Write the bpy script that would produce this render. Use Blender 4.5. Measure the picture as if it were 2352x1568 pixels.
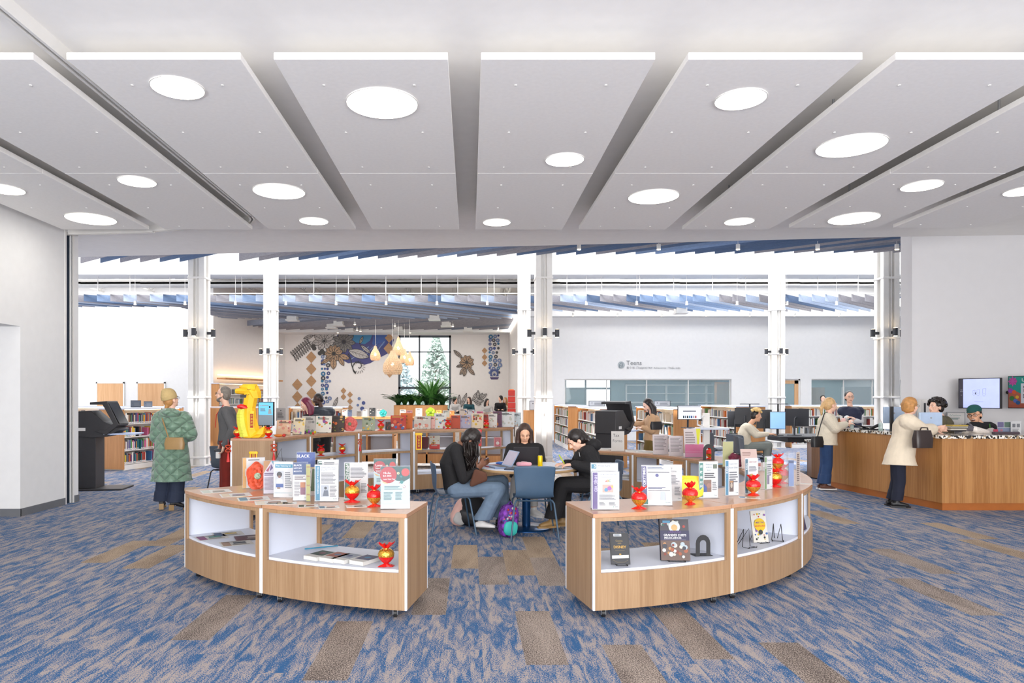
import bpy, bmesh, math, random
from mathutils import Vector, Matrix
scene = bpy.context.scene
C = scene.collection
for o in list(bpy.data.objects): bpy.data.objects.remove(o)
PI = math.pi
V = Vector
F, CX, CY, H = 1568.0, 1080.0, 914.0, 1.55      # focal length in pixels, principal point, eye height
def W(px, py, Y): return V(((px-CX)/F*Y, Y, H+(CY-py)/F*Y))
def G(px, py, z=0.0):
    Y = F*(H-z)/(py-CY); return V(((px-CX)/F*Y, Y, z))

# ---------------------------------------------------------------- camera
cam_d = bpy.data.cameras.new('camera'); cam = bpy.data.objects.new('camera', cam_d); C.objects.link(cam)
cam.location = (0, 0, H); cam.rotation_euler = (PI/2, 0, 0)
cam_d.sensor_width = 36; cam_d.sensor_fit = 'HORIZONTAL'; cam_d.lens = F/2352*36
cam_d.shift_x = (1176-CX)/2352; cam_d.shift_y = (CY-784)/2352
cam_d.clip_end = 300
scene.camera = cam
# ---------------------------------------------------------------- world, exposure
w = bpy.data.worlds.new('sky'); scene.world = w; w.use_nodes = True
bg = w.node_tree.nodes['Background']; bg.inputs[0].default_value = (0.97, 0.97, 1.0, 1); bg.inputs[1].default_value = 1.35
scene.view_settings.view_transform = 'Standard'; scene.view_settings.look = 'None'
scene.view_settings.gamma = 1; scene.view_settings.use_curve_mapping = False
scene.view_settings.exposure = 0.55
def area(name, loc, rot, sx, sy, power, col=(1, 1, 1)):
    l = bpy.data.lights.new(name, 'AREA'); l.shape = 'RECTANGLE'; l.size = sx; l.size_y = sy; l.energy = power; l.color = col
    o = bpy.data.objects.new(name, l); C.objects.link(o); o.location = loc; o.rotation_euler = rot
    return o
# daylight of the roof monitor (skylight shaft), and an added fill behind the camera
area('monitor_skylight', (2, 18.4, 8.5), (0, 0, 0), 30, 5.6, 2100, (0.97, 0.98, 1))
area('entrance_daylight', (1, -4.5, 1.9), (PI/2+0.75, 0, 0), 14, 3.4, 1250, (1, 0.98, 0.96))
area('reading_room_light', (-4, 27.5, 4.45), (0, 0, 0), 8, 6, 220, (1, 0.97, 0.94))
area('left_hall_light', (-13, 24.6, 5.9), (0, 0, 0), 8, 3.5, 210, (1, 0.99, 0.98))  # added area lamp without a fixture, brightens the far left wall
sn = bpy.data.lights.new('sun', 'SUN'); sn.energy = 5.0; sn.angle = 0.03; sno = bpy.data.objects.new('sun', sn); C.objects.link(sno); sno.rotation_euler = (math.radians(42), 0, math.radians(-12))
area('teen_front_light', (9, 23.0, 5.6), (0, 0, 0), 12, 2.0, 300, (1, 0.99, 0.97))

# ---------------------------------------------------------------- materials
def lin(c):
    r = []
    for x in c[:3]:
        x /= 255.0
        r.append(x/12.92 if x <= 0.04045 else ((x+0.055)/1.055)**2.4)
    return (*r, 1.0)
MATS = {}
def M(name, col=None, rough=0.6, metal=0.0, var=0.06, vs=8.0, bump=0.0, bs=200.0, emit=0.0, trans=0.0, alpha=1.0, coat=0.0, sheen=0.0):
    if name in MATS: return MATS[name]
    m = bpy.data.materials.new(name); m.use_nodes = True; MATS[name] = m
    nt = m.node_tree; n = nt.nodes; b = n['Principled BSDF']
    if isinstance(col, str): col = tuple(int(col[i:i+2], 16) for i in (0, 2, 4))
    c = lin(col)
    b.inputs['Roughness'].default_value = rough; b.inputs['Metallic'].default_value = metal
    tc = n.new('ShaderNodeTexCoord')
    nz = n.new('ShaderNodeTexNoise'); nz.inputs['Scale'].default_value = vs; nz.inputs['Detail'].default_value = 3
    nt.links.new(tc.outputs['Object'], nz.inputs['Vector'])
    mr = n.new('ShaderNodeMapRange'); mr.inputs[1].default_value = 0.3; mr.inputs[2].default_value = 0.7
    mr.inputs[3].default_value = 1-var; mr.inputs[4].default_value = 1+var
    nt.links.new(nz.outputs['Fac'], mr.inputs[0])
    mx = n.new('ShaderNodeVectorMath'); mx.operation = 'SCALE'; mx.inputs[0].default_value = c[:3]
    nt.links.new(mr.outputs[0], mx.inputs['Scale']); nt.links.new(mx.outputs[0], b.inputs['Base Color'])
    if emit:
        b.inputs['Emission Color'].default_value = c; b.inputs['Emission Strength'].default_value = emit
    if trans: b.inputs['Transmission Weight'].default_value = trans; b.inputs['IOR'].default_value = 1.2
    if alpha < 1: b.inputs['Alpha'].default_value = alpha
    if coat: b.inputs['Coat Weight'].default_value = coat; b.inputs['Coat Roughness'].default_value = 0.08
    if sheen: b.inputs['Sheen Weight'].default_value = sheen
    if bump:
        n2 = n.new('ShaderNodeTexNoise'); n2.inputs['Scale'].default_value = bs; n2.inputs['Detail'].default_value = 2
        nt.links.new(tc.outputs['Object'], n2.inputs['Vector'])
        bp = n.new('ShaderNodeBump'); bp.inputs['Strength'].default_value = bump; bp.inputs['Distance'].default_value = 0.01
        nt.links.new(n2.outputs['Fac'], bp.inputs['Height']); nt.links.new(bp.outputs[0], b.inputs['Normal'])
    return m
def X(col, rough=0.55):          # plain printed / painted colour from a hex string
    c = tuple(int(int(col[i:i+2], 16)*0.82) for i in (0, 2, 4))
    return M('ink_'+col, c, rough, var=0.03)
def wood(name, c1, c2, rough, coat=0.0, gs=(55, 55, 1.6)):
    m = bpy.data.materials.new(name); m.use_nodes = True; MATS[name] = m
    nt = m.node_tree; n = nt.nodes; L = nt.links; b = n['Principled BSDF']
    tc = n.new('ShaderNodeTexCoord'); mp = n.new('ShaderNodeMapping'); mp.inputs['Scale'].default_value = gs
    L.new(tc.outputs['Object'], mp.inputs[0])
    nz = n.new('ShaderNodeTexNoise'); nz.inputs['Scale'].default_value = 1.0; nz.inputs['Detail'].default_value = 5; nz.inputs['Roughness'].default_value = 0.65
    L.new(mp.outputs[0], nz.inputs['Vector'])
    mp2 = n.new('ShaderNodeMapping'); mp2.inputs['Scale'].default_value = (7, 7, 0.15); L.new(tc.outputs['Object'], mp2.inputs[0])
    n2 = n.new('ShaderNodeTexNoise'); n2.inputs['Scale'].default_value = 1.0; n2.inputs['Detail'].default_value = 1; L.new(mp2.outputs[0], n2.inputs['Vector'])
    ad = n.new('ShaderNodeMath'); ad.operation = 'MULTIPLY_ADD'; ad.inputs[1].default_value = 0.6; L.new(n2.outputs['Fac'], ad.inputs[0]); L.new(nz.outputs['Fac'], ad.inputs[2])
    cr = n.new('ShaderNodeValToRGB'); cr.color_ramp.elements[0].position = 0.62; cr.color_ramp.elements[1].position = 1.0
    cr.color_ramp.elements[0].color = lin(c2); cr.color_ramp.elements[1].color = lin(c1)
    L.new(ad.outputs[0], cr.inputs[0]); L.new(cr.outputs[0], b.inputs['Base Color'])
    b.inputs['Roughness'].default_value = rough
    if coat: b.inputs['Coat Weight'].default_value = coat; b.inputs['Coat Roughness'].default_value = 0.12
    return m
wood('oak', (166, 136, 104), (144, 113, 82), 0.45)
wood('oak_top', (186, 142, 110), (178, 134, 102), 0.3, 0.25, (50, 3, 50))
wood('oak_desk', (186, 134, 80), (158, 106, 56), 0.4)
wood('oak_dark', (150, 112, 84), (122, 88, 64), 0.4)
wood('oak_range', (204, 146, 90), (182, 124, 70), 0.45)
wood('door_oak', (222, 178, 134), (204, 156, 110), 0.5)
M('paint', (228, 228, 228), 0.85, var=0.015); M('paint_warm', (224, 219, 215), 0.9, var=0.015)
M('ceiling_paint', (243, 241, 238), 0.95, var=0.015); M('panel_white', (246, 244, 241), 0.95, var=0.02, vs=30, bump=0.15, bs=300)
M('laminate_white', (208, 214, 228), 0.4, var=0.01); M('trim_white', (236, 240, 246), 0.35, var=0.01)
M('metal_white', (228, 226, 222), 0.4, var=0.02); M('shelf_white', (238, 234, 228), 0.4, var=0.02)
M('black', (28, 28, 31), 0.45); M('black_soft', (24, 24, 28), 0.8, bump=0.3, bs=120); M('black_gloss', (16, 16, 18), 0.15)
M('charcoal', (52, 54, 60), 0.5); M('kiosk', (44, 43, 46), 0.5, bump=0.05); M('kiosk_edge', (112, 116, 124), 0.35, 0.3)
M('steel', (170, 172, 176), 0.3, 0.9); M('grey_base', (104, 106, 110), 0.6)
M('chair_blue', (66, 92, 118), 0.45, var=0.04); M('leg_blue', (70, 94, 116), 0.35, 0.2); M('chair_grey', (84, 94, 106), 0.5)
M('paper', (226, 224, 222), 0.7, var=0.02); M('acrylic', (215, 222, 232), 0.06, alpha=0.06, var=0.0)
M('glass', (196, 220, 226), 0.02, alpha=0.22, var=0.0); M('glass_clear', (220, 235, 240), 0.02, alpha=0.08, var=0.0)
M('red', (206, 28, 24), 0.35); M('red_satin', (206, 22, 20), 0.25, var=0.2, vs=60, bump=.5, bs=50); M('gold', (232, 176, 70), 0.22, 0.75, var=0.45, vs=90, bump=.6, bs=60)
M('gold_yellow', (246, 196, 30), 0.5); M('wire', (30, 30, 32), 0.4, 0.3)
M('skin_light', (236, 190, 166), 0.5, var=0.03); M('skin_tan', (222, 170, 138), 0.5, var=0.03); M('skin_brown', (120, 78, 56), 0.5, var=0.03); M('skin_dark', (74, 48, 38), 0.5, var=0.03)
M('lamp_glow', (255, 250, 240), 0.5, emit=9.0, var=0); M('spot_glow', (255, 226, 180), 0.5, emit=14.0, var=0); M('warm_strip', (255, 214, 160), 0.5, emit=5.0, var=0)
M('felt_grey', (152, 150, 156), 0.95, var=0.12, vs=60); M('felt_slate', (126, 132, 146), 0.95, var=0.1, vs=60)
M('felt_blue', (134, 156, 188), 0.95, var=0.08, vs=60); M('felt_navy', (92, 112, 142), 0.95, var=0.08, vs=60); M('felt_pale', (178, 192, 214), 0.95, var=0.08, vs=60)
# carpet
def carpet(name, cb, cl, thr, spk, streak=(14, 4.2, 1), wd=0.03):
    m = bpy.data.materials.new(name); m.use_nodes = True; MATS[name] = m
    nt = m.node_tree; n = nt.nodes; L = nt.links; b = n['Principled BSDF']; b.inputs['Roughness'].default_value = 0.95
    tc = n.new('ShaderNodeTexCoord'); g = n.new('ShaderNodeNewGeometry')
    at = n.new('ShaderNodeAttribute'); at.attribute_name = 'tile'; at.attribute_type = 'GEOMETRY'
    add = n.new('ShaderNodeVectorMath'); add.operation = 'ADD'; L.new(tc.outputs['Object'], add.inputs[0]); L.new(at.outputs['Vector'], add.inputs[1])
    mp = n.new('ShaderNodeMapping'); mp.inputs['Scale'].default_value = streak; L.new(add.outputs[0], mp.inputs[0])
    nz = n.new('ShaderNodeTexNoise'); nz.inputs['Scale'].default_value = 1.0; nz.inputs['Detail'].default_value = 6; nz.inputs['Roughness'].default_value = 0.62; nz.inputs['Distortion'].default_value = 0.7
    L.new(mp.outputs[0], nz.inputs['Vector'])
    n2 = n.new('ShaderNodeTexNoise'); n2.inputs['Scale'].default_value = 130; n2.inputs['Detail'].default_value = 2; L.new(tc.outputs['Object'], n2.inputs['Vector'])
    m0 = n.new('ShaderNodeMath'); m0.operation = 'MULTIPLY_ADD'; m0.inputs[1].default_value = spk; L.new(n2.outputs['Fac'], m0.inputs[0]); L.new(nz.outputs['Fac'], m0.inputs[2])
    ma = n.new('ShaderNodeMath'); ma.operation = 'DIVIDE'; ma.inputs[1].default_value = 1+spk; L.new(m0.outputs[0], ma.inputs[0])
    cr = n.new('ShaderNodeValToRGB'); e = cr.color_ramp.elements
    e[0].position = (thr+spk*0.5)/(1+spk)-wd; e[0].color = lin(cb); e[1].position = (thr+spk*0.5)/(1+spk)+wd; e[1].color = lin(cl)
    L.new(ma.outputs[0], cr.inputs[0]); L.new(cr.outputs[0], b.inputs['Base Color'])
    bp = n.new('ShaderNodeBump'); bp.inputs['Strength'].default_value = 0.35; bp.inputs['Distance'].default_value = 0.004
    L.new(n2.outputs['Fac'], bp.inputs['Height']); L.new(bp.outputs[0], b.inputs['Normal'])
carpet('carpet_blue', (24, 82, 130), (158, 147, 142), 0.512, 1.0, (18, 3.4, 1), wd=0.03)
carpet('carpet_brown', (72, 62, 57), (162, 148, 138), 0.5, 2.6, (3, 1, 1), wd=0.05)
carpet('carpet_tan', (110, 92, 76), (172, 152, 130), 0.48, 2.2, (3, 1, 1), wd=0.05)
carpet('carpet_beige', (126, 126, 130), (180, 170, 160), 0.48, 0.6, wd=0.06)
def terrazzo():
    m = bpy.data.materials.new('terrazzo'); m.use_nodes = True; MATS['terrazzo'] = m
    nt = m.node_tree; n = nt.nodes; L = nt.links; b = n['Principled BSDF']; b.inputs['Roughness'].default_value = 0.2
    tc = n.new('ShaderNodeTexCoord'); vo = n.new('ShaderNodeTexVoronoi'); vo.inputs['Scale'].default_value = 38
    L.new(tc.outputs['Object'], vo.inputs['Vector'])
    cr = n.new('ShaderNodeValToRGB'); cr.color_ramp.interpolation = 'CONSTANT'; e = cr.color_ramp.elements
    e[0].color = lin((232, 228, 220)); e[1].position = 0.5; e[1].color = lin((40, 38, 36)); x = e.new(0.8); x.color = lin((160, 140, 110))
    sp = n.new('ShaderNodeSeparateColor'); L.new(vo.outputs['Color'], sp.inputs[0]); L.new(sp.outputs[0], cr.inputs[0]); L.new(cr.outputs[0], b.inputs['Base Color'])
terrazzo()
def objcol(name, rough=0.55):
    m = bpy.data.materials.new(name); m.use_nodes = True; MATS[name] = m
    nt = m.node_tree; n = nt.nodes; L = nt.links; b = n['Principled BSDF']; b.inputs['Roughness'].default_value = rough
    oi = n.new('ShaderNodeObjectInfo'); nz = n.new('ShaderNodeTexNoise'); nz.inputs['Scale'].default_value = 5
    mr = n.new('ShaderNodeMapRange'); mr.inputs[3].default_value = 0.9; mr.inputs[4].default_value = 1.1; L.new(nz.outputs['Fac'], mr.inputs[0])
    vm = n.new('ShaderNodeVectorMath'); vm.operation = 'SCALE'; L.new(oi.outputs['Color'], vm.inputs[0]); L.new(mr.outputs[0], vm.inputs['Scale']); L.new(vm.outputs[0], b.inputs['Base Color'])
objcol('book_cover')
def quilt():
    m = M('quilt_green', (112, 142, 122), 0.38, var=0.08, vs=14, sheen=0.3)
    nt = m.node_tree; n = nt.nodes; L = nt.links; tc = n.new('ShaderNodeTexCoord'); mx = None
    for s in (1, -1):
        mp = n.new('ShaderNodeMapping'); mp.inputs['Rotation'].default_value = (0, s*0.85, 0); L.new(tc.outputs['Object'], mp.inputs[0])
        wv = n.new('ShaderNodeTexWave'); wv.inputs['Scale'].default_value = 2.9; wv.inputs['Distortion'].default_value = 1.2; wv.inputs['Detail Scale'].default_value = 3; wv.wave_profile = 'SAW' if 0 else 'SIN'
        L.new(mp.outputs[0], wv.inputs['Vector'])
        pw = n.new('ShaderNodeMath'); pw.operation = 'POWER'; pw.inputs[1].default_value = 0.35; L.new(wv.outputs['Fac'], pw.inputs[0])
        if mx is None: mx = pw
        else:
            mn = n.new('ShaderNodeMath'); mn.operation = 'MINIMUM'; L.new(mx.outputs[0], mn.inputs[0]); L.new(pw.outputs[0], mn.inputs[1]); mx = mn
    bp = n.new('ShaderNodeBump'); bp.inputs['Strength'].default_value = 0.9; bp.inputs['Distance'].default_value = 0.03
    L.new(mx.outputs[0], bp.inputs['Height']); L.new(bp.outputs[0], n['Principled BSDF'].inputs['Normal'])
quilt()

# ---------------------------------------------------------------- mesh builder
class MB:
    def __init__(s): s.v = []; s.f = []; s.m = []; s.mats = []; s.sm = []
    def mi(s, mat):
        if isinstance(mat, str): mat = MATS[mat]
        if mat not in s.mats: s.mats.append(mat)
        return s.mats.index(mat)
    def add(s, vs, fs, mat, T=None, smooth=False):
        k = len(s.v); i = s.mi(mat)
        s.v += [tuple(T @ V(p)) if T is not None else tuple(p) for p in vs]
        for f in fs: s.f.append([k+j for j in f]); s.m.append(i); s.sm.append(smooth)
        return s
    def box(s, x0, y0, z0, x1, y1, z1, mat, T=None):
        vs = [(x, y, z) for z in (z0, z1) for y in (y0, y1) for x in (x0, x1)]
        return s.add(vs, [(0, 2, 3, 1), (4, 5, 7, 6), (0, 1, 5, 4), (2, 6, 7, 3), (0, 4, 6, 2), (1, 3, 7, 5)], mat, T)
    def cb(s, c, d, mat, T=None):      # centre + dimensions
        return s.box(c[0]-d[0]/2, c[1]-d[1]/2, c[2]-d[2]/2, c[0]+d[0]/2, c[1]+d[1]/2, c[2]+d[2]/2, mat, T)
    def ring(s, c, ax, ay, n): return [c+ax*math.cos(2*PI*i/n)+ay*math.sin(2*PI*i/n) for i in range(n)]
    def stack(s, rings, mat, T=None, cap=True, smooth=True):
        n = len(rings[0]); vs = [p for r in rings for p in r]; fs = []
        for k in range(len(rings)-1):
            for i in range(n):
                j = (i+1) % n; fs.append((k*n+i, k*n+j, (k+1)*n+j, (k+1)*n+i))
        s.add(vs, fs, mat, T, smooth)
        if cap:
            s.add(rings[0], [tuple(range(n-1, -1, -1))], mat, T); s.add(rings[-1], [tuple(range(n))], mat, T)
        return s
    def cyl(s, p0, p1, r0, mat, r1=None, n=12, T=None, cap=True):
        p0, p1 = V(p0), V(p1); r1 = r0 if r1 is None else r1
        d = (p1-p0).normalized(); a = d.orthogonal().normalized(); b = d.cross(a)
        return s.stack([s.ring(p0, a*r0, b*r0, n), s.ring(p1, a*r1, b*r1, n)], mat, T, cap)
    def tube(s, pts, r, mat, n=8, T=None):
        pts = [V(p) for p in pts]; rings = []; a = None
        for i, p in enumerate(pts):
            d = ((pts[min(i+1, len(pts)-1)]-pts[max(i-1, 0)])).normalized()
            if a is None: a = d.orthogonal().normalized()
            else: a = (a-d*a.dot(d)).normalized()
            b = d.cross(a); rings.append(s.ring(p, a*r, b*r, n))
        return s.stack(rings, mat, T)
    def lathe(s, prof, mat, c=(0, 0, 0), n=24, T=None, sx=1, sy=1, ripple=0, cap=True):
        rings = []
        for r, z in prof:
            rings.append([V((c[0]+r*sx*(1+ripple*math.sin(n/2*2*PI*i/n))*math.cos(2*PI*i/n), c[1]+r*sy*(1+ripple*math.sin(n/2*2*PI*i/n))*math.sin(2*PI*i/n), c[2]+z)) for i in range(n)])
        return s.stack(rings, mat, T, cap)
    def rc(s, p0, r0, p1, r1, mat, n=12):     # round cone
        p0, p1 = V(p0), V(p1); d = p1-p0
        d = d.normalized() if d.length > 1e-5 else V((0, 0, 1)); a = d.orthogonal().normalized(); b = d.cross(a); R = []
        for t in (85, 60, 30, 0):
            q = math.radians(t); R.append(s.ring(p0-d*r0*math.sin(q), a*r0*math.cos(q), b*r0*math.cos(q), n))
        for t in (0, 30, 60, 85):
            q = math.radians(t); R.append(s.ring(p1+d*r1*math.sin(q), a*r1*math.cos(q), b*r1*math.cos(q), n))
        return s.stack(R, mat)
    def ell(s, c, a, b, d, mat, n=16, k=9):      # ellipsoid with axis vectors
        c, a, b, d = V(c), V(a), V(b), V(d); R = []
        for i in range(k+1):
            t = -PI/2*0.97+PI*0.97*i/k; R.append(s.ring(c+d*math.sin(t), a*math.cos(t), b*math.cos(t), n))
        return s.stack(R, mat)
    def loft(s, secs, mat, n=24, sq=1.0):
        R = []
        for c, a, b in secs:
            c, a, b = V(c), V(a), V(b); r = []
            for i in range(n):
                t = 2*PI*i/n; x, y = math.cos(t), math.sin(t)
                x = math.copysign(abs(x)**sq, x); y = math.copysign(abs(y)**sq, y); r.append(c+a*x+b*y)
            R.append(r)
        return s.stack(R, mat)
    def prism(s, poly, z0, z1, mat, T=None):
        n = len(poly); vs = [(p[0], p[1], z0) for p in poly]+[(p[0], p[1], z1) for p in poly]
        fs = [tuple(range(n-1, -1, -1)), tuple(range(n, 2*n))]+[(i, (i+1) % n, n+(i+1) % n, n+i) for i in range(n)]
        return s.add(vs, fs, mat, T)
    def build(s, name, parent=None, world=False, bevel=0, label=None, subd=0, solid=0, autosm=False):
        me = bpy.data.meshes.new(name)
        vs = s.v
        if world and parent is not None:
            inv = parent.matrix_basis.inverted(); vs = [tuple(inv @ V(p)) for p in vs]
        me.from_pydata(vs, [], s.f)
        for m in s.mats: me.materials.append(m)
        me.polygons.foreach_set('material_index', s.m); me.polygons.foreach_set('use_smooth', s.sm); me.update()
        o = bpy.data.objects.new(name, me); C.objects.link(o)
        if parent is not None: o.parent = parent
        if solid: md = o.modifiers.new('s', 'SOLIDIFY'); md.thickness = solid; md.offset = 0
        if bevel: md = o.modifiers.new('b', 'BEVEL'); md.width = bevel; md.segments = 2; md.limit_method = 'ANGLE'
        if subd: md = o.modifiers.new('u', 'SUBSURF'); md.levels = subd; md.render_levels = subd
        if label: o['label'] = label
        return o
def tag(o, label, cat, group=None):
    o['label'] = label; o['category'] = cat
    if group: o['group'] = group
    return o
def thing(name, label, cat, loc=(0, 0, 0), rz=0.0, group=None):
    o = bpy.data.objects.new(name, None); C.objects.link(o); o.empty_display_size = 0.1
    o.matrix_basis = Matrix.Translation(V(loc)) @ Matrix.Rotation(rz, 4, 'Z')
    return tag(o, label, cat, group)
def struct(mb, name, bevel=0):
    o = mb.build(name, bevel=bevel); o['kind'] = 'structure'; return o
def dup(root, loc=None, rz=None, label=None, group=None, scale=None):
    r = root.copy(); C.objects.link(r)
    if loc is not None:
        r.matrix_basis = Matrix.Translation(V(loc)) @ Matrix.Rotation(rz or 0, 4, 'Z') @ Matrix.Scale(scale or 1, 4)
    if label: r['label'] = label
    if group: r['group'] = group
    for ch in list(root.children):
        c = ch.copy(); C.objects.link(c); c.parent = r
        for g in ch.children:
            d = g.copy(); C.objects.link(d); d.parent = c
    return r
TXT = {}
def text_mesh(t, bold=False):
    k = (t, bold)
    if k in TXT: return TXT[k]
    cu = bpy.data.curves.new('t', 'FONT'); cu.body = t; cu.size = 1; cu.resolution_u = 2
    if bold: cu.offset = 0.022
    o = bpy.data.objects.new('t', cu); C.objects.link(o)
    dg = bpy.context.evaluated_depsgraph_get(); dg.update()
    me = bpy.data.meshes.new_from_object(o.evaluated_get(dg))
    vs = [(v.co.x, v.co.y) for v in me.vertices]; fs = [tuple(p.vertices) for p in me.polygons]
    bpy.data.objects.remove(o); bpy.data.curves.remove(cu); bpy.data.meshes.remove(me)
    if vs:
        x0 = min(v[0] for v in vs); x1 = max(v[0] for v in vs); y0 = min(v[1] for v in vs); y1 = max(v[1] for v in vs)
    else: x0 = x1 = y0 = y1 = 0
    TXT[k] = (vs, fs, x0, x1, y0, y1); return TXT[k]
def art(mb, w, h, items, T, eps=0.0006, e0=0.0006):
    """flat print in panel coordinates: u 0..1 left-right, v 0..1 top-down; T maps (x,y,z) with the panel facing -Y, origin bottom centre"""
    e = e0
    def P(u, v): return V(((u-0.5)*w, -e, (1-v)*h))
    for it in items:
        k = it[0]
        if k == 'r':
            _, a, b, c, d, col = it
            mb.add([P(a, d), P(c, d), P(c, b), P(a, b)], [(0, 1, 2, 3)], X(col), T)
        elif k == 'p':
            mb.add([P(*q) for q in it[1]], [tuple(range(len(it[1])))], X(it[2]), T)
        elif k == 'e':
            _, a, b, ru, col = it[:5]; rv = it[5] if len(it) > 5 else ru*w/h
            mb.add([P(a+ru*math.cos(t*PI/9), b+rv*math.sin(t*PI/9)) for t in range(18)], [tuple(range(17, -1, -1))], X(col), T)
        elif k == 'l':       # n lines of small print as thin bars
            _, a, b, c, d, nn, col = it
            rr = random.Random(int(a*997+b*131+nn))
            for i in range(nn):
                v = b+(d-b)*(i+0.5)/nn; c2 = a+(c-a)*rr.uniform(0.7, 1); t = (d-b)/nn*0.29
                mb.add([P(a, v+t), P(c2, v+t), P(c2, v-t), P(a, v-t)], [(0, 1, 2, 3)], X(''.join('%02x' % int(int(col[q:q+2], 16)*0.8) for q in (0, 2, 4))), T)
        elif k == 't':       # text fitted in box a,b..c,d ; optional rotation 'v'
            _, a, b, c, d, txt, col = it[:7]; rot = 'v' in it[7:]; bold = 'b' in it[7:]
            vs, fs, x0, x1, y0, y1 = text_mesh(txt, bold)
            if not vs: continue
            bw, bh = (c-a)*w, (d-b)*h
            if rot:
                s = min(bh/(x1-x0), bw/(y1-y0)*1.0); px = ((a+c)/2-0.5)*w; pz = (1-(b+d)/2)*h
                q = [V((px-((y-(y0+y1)/2)*s), -e, pz+(x-(x0+x1)/2)*s)) for x, y in vs]
            else:
                s = min(bw/(x1-x0), bh/(y1-y0)); px = (a-0.5)*w; pz = (1-(b+d)/2)*h
                if 'c' in it[7:]: px = ((a+c)/2-0.5)*w-(x1-x0)*s/2
                q = [V((px+(x-x0)*s, -e, pz+(y-(y0+y1)/2)*s)) for x, y in vs]
            mb.add(q, fs, X(col), T)
        elif k == 's':       # stroke along points
            pts = it[1]; col = it[2]; t = it[3]*w/2
            q = [P(*p) for p in pts]
            for i in range(len(q)-1):
                dd = q[i+1]-q[i]
                if dd.length < 1e-6: continue
                nn = V((-dd.z, 0, dd.x)).normalized()*t
                mb.add([q[i]-nn, q[i+1]-nn, q[i+1]+nn, q[i]+nn], [(0, 1, 2, 3)], X(col), T)
        e += eps
def facing(loc, rz=0.0, tilt=0.0):
    return Matrix.Translation(V(loc)) @ Matrix.Rotation(rz, 4, 'Z') @ Matrix.Rotation(-tilt, 4, 'X')
def remesh(mb, name, parent, voxel, it=3, fac=0.5, label=None, mat=None):
    me = bpy.data.meshes.new(name); me.from_pydata(mb.v, [], mb.f)
    o = bpy.data.objects.new(name, me); C.objects.link(o)
    md = o.modifiers.new('r', 'REMESH'); md.mode = 'VOXEL'; md.voxel_size = voxel; md.adaptivity = 0
    md = o.modifiers.new('m', 'SMOOTH'); md.factor = fac; md.iterations = it
    dg = bpy.context.evaluated_depsgraph_get(); dg.update()
    nm = bpy.data.meshes.new_from_object(o.evaluated_get(dg)); nm.name = name
    bpy.data.objects.remove(o); bpy.data.meshes.remove(me)
    nm.materials.clear(); nm.materials.append(mat or mb.mats[0])
    nm.polygons.foreach_set('use_smooth', [True]*len(nm.polygons)); nm.polygons.foreach_set('material_index', [0]*len(nm.polygons))
    if parent is not None: nm.transform(parent.matrix_basis.inverted())
    nm.update()
    r = bpy.data.objects.new(name, nm); C.objects.link(r); r.parent = parent
    if label: r['label'] = label
    return r
rnd = random.Random(7)

def nth(n):
    return '%d%s' % (n, 'th' if 10 <= n % 100 <= 20 else {1: 'st', 2: 'nd', 3: 'rd'}.get(n % 10, 'th'))
COUNT = {}
def cnt(k): COUNT[k] = COUNT.get(k, 0)+1; return nth(COUNT[k])
# ================================================================ STRUCTURE
def build_floor():
    planks = [(1245,1403,'b'),(770,1426,'b'),(508,1366,'b'),(1450,1480,'b'),(1850,1475,'b'),(1008,1327,'b'),(1258,1280,'b'),(1130,1278,'b'),(1067,1251,'t'),
              (212,1241,'t'),(362,1251,'t'),(1560,1395,'b'),(2140,1260,'b'),(2170,1328,'b'),(2270,1200,'t'),(1985,1172,'t'),(1905,1212,'t'),(945,1252,'t'),(700,1205,'t'),(1425,1232,'t')]
    off = {}; sp = {}
    r = random.Random(3)
    for px, yt, k in planks:
        q = G(px, yt+2); Yt = G(px, yt).y; col = math.floor((G(px, yt+40).x-0.325)/0.25)
        if col in off and abs(off[col]-(Yt % 1)) > 0.02: Yt = math.floor(Yt)+off[col]
        off[col] = Yt % 1; sp[(col, round(Yt-off[col])-1)] = k
    vs = []; fs = []; mi = []; tl = []
    for k in range(-58, 75):
        o = off.get(k, r.random())
        for j in range(-5, 35):
            x0 = 0.325+0.25*k; y0 = j+o; x1 = x0+0.25; y1 = y0+1
            y0 = max(y0, -4.0); y1 = min(y1, 33.0)
            if y1 <= y0: continue
            n = len(vs); vs += [(x0, y0, 0), (x1, y0, 0), (x1, y1, 0), (x0, y1, 0)]; fs.append((n, n+1, n+2, n+3))
            t = 0; q = r.random()
            if (k, j) in sp: t = 1 if sp[(k, j)] == 'b' else 2
            elif y0 > 11.7 and -4.6 < x0 < 1.6: t = 3
            elif y0 > 5.4 and q < 0.07: t = 2
            mi.append(t); tl.append((r.random()*40, r.random()*40, r.random()*9))
    me = bpy.data.meshes.new('floor'); me.from_pydata(vs, [], fs)
    for m in ('carpet_blue', 'carpet_brown', 'carpet_tan', 'carpet_beige'): me.materials.append(MATS[m])
    me.polygons.foreach_set('material_index', mi)
    a = me.attributes.new('tile', 'FLOAT_VECTOR', 'FACE'); a.data.foreach_set('vector', [c for t in tl for c in t])
    o = bpy.data.objects.new('floor', me); C.objects.link(o); o['kind'] = 'structure'
build_floor()
def cz(x): return 4.03+0.013*(x+5.9)
EL, ER = V((-6.86, 11.95, 0)), V((7.25, 11.2, 0))
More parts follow.
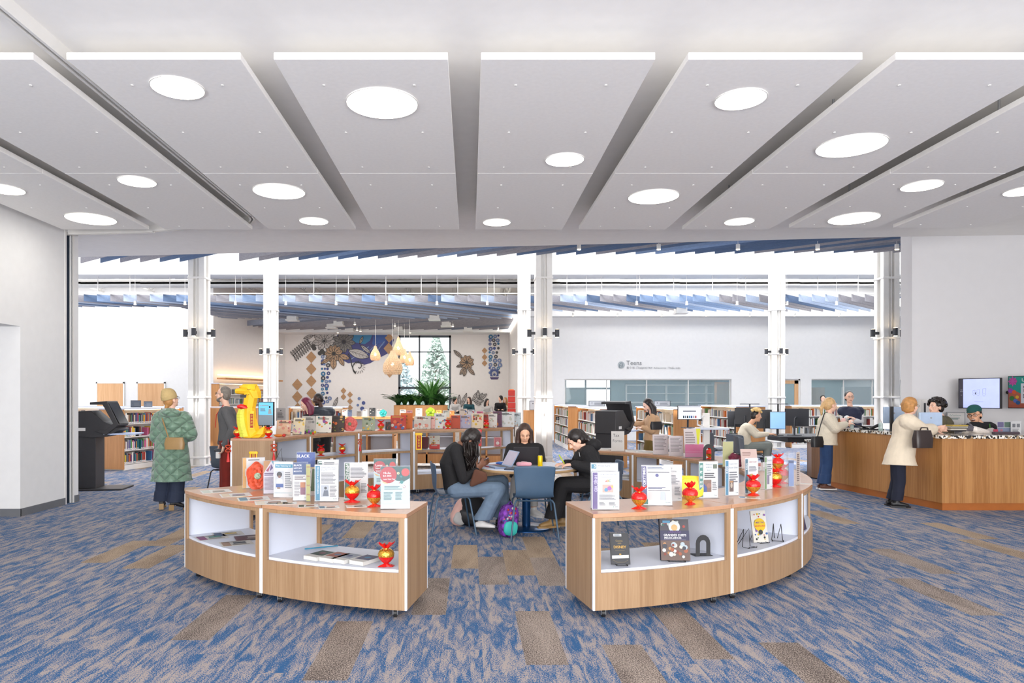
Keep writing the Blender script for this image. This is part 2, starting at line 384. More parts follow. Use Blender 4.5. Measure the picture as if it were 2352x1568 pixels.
def ceiling_front():
    mb = MB()
    def edge(x): return EL.y+(x-EL.x)/(ER.x-EL.x)*(ER.y-EL.y)
    xs = [-9, -6.86, 0, 7.25, 9.9]; lo = []; hi = []
    for x in xs:
        ye = edge(x) if x < 7.3 else 11.2
        lo += [V((x, -4, cz(x))), V((x, ye, cz(x)))]; hi += [V((x, -4, 5.3)), V((x, ye, 5.3))]
    n = len(lo); vs = lo+hi; fs = []
    for i in range(len(xs)-1):
        a, b, c, d = 2*i, 2*i+1, 2*i+3, 2*i+2
        fs += [(a, b, c, d), (n+a, n+d, n+c, n+b), (b, n+b, n+c, c), (a, d, n+d, n+a)]
    fs += [(0, n, n+1, 1), (2*len(xs)-2, 2*len(xs)-1, n+2*len(xs)-1, n+2*len(xs)-2)]
    mb.add(vs, fs, 'ceiling_paint'); struct(mb, 'ceiling')
ceiling_front()
mb = MB()   # high roof over the reading room and the walls of the roof monitor
mb.box(-19, 11.4, 6.3, 18, 15.2, 6.45, 'ceiling_paint'); mb.box(-19, 22.4, 6.3, 18, 33, 6.45, 'ceiling_paint')
mb.box(-19, 15.1, 6.3, 18, 15.2, 8.6, 'paint'); mb.box(-19, 15.1, 8.6, 18, 22.0, 8.7, 'paint')
struct(mb, 'ceiling')
mb = MB(); mb.box(-19, 21.6, 5.46, 18, 22.4, 8.6, 'paint'); struct(mb, 'wall_monitor')
mb = MB(); mb.box(-19, 30.9, 4.53, 1.8, 32, 6.3, 'paint'); mb.box(1.8, 24.6, 4.5, 17, 25.0, 6.3, 'paint'); struct(mb, 'ceiling')
mb = MB()   # left wall of the entrance room, its side passage and the slot of the folding partition
mb.box(-6.15, 8.95, 0, -5.9, 9.97, 4.2, 'paint'); mb.box(-6.15, -4, 2.49, -5.9, 8.95, 4.2, 'paint'); mb.box(-9, 8.95, 0, -6.15, 10.28, 4.2, 'paint')
mb.box(-6.15, 10.12, 0, -5.9, 10.28, 4.2, 'paint'); mb.box(-6.15, 9.97, 3.98, -5.9, 10.12, 4.2, 'paint'); mb.box(-9, -4, 2.49, -6.15, 8.95, 2.7, 'paint')
struct(mb, 'wall_left')
mb = MB(); mb.box(-9.0, -4, 0, -8.9, 8.95, 2.49, 'paint'); struct(mb, 'wall_passage')
mb = MB(); mb.box(-5.9, 8.93, 0, -5.885, 9.93, 0.1, 'grey_base'); mb.box(-8.9, 8.935, 0, -5.885, 8.95, 0.1, 'grey_base'); mb.box(-5.9, 10.17, 0, -5.885, 10.28, 0.1, 'grey_base'); struct(mb, 'baseboard_left')
mb = MB(); mb.box(-5.91, 9.93, 0, -5.893, 9.97, 4.0, 'metal_white'); mb.box(-5.91, 10.12, 0, -5.893, 10.16, 4.0, 'metal_white'); struct(mb, 'trim_1')
r0 = thing('partition_slot_seal', 'dark navy pile seal with a tan strip in the partition slot of the left wall', 'seal', (-6.0, 10.045, 0))
mb = MB(); mb.box(-0.05, -0.075, 0, 0.06, -0.028, 3.98, M('pile_navy', (38, 50, 68), 0.95, bump=0.8, bs=90)); mb.box(-0.05, 0.028, 0, 0.06, 0.075, 3.98, 'pile_navy'); mb.build('pile_strip', r0)
mb = MB(); mb.box(-0.08, -0.028, 0, -0.02, 0.028, 3.98, M('slot_brown', (84, 72, 58), 0.9)); mb.build('slot_back', r0)
mb = MB(); mb.box(-0.02, -0.012, 0.05, 0.03, 0.012, 2.45, M('slot_tan', (150, 130, 96), 0.8)); mb.build('edge_strip', r0)
mb = MB(); mb.box(7.25, 11.2, 0, 9.9, 11.5, 4.4, M('paint_grey', (212, 211, 213), 0.85, var=0.01)); mb.box(9.7, -4, 0, 9.9, 11.2, 4.4, 'paint_grey'); struct(mb, 'wall_right')
mb = MB(); mb.box(-19.1, 10.28, 0, -18.9, 33, 8.7, 'paint'); mb.box(-18.9, 27, 0, -10.16, 27.2, 6.3, 'paint')
mb.prism([(-10.16, 27), (-8.67, 32), (-8.9, 32.1), (-10.36, 27.1)], 0, 6.3, 'paint_warm'); struct(mb, 'wall_far_left')
mb = MB(); mb.box(17, 11.2, 0, 17.2, 33, 8.7, 'paint'); mb.box(9.9, 11.2, 0, 17, 11.4, 8.7, 'paint'); struct(mb, 'wall_far_right')
# mural wall with its window
wx0, wx1, wz0, wz1 = -3.37, -0.90, 0.95, 4.49
mb = MB(); mb.box(-8.9, 32, 0, wx0, 32.3, 6.3, 'paint_warm'); mb.box(wx1, 32, 0, 2.1, 32.3, 6.3, 'paint_warm'); mb.box(wx0, 32, 0, wx1, 32.3, wz0, 'paint_warm'); mb.box(wx0, 32, wz1, wx1, 32.3, 6.3, 'paint_warm')
struct(mb, 'wall_back')
mb = MB(); fm = M('frame_dark', (52, 62, 72), 0.4)
def wf(x0, z0, x1, z1): mb.box(x0, 32.02, z0, x1, 32.12, z1, fm)
wf(wx0, wz0, wx0+.09, wz1); wf(wx1-.09, wz0, wx1, wz1); wf(wx0, wz1-.1, wx1, wz1); wf(wx0, wz0, wx1, wz0+.08)
wf(-2.42, wz0, -2.35, wz1); wf(wx0, 1.98, wx1, 2.08); wf(wx0, 3.69, wx1, 3.74)
win = struct(mb, 'window_1'); mb = MB(); mb.box(wx0+.05, 32.06, wz0, wx1-.05, 32.07, wz1, 'glass_clear'); mb.build('window_pane', win)
mb = MB(); mb.box(1.8, 25, 0, 2.1, 32, 6.3, 'paint_warm'); struct(mb, 'wall_side')
mb = MB(); mb.box(1.72, 25.2, 4.62, 1.79, 31.9, 4.72, 'lamp_glow'); tag(mb.build('cove_light'), 'long bright linear light running along top of the side wall beside the mural', 'light strip')
# teens room wall with glazing
mb = MB(); xs = [2.1, 3.46, 9.57, 11.42, 12.02, 12.5, 17]
for a, b, op in ((2.1, 3.46, 0), (3.46, 9.57, 1), (9.57, 11.36, 0), (11.36, 12.1, 2), (12.1, 12.5, 0), (12.5, 17, 1)):
    if op == 0: mb.box(a, 25, 0, b, 25.2, 6.3, 'paint')
    else:
        mb.box(a, 25, 2.25, b, 25.2, 6.3, 'paint')
        if op == 1: mb.box(a, 25, 0, b, 25.2, 0.85, 'paint')
struct(mb, 'wall_teens')
for nm, x0, x1, divs in (('window_2', 3.46, 9.57, (5.0, 6.47, 8.0)), ('window_3', 12.5, 17, (13.7, 14.75, 15.8))):
    mb = MB(); fr = 'metal_white'
    mb.box(x0, 25.05, 2.21, x1, 25.15, 2.25, fr); mb.box(x0, 25.05, .85, x1, 25.15, .9, fr)
    for q in (x0, *divs, x1-.04): mb.box(q, 25.06, .85, q+.025, 25.14, 2.25, fr)
    wn = struct(mb, nm); mb = MB(); mb.box(x0+.03, 25.09, .88, x1-.03, 25.1, 2.23, 'glass'); mb.build('window_pane', wn)
def door(name, x0, x1, y, ztop, pane):
    mb = MB(); e = .05
    for q in (x0-e, x1): mb.box(q, y-.03, 0, q+e, y+.02, ztop+e, 'metal_white')
    mb.box(x0-e, y-.03, ztop, x1+e, y+.02, ztop+e, 'metal_white'); d = struct(mb, name)
    mb = MB()
    if pane:
        mb.box(x0, y-.01, 0, x0+.1, y+.03, ztop, 'door_oak'); mb.box(x1-.14, y-.01, 0, x1, y+.03, ztop, 'door_oak'); mb.box(x0, y-.01, ztop-.12, x1, y+.03, ztop, 'door_oak'); mb.box(x0, y-.01, 0, x1, y+.03, .3, 'door_oak')
    else: mb.box(x0, y-.02, 0, x1, y+.02, ztop, 'door_oak')
    mb.build('door_leaf', d)
    if pane: mb = MB(); mb.box(x0+.1, y, .3, x1-.14, y+.01, ztop-.12, 'glass'); mb.build('door_pane', d)
    mb = MB(); mb.box(x1-.12, y-.05, 1.0, x1-.06, y-.02, 1.12, 'steel'); mb.build('door_handle', d)
door('door_1', (225-CX)/F*27, (284-CX)/F*27, 26.97, 2.13, 0); door('door_2', (318-CX)/F*27, (378-CX)/F*27, 26.97, 2.13, 0)
door('door_3', 11.41, 12.05, 25.08, 2.2, 1)
# room behind the glazing
mb = MB(); tw = M('paint_teal', (120, 146, 152), 0.9); dk = M('paint_slate', (74, 92, 106), 0.9)
mb.box(2.1, 31, 0, 4.3, 31.2, 3, tw); mb.box(4.3, 31, 0, 5.25, 31.2, 1.95, tw); mb.box(5.25, 31, 0, 6.4, 31.2, .9, tw); mb.box(4.3, 31, 2.75, 6.4, 31.2, 3, tw); mb.box(6.4, 31, 0, 11.0, 31.2, 3, tw); mb.box(11, 31, 0, 17, 31.2, 3, tw)
mb.box(11.2, 25.2, 0, 11.3, 31, 3, M('paint_sky', (140, 176, 200), 0.9)); mb.box(2.1, 25.2, 2.95, 17, 31.2, 3.05, 'paint'); struct(mb, 'wall_teens_room')
mb = MB()
for a, z0, b, z1 in ((4.3, .9, 4.36, 2.75), (5.2, .9, 5.27, 2.75), (6.34, .9, 6.4, 2.75), (4.3, 1.95, 6.4, 2.03)): mb.box(a, 30.95, z0, b, 31.02, z1, fm)
struct(mb, 'window_4')
def shelving(label, x0, x1, y, zs, mat, back, seedn):
    t = thing('wall_shelving', label, 'shelving', (x0, y, 0))
    mb = MB(); mb.box(0, 0.25, 0, x1-x0, .27, zs[-1]+.1, back); mb.build('back_panel', t)
    mb = MB()
    for z in zs: mb.box(0, 0, z, x1-x0, .25, z+.03, mat)
    mb.build('shelf_boards', t)
    mb = MB(); q = 0
    while q < x1-x0: mb.box(q, 0, 0, q+.03, .25, zs[-1]+.05, mat); q += .9
    mb.build('upright', t)
    return t
shelving('pale metal wall shelving with books seen through the teens room glazing', 7.0, 10.9, 30.6, (1.0, 1.35, 1.75, 2.12), 'shelf_white', dk, 1)
shelving('orange-brown wooden shelving at the right of the teens room', 9.9, 11.0, 27.4, (.9, 1.3, 1.7, 2.1), 'oak_range', 'oak_range', 2)
mb = MB(); mb.box(14.9, 27.2, .0, 18.6, 27.4, 2.0, 'paint'); mb.box(13.55, 27.35, 0, 14.2, 27.45, 1.98, 'oak_range'); struct(mb, 'wall_room_right')
area('teens_room_light', (7, 28, 2.85), (0, 0, 0), 6, 3, 60); area('office_light', (14, 29, 2.85), (0, 0, 0), 4, 3, 45)
# exposed roof services
for i, (y, z, r, lb) in enumerate(((22.9, 5.38, .11, 'nearest long white round pipe under the high roof'), (24.1, 5.62, .06, 'thin white pipe running behind the thick one under roof'), (25.4, 5.25, .08, 'farther white duct pipe crossing above the baffles'))):
    mb = MB(); mb.cyl((-18.8, y, z), (16.8, y, z), r, 'metal_white', n=12)
    for k in range(18): mb.cyl((-17+2*k, y, z), (-13+2*k, y, z+.02), r*1.25, 'metal_white')
    tag(mb.build('ceiling_pipe'), lb, 'pipe')
for j, x in enumerate([-16.5+2.0*k for k in range(17)]):
    mb = MB(); mb.cyl((x, 22.5, 6.15), (x, 31, 6.15), .035, 'metal_white', n=6); mb.cyl((x, 22.5, 5.75), (x, 31, 5.75), .03, 'metal_white', n=6)
    for k in range(12): mb.cyl((x, 22.5+.7*k, 6.15 if k % 2 else 5.75), (x, 23.2+.7*k, 5.75 if k % 2 else 6.15), .018, 'metal_white', n=5)
    tag(mb.build('roof_joist'), 'white open web steel joist under the high roof deck, %s from left' % nth(j+1), 'joist', 'roof joists')
# ceiling panels of the entrance room, in two lengths each, with flush round lights
PITCH = 1.44; order = ['first', 'second', 'third', 'fourth', 'fifth', 'sixth', 'seventh', 'eighth', 'ninth']
y_a, y_b, y_c = 4.74, 7.14, 9.52
lights = [(408,201,.38),(878,237,.56),(1701,227,.38),(1955,334,.59),(1297,366,.37),(641,439,.57),(315,416,.38),(1501,451,.57),(2117,426,.40),(10,434,.40),(209,502,.60),(1961,501,.60),(721,507,.37),(1141,510,.36),(1698,508,.37),(2352,438,.38)]
LP = [(((px-CX)/(CY-py)*2.35), 2.35*F/(CY-py), d) for px, py, d in lights]
for k in range(9):
    x0 = 0.075+PITCH*(k-4); x1 = x0+1.21
    for (a, b, wh) in ((y_a, y_b-.004, 'front'), (y_b+.004, y_c if k < 7 else y_c-.1, 'rear')):
        t = thing('acoustic_ceiling_panel', 'white acoustic ceiling panel, %s length of the %s row counted from the left' % (wh, order[k]), 'ceiling panel', ((x0+x1)/2, (a+b)/2, 3.9), 0, 'suspended ceiling panels')
        mb = MB(); hx, hy = (x1-x0)/2, (b-a)/2; mb.box(-hx, -hy, 0, hx, hy, .05, 'panel_white'); mb.build('panel', t, bevel=.004)
        mb = MB()
        for fx in (-.28, .28):
            for fy in (-.38, 0, .38): mb.cyl((fx*(x1-x0), fy*(b-a)+.1, -.006), (fx*(x1-x0), fy*(b-a)+.1, .002), .011, 'metal_white', n=8)
        mb.build('fasteners', t)
        mb = MB()
        for fx in (-.4, .4): mb.cyl((fx, 0, .05), (fx, 0, cz(x0)-3.9+.02), .01, 'steel', n=6)
        mb.build('hanger', t)
names = ['small, at front left of the photo', 'the largest-looking round light, left of centre at the front', 'small round light at the front, right of centre', 'large round light high on the right', 'small round light right of centre, mid depth', 'large round light left of centre, mid depth', 'small round light on the left, mid depth', 'large round light right of centre, mid depth', 'small round light far right, mid depth', 'round light cut by the left edge of the photo', 'large round light nearest the left wall', 'large round light at right over the service desk', 'small round light at left centre, at the back edge', 'small round light at centre, at the back edge', 'small round light right of centre, at the back edge', 'round light cut by the right edge of the photo']
for (x, y, d), nm in zip(LP, names):
    t = thing('ceiling_light', 'glowing ceiling light, '+nm, 'ceiling light', (x, y, 3.9), 0, 'round ceiling lights')
    mb = MB(); mb.cyl((0, 0, -.006), (0, 0, .0), d/2, 'lamp_glow', n=40); mb.build('diffuser', t)
    mb = MB(); n = 40; ro, ri = d/2+.008, d/2
    mb.add([V((r*math.cos(2*PI*i/n), r*math.sin(2*PI*i/n), z)) for r, z in ((ri, -.009), (ro, -.009), (ro, 0)) for i in range(n)], [(k*n+i, k*n+(i+1) % n, (k+1)*n+(i+1) % n, (k+1)*n+i) for k in (0, 1) for i in range(n)], 'metal_white'); mb.build('trim_ring', t)
# partition track and linear diffuser
mb = MB(); pts = [(-2.93, -1, 0), (-2.93, 9.1, 0)]+[(-2.93-.55*(1-math.cos(t)), 9.1+.55*math.sin(t), 0) for t in (.3, .6, .9, 1.2, PI/2)]+[(-4.6, 9.9, 0), (-5.95, 10.045, 0)]
for i in range(len(pts)-1):
    a, b = V(pts[i]), V(pts[i+1]); L = (b-a).length; T = Matrix.Translation((a+b)/2+V((0, 0, cz(a.x)-.05))) @ Matrix.Rotation(math.atan2((b-a).y, (b-a).x), 4, 'Z')
    mb.box(-L/2-.01, -.035, -.05, L/2+.01, -.012, .06, 'metal_white', T); mb.box(-L/2-.01, .012, -.05, L/2+.01, .035, .06, 'metal_white', T); mb.box(-L/2, -.012, -.02, L/2, .012, .06, 'black', T)
tag(mb.build('partition_track'), 'slotted ceiling track curving from the left gap between panels toward the wall slot', 'track')
mb = MB()
for dx in (-.02, .02): mb.box(2.83+dx-.012, 7.55, cz(2.8)-.02, 2.83+dx+.012, 9.4, cz(2.8)+.01, 'black')
tag(mb.build('linear_diffuser'), 'narrow black slot air diffuser in the ceiling gap right of centre', 'diffuser')
# columns
def column(x, y, top, label):
    t = thing('steel_column', label, 'column', (x, y, 0), 0, 'white clustered steel columns')
    mb = MB(); s = .125
    for sx in (-1, 1):
        for sy in (-1, 1): mb.box(sx*s-.065, sy*s-.065, 0, sx*s+.065, sy*s+.065, top, 'metal_white')
    mb.build('shaft', t, bevel=.02)
    mb = MB(); mb.box(-.1, -.12, 0, .1, .12, top, 'metal_white'); mb.cyl((.0, -.17, 1.2), (.0, -.17, top), .012, 'metal_white', n=8); mb.build('core', t)
    for z in (.2, 1.57, 2.92, 4.29):
        if z < top-.1: mb = MB(); mb.box(-.205, -.205, z-.025, .205, .205, z+.025, 'metal_white'); mb.build('band', t, bevel=.015)
    mb = MB(); mb.box(-.205, -.205, 0, .205, .205, .03, 'metal_white'); mb.build('base_plate', t)
    return t
NAMEC = ['leftmost', 'middle', 'rightmost']
for i, x in enumerate((-6.23, 1.68, 9.58)):
    column(x, 15.7, 8.6, 'white clustered steel column, %s of the three nearer ones' % NAMEC[i])
    column(x, 21.35, 5.46, 'white clustered steel column, %s of the three farther ones' % NAMEC[i])
sc = None
for i, x in enumerate((-6.23, 1.68, 9.58)):
    for y, rw in ((15.7, 'nearer'), (21.35, 'farther')):
        for dx, dy, sd in ((-.32, 0, 'left'), (.32, 0, 'right'), (0, -.32, 'front')):
            lb = 'dark cylinder up-down light on the %s side of the %s %s column' % (sd, NAMEC[i], rw)
            z = 3.04 if rw == 'nearer' else 3.0; rz = {'left': PI, 'right': 0, 'front': -PI/2}[sd]
            if sc is None:
                sc = thing('column_sconce', lb, 'wall light', (x+dx, y+dy, z), rz, 'cylinder lights on the columns')
                mb = MB(); mb.cyl((0, 0, -.09), (0, 0, .09), .05, 'charcoal', n=20); mb.build('housing', sc, bevel=.004)
                mb = MB(); mb.box(-.14, -.018, -.03, -.04, .018, .03, 'charcoal'); mb.build('arm', sc)
                mb = MB(); mb.cyl((0, 0, -.094), (0, 0, -.089), .04, 'spot_glow'); mb.build('lens', sc); mb = MB(); mb.cyl((0, 0, .089), (0, 0, .094), .04, 'spot_glow'); mb.build('lens', sc)
            else: dup(sc, (x+dx, y+dy, z), rz, lb)
# felt baffles
FELT = [('grey', 'felt_grey'), ('slate', 'felt_slate'), ('blue', 'felt_blue'), ('navy', 'felt_navy'), ('pale blue', 'felt_pale')]
bmesh_cache = {}
def baffle(p, q, ci, zone, z0=4.62, h=.22):
    p, q = V((*p, 0)), V((*q, 0)); L = (q-p).length
    if L < .25: return
    key = (round(L, 1), ci); d = q-p
    if key not in bmesh_cache:
        mb = MB(); mb.box(-.5, -.012, 0, .5, .012, h, FELT[ci][1]); o = mb.build('ceiling_baffle'); bmesh_cache[key] = o
    else: o = bmesh_cache[key].copy(); C.objects.link(o)
    o.matrix_basis = Matrix.Translation((p+q)/2+V((0, 0, z0))) @ Matrix.Rotation(math.atan2(d.y, d.x), 4, 'Z') @ Matrix.Scale(L, 4, V((1, 0, 0)))
    tag(o, '%s felt baffle, %s from left in the %s' % (FELT[ci][0], cnt(zone), zone), 'ceiling baffle', 'felt baffles in the '+zone)
br = random.Random(11)
def lerp_tab(tab, x):
    for (a, u), (b, v) in zip(tab, tab[1:]):
        if x <= b: return u+(v-u)*(x-a)/(b-a)
    return tab[-1][1]
px = 186
tips = [(150, 15.55), (540, 15.3), (700, 15.2), (1250, 14.65), (1900, 14.45), (2400, 14.4)]
while px < 2260:
    if not (448 < px < 512):
        Y = lerp_tab(tips, px); x = (px-CX)/F*Y; L = 3.4 if px > 512 else 2.6
        ci = br.choice([0, 0, 1, 2, 3, 3, 1] if px > 512 else [0, 2, 4, 0, 3])
        baffle((x, Y), (x+.8*L, Y-.6*L), ci, 'bay just beyond the entrance ceiling')
    px += 45.5
def clip(p, d, L, inside):
    a = None; s = 0
    while s < L:
        if inside(p[0]+d[0]*s, p[1]+d[1]*s):
            if a is None: a = s
        elif a is not None: break
        s += .1
    return (a, s) if a is not None else None
d1 = (.75, .66)
for k in range(-10, 76):
    x = -15+.42*k
    ci = br.choice([4, 0, 2, 0, 4, 3, 0])
    def iz(X_, Y_):
        if X_ < -9.6: return 21.6 < Y_ < 23.1 and X_ > -18.6
        if X_ > 1.95: return 21.6 < Y_ < 24.2 and X_ < 16.8
        return 21.6 < Y_ < 26.4
    c = clip((x, 21.45), d1, 8, iz)
    if c and x+.75*c[0] > -18.7:
        zn = 'blue-lit strip over the left wall' if x < -9.9 else ('strip in front of the teens wall' if x > 1.6 else 'reading room bay')
        baffle((x+d1[0]*c[0], 21.45+d1[1]*c[0]), (x+d1[0]*c[1], 21.45+d1[1]*c[1]), ci, zn)
for k in range(44):      # second layer of the strip, continuing diagonally to the slanted wall and the mural
    y = 22.2+.4*k*.66
    x0 = -10.0+(y-21.6)*.1
    if y < 26.4: baffle((x0, y), (x0+(26.4-y)/.66*.75 if (26.4-y) > .4 else x0+.5, 26.4 if (26.4-y) > .4 else y+.3), br.choice([0, 1, 0]), 'left end of the reading room bay')
d2 = (.82, -.57)
for k in range(30):
    xt = -12.0+.62*k
    c = clip((xt, 30.75), d2, 9, lambda X_, Y_: Y_ > 26.5 and X_ > -10.1+(Y_-27)*.3 and X_ < 1.7)
    if c: baffle((xt+d2[0]*c[0], 30.75+d2[1]*c[0]), (xt+d2[0]*c[1], 30.75+d2[1]*c[1]), br.choice([0, 0, 1]), 'rear half of the reading room')
# rods hanging the baffles
for k in range(30):
    mb = MB(); x = -17.8+1.16*k; mb.cyl((x, 21.75+(.25 if k % 2 else 0), 4.84), (x, 21.75+(.25 if k % 2 else 0), 5.46), .012, 'metal_white', n=6)
    tag(mb.build('hanger_rod'), 'thin white rod above the baffles, %s from left' % nth(k+1), 'hanger rod', 'rods above the baffles')
mb = MB(); mb.box(-18.8, 21.6, 4.85, 16.9, 21.66, 4.88, 'metal_white'); tag(mb.build('hanger_rail'), 'long thin white rail along the near ends of the far baffles', 'rail')
# small downlights between baffles
dl = None
def downlight(x, y, z, label, s=1):
    global dl
    if dl is None:
        dl = thing('baffle_downlight', label, 'spotlight', (x, y, z), 0, 'small spotlights among the baffles')
        mb = MB(); mb.cyl((0, 0, 0), (0, 0, .1), .04, 'metal_white', n=14); mb.build('housing', dl); mb = MB(); mb.cyl((0, 0, .1), (0, 0, 1.9), .005, 'metal_white', n=5); mb.build('stem', dl)
        mb = MB(); mb.cyl((0, 0, -.012), (0, 0, .0), .036, 'spot_glow', n=12); mb.build('lens', dl)
    else: dup(dl, (x, y, z), 0, label)
for n, px in enumerate((1330, 1513, 1695, 1878, 2060)):
    p = W(px, 566, 13.54); downlight(p.x, p.y, 4.5, 'small glowing spotlight under the nearest baffles, %s from the left' % order[n])
for n, px in enumerate((295, 412, 530, 648, 766, 883, 1002, 1120, 1352, 1470, 1587, 1705, 1822, 1938, 2054)):
    p = W(px, 693, 21.3); downlight(p.x, 21.72, p.z-.02, 'small glowing spotlight at near edge of far baffles, %s from left' % nth(n+1))
for n, px in enumerate((1332, 1440, 1549, 1658, 1765, 1875, 1984, 2090)):
    p = W(px, 708, 22.84); downlight(p.x, 24.35, p.z-.06, 'small spotlight at rear edge of the teens baffle strip, %s from left' % nth(n+1))
for px, py, Y in ((815, 715, 26.8), (907, 725, 27.3), (1040, 733, 27.5), (820, 732, 29), (828, 747, 29.5), (776, 753, 30.2), (942, 753, 30.2), (1144, 736, 29)):
    p = W(px, py, Y); downlight(p.x, p.y, 4.44, 'small white spotlight over the reading room, %s nearest' % cnt('rr'))
for px, py, Y in ((1563, 702, 23.6), (998, 718, 25.6), (672, 722, 25.8), (778, 733, 27.6), (762, 741, 28.6), (1025, 735, 27.9), (915, 748, 29.6), (1075, 749, 30), (803, 756, 30.3)):
    p = W(px, py, Y); mb = MB(); mb.box(-.22, -.22, 0, .22, .22, .05, 'metal_white'); mb.box(-.18, -.18, .05, .18, .18, .2, 'metal_white')
    o = mb.build('projector_box'); o.location = (p.x, p.y, 4.46); tag(o, 'small white square ceiling air unit among grey baffles, %s nearest' % cnt('au'), 'ceiling unit', 'white square ceiling units')
mb = MB(); mb.lathe([(.01, 0), (.45, .02), (.5, .06), (.3, .1), (.1, .35)], 'metal_white', n=32); o = mb.build('round_diffuser'); o.location = W(2063, 712, 21); tag(o, 'round white ceiling air diffuser at far right among the baffles', 'diffuser')
# trees outside the window
def tree(x, y, h, label, col, seed):
    t = thing('garden_tree', label, 'tree', (x, y, -.5)); r = random.Random(seed)
    mb = MB(); mb.cyl((0, 0, 0), (0, 0, h*.8), .14, M('bark', (110, 90, 70), .9), r1=.04)
    for k in range(14):
        a = r.random()*6.28; z = h*(.25+.05*k); mb.cyl((0, 0, z), (math.cos(a)*.9*(1-z/h), math.sin(a)*.9*(1-z/h), z+.5), .03, 'bark', r1=.01, n=5)
    mb.build('trunk', t)
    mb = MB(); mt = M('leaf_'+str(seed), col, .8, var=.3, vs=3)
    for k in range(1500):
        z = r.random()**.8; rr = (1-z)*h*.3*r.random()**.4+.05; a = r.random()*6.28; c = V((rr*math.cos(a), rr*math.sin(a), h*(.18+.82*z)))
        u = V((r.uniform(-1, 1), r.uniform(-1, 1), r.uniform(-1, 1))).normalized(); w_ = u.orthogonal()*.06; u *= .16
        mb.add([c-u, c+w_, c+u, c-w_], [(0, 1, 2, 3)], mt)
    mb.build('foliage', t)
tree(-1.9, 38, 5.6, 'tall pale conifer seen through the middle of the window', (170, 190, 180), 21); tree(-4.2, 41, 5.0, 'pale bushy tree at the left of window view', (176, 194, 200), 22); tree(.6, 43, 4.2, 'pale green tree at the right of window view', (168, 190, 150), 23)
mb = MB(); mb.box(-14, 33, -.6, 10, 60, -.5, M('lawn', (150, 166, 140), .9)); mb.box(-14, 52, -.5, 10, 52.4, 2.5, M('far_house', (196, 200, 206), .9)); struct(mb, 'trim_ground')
# ================================================================ FURNITURE
RC = V((0.206, 8.15, 0)); RO, RI = 3.47, 2.88
def pt(c, r, a): return V((c.x+r*math.sin(a), c.y-r*math.cos(a), 0))
def sector(mb, c, r0, r1, a0, a1, z0, z1, mat, n=14):
    vs = []; fs = []
    for i in range(n+1):
        a = a0+(a1-a0)*i/n
        for r, z in ((r0, z0), (r1, z0), (r1, z1), (r0, z1)): p = pt(c, r, a); vs.append((p.x, p.y, z))
    for i in range(n):
        for j in range(4): fs.append((4*i+j, 4*i+(j+1) % 4, 4*i+4+(j+1) % 4, 4*i+4+j))
    fs += [(3, 2, 1, 0), (4*n, 4*n+1, 4*n+2, 4*n+3)]
    mb.add(vs, fs, mat)
CST = None
def caster_into(parent, p):
    mb = MB(); mb.cyl((p.x, p.y, .055), (p.x, p.y, .075), .03, 'steel'); mb.box(p.x-.018, p.y-.03, .02, p.x-.013, p.y+.03, .06, 'steel'); mb.box(p.x+.013, p.y-.03, .02, p.x+.018, p.y+.03, .06, 'steel')
    c = mb.build('caster', parent, world=True)
    mb = MB(); mb.cyl((p.x-.012, p.y-.012, .03), (p.x+.012, p.y-.012, .03), .03, 'black', n=16)
    mb.v = [tuple(parent.matrix_basis.inverted() @ V(q)) for q in mb.v]; mb.build('wheel', c)
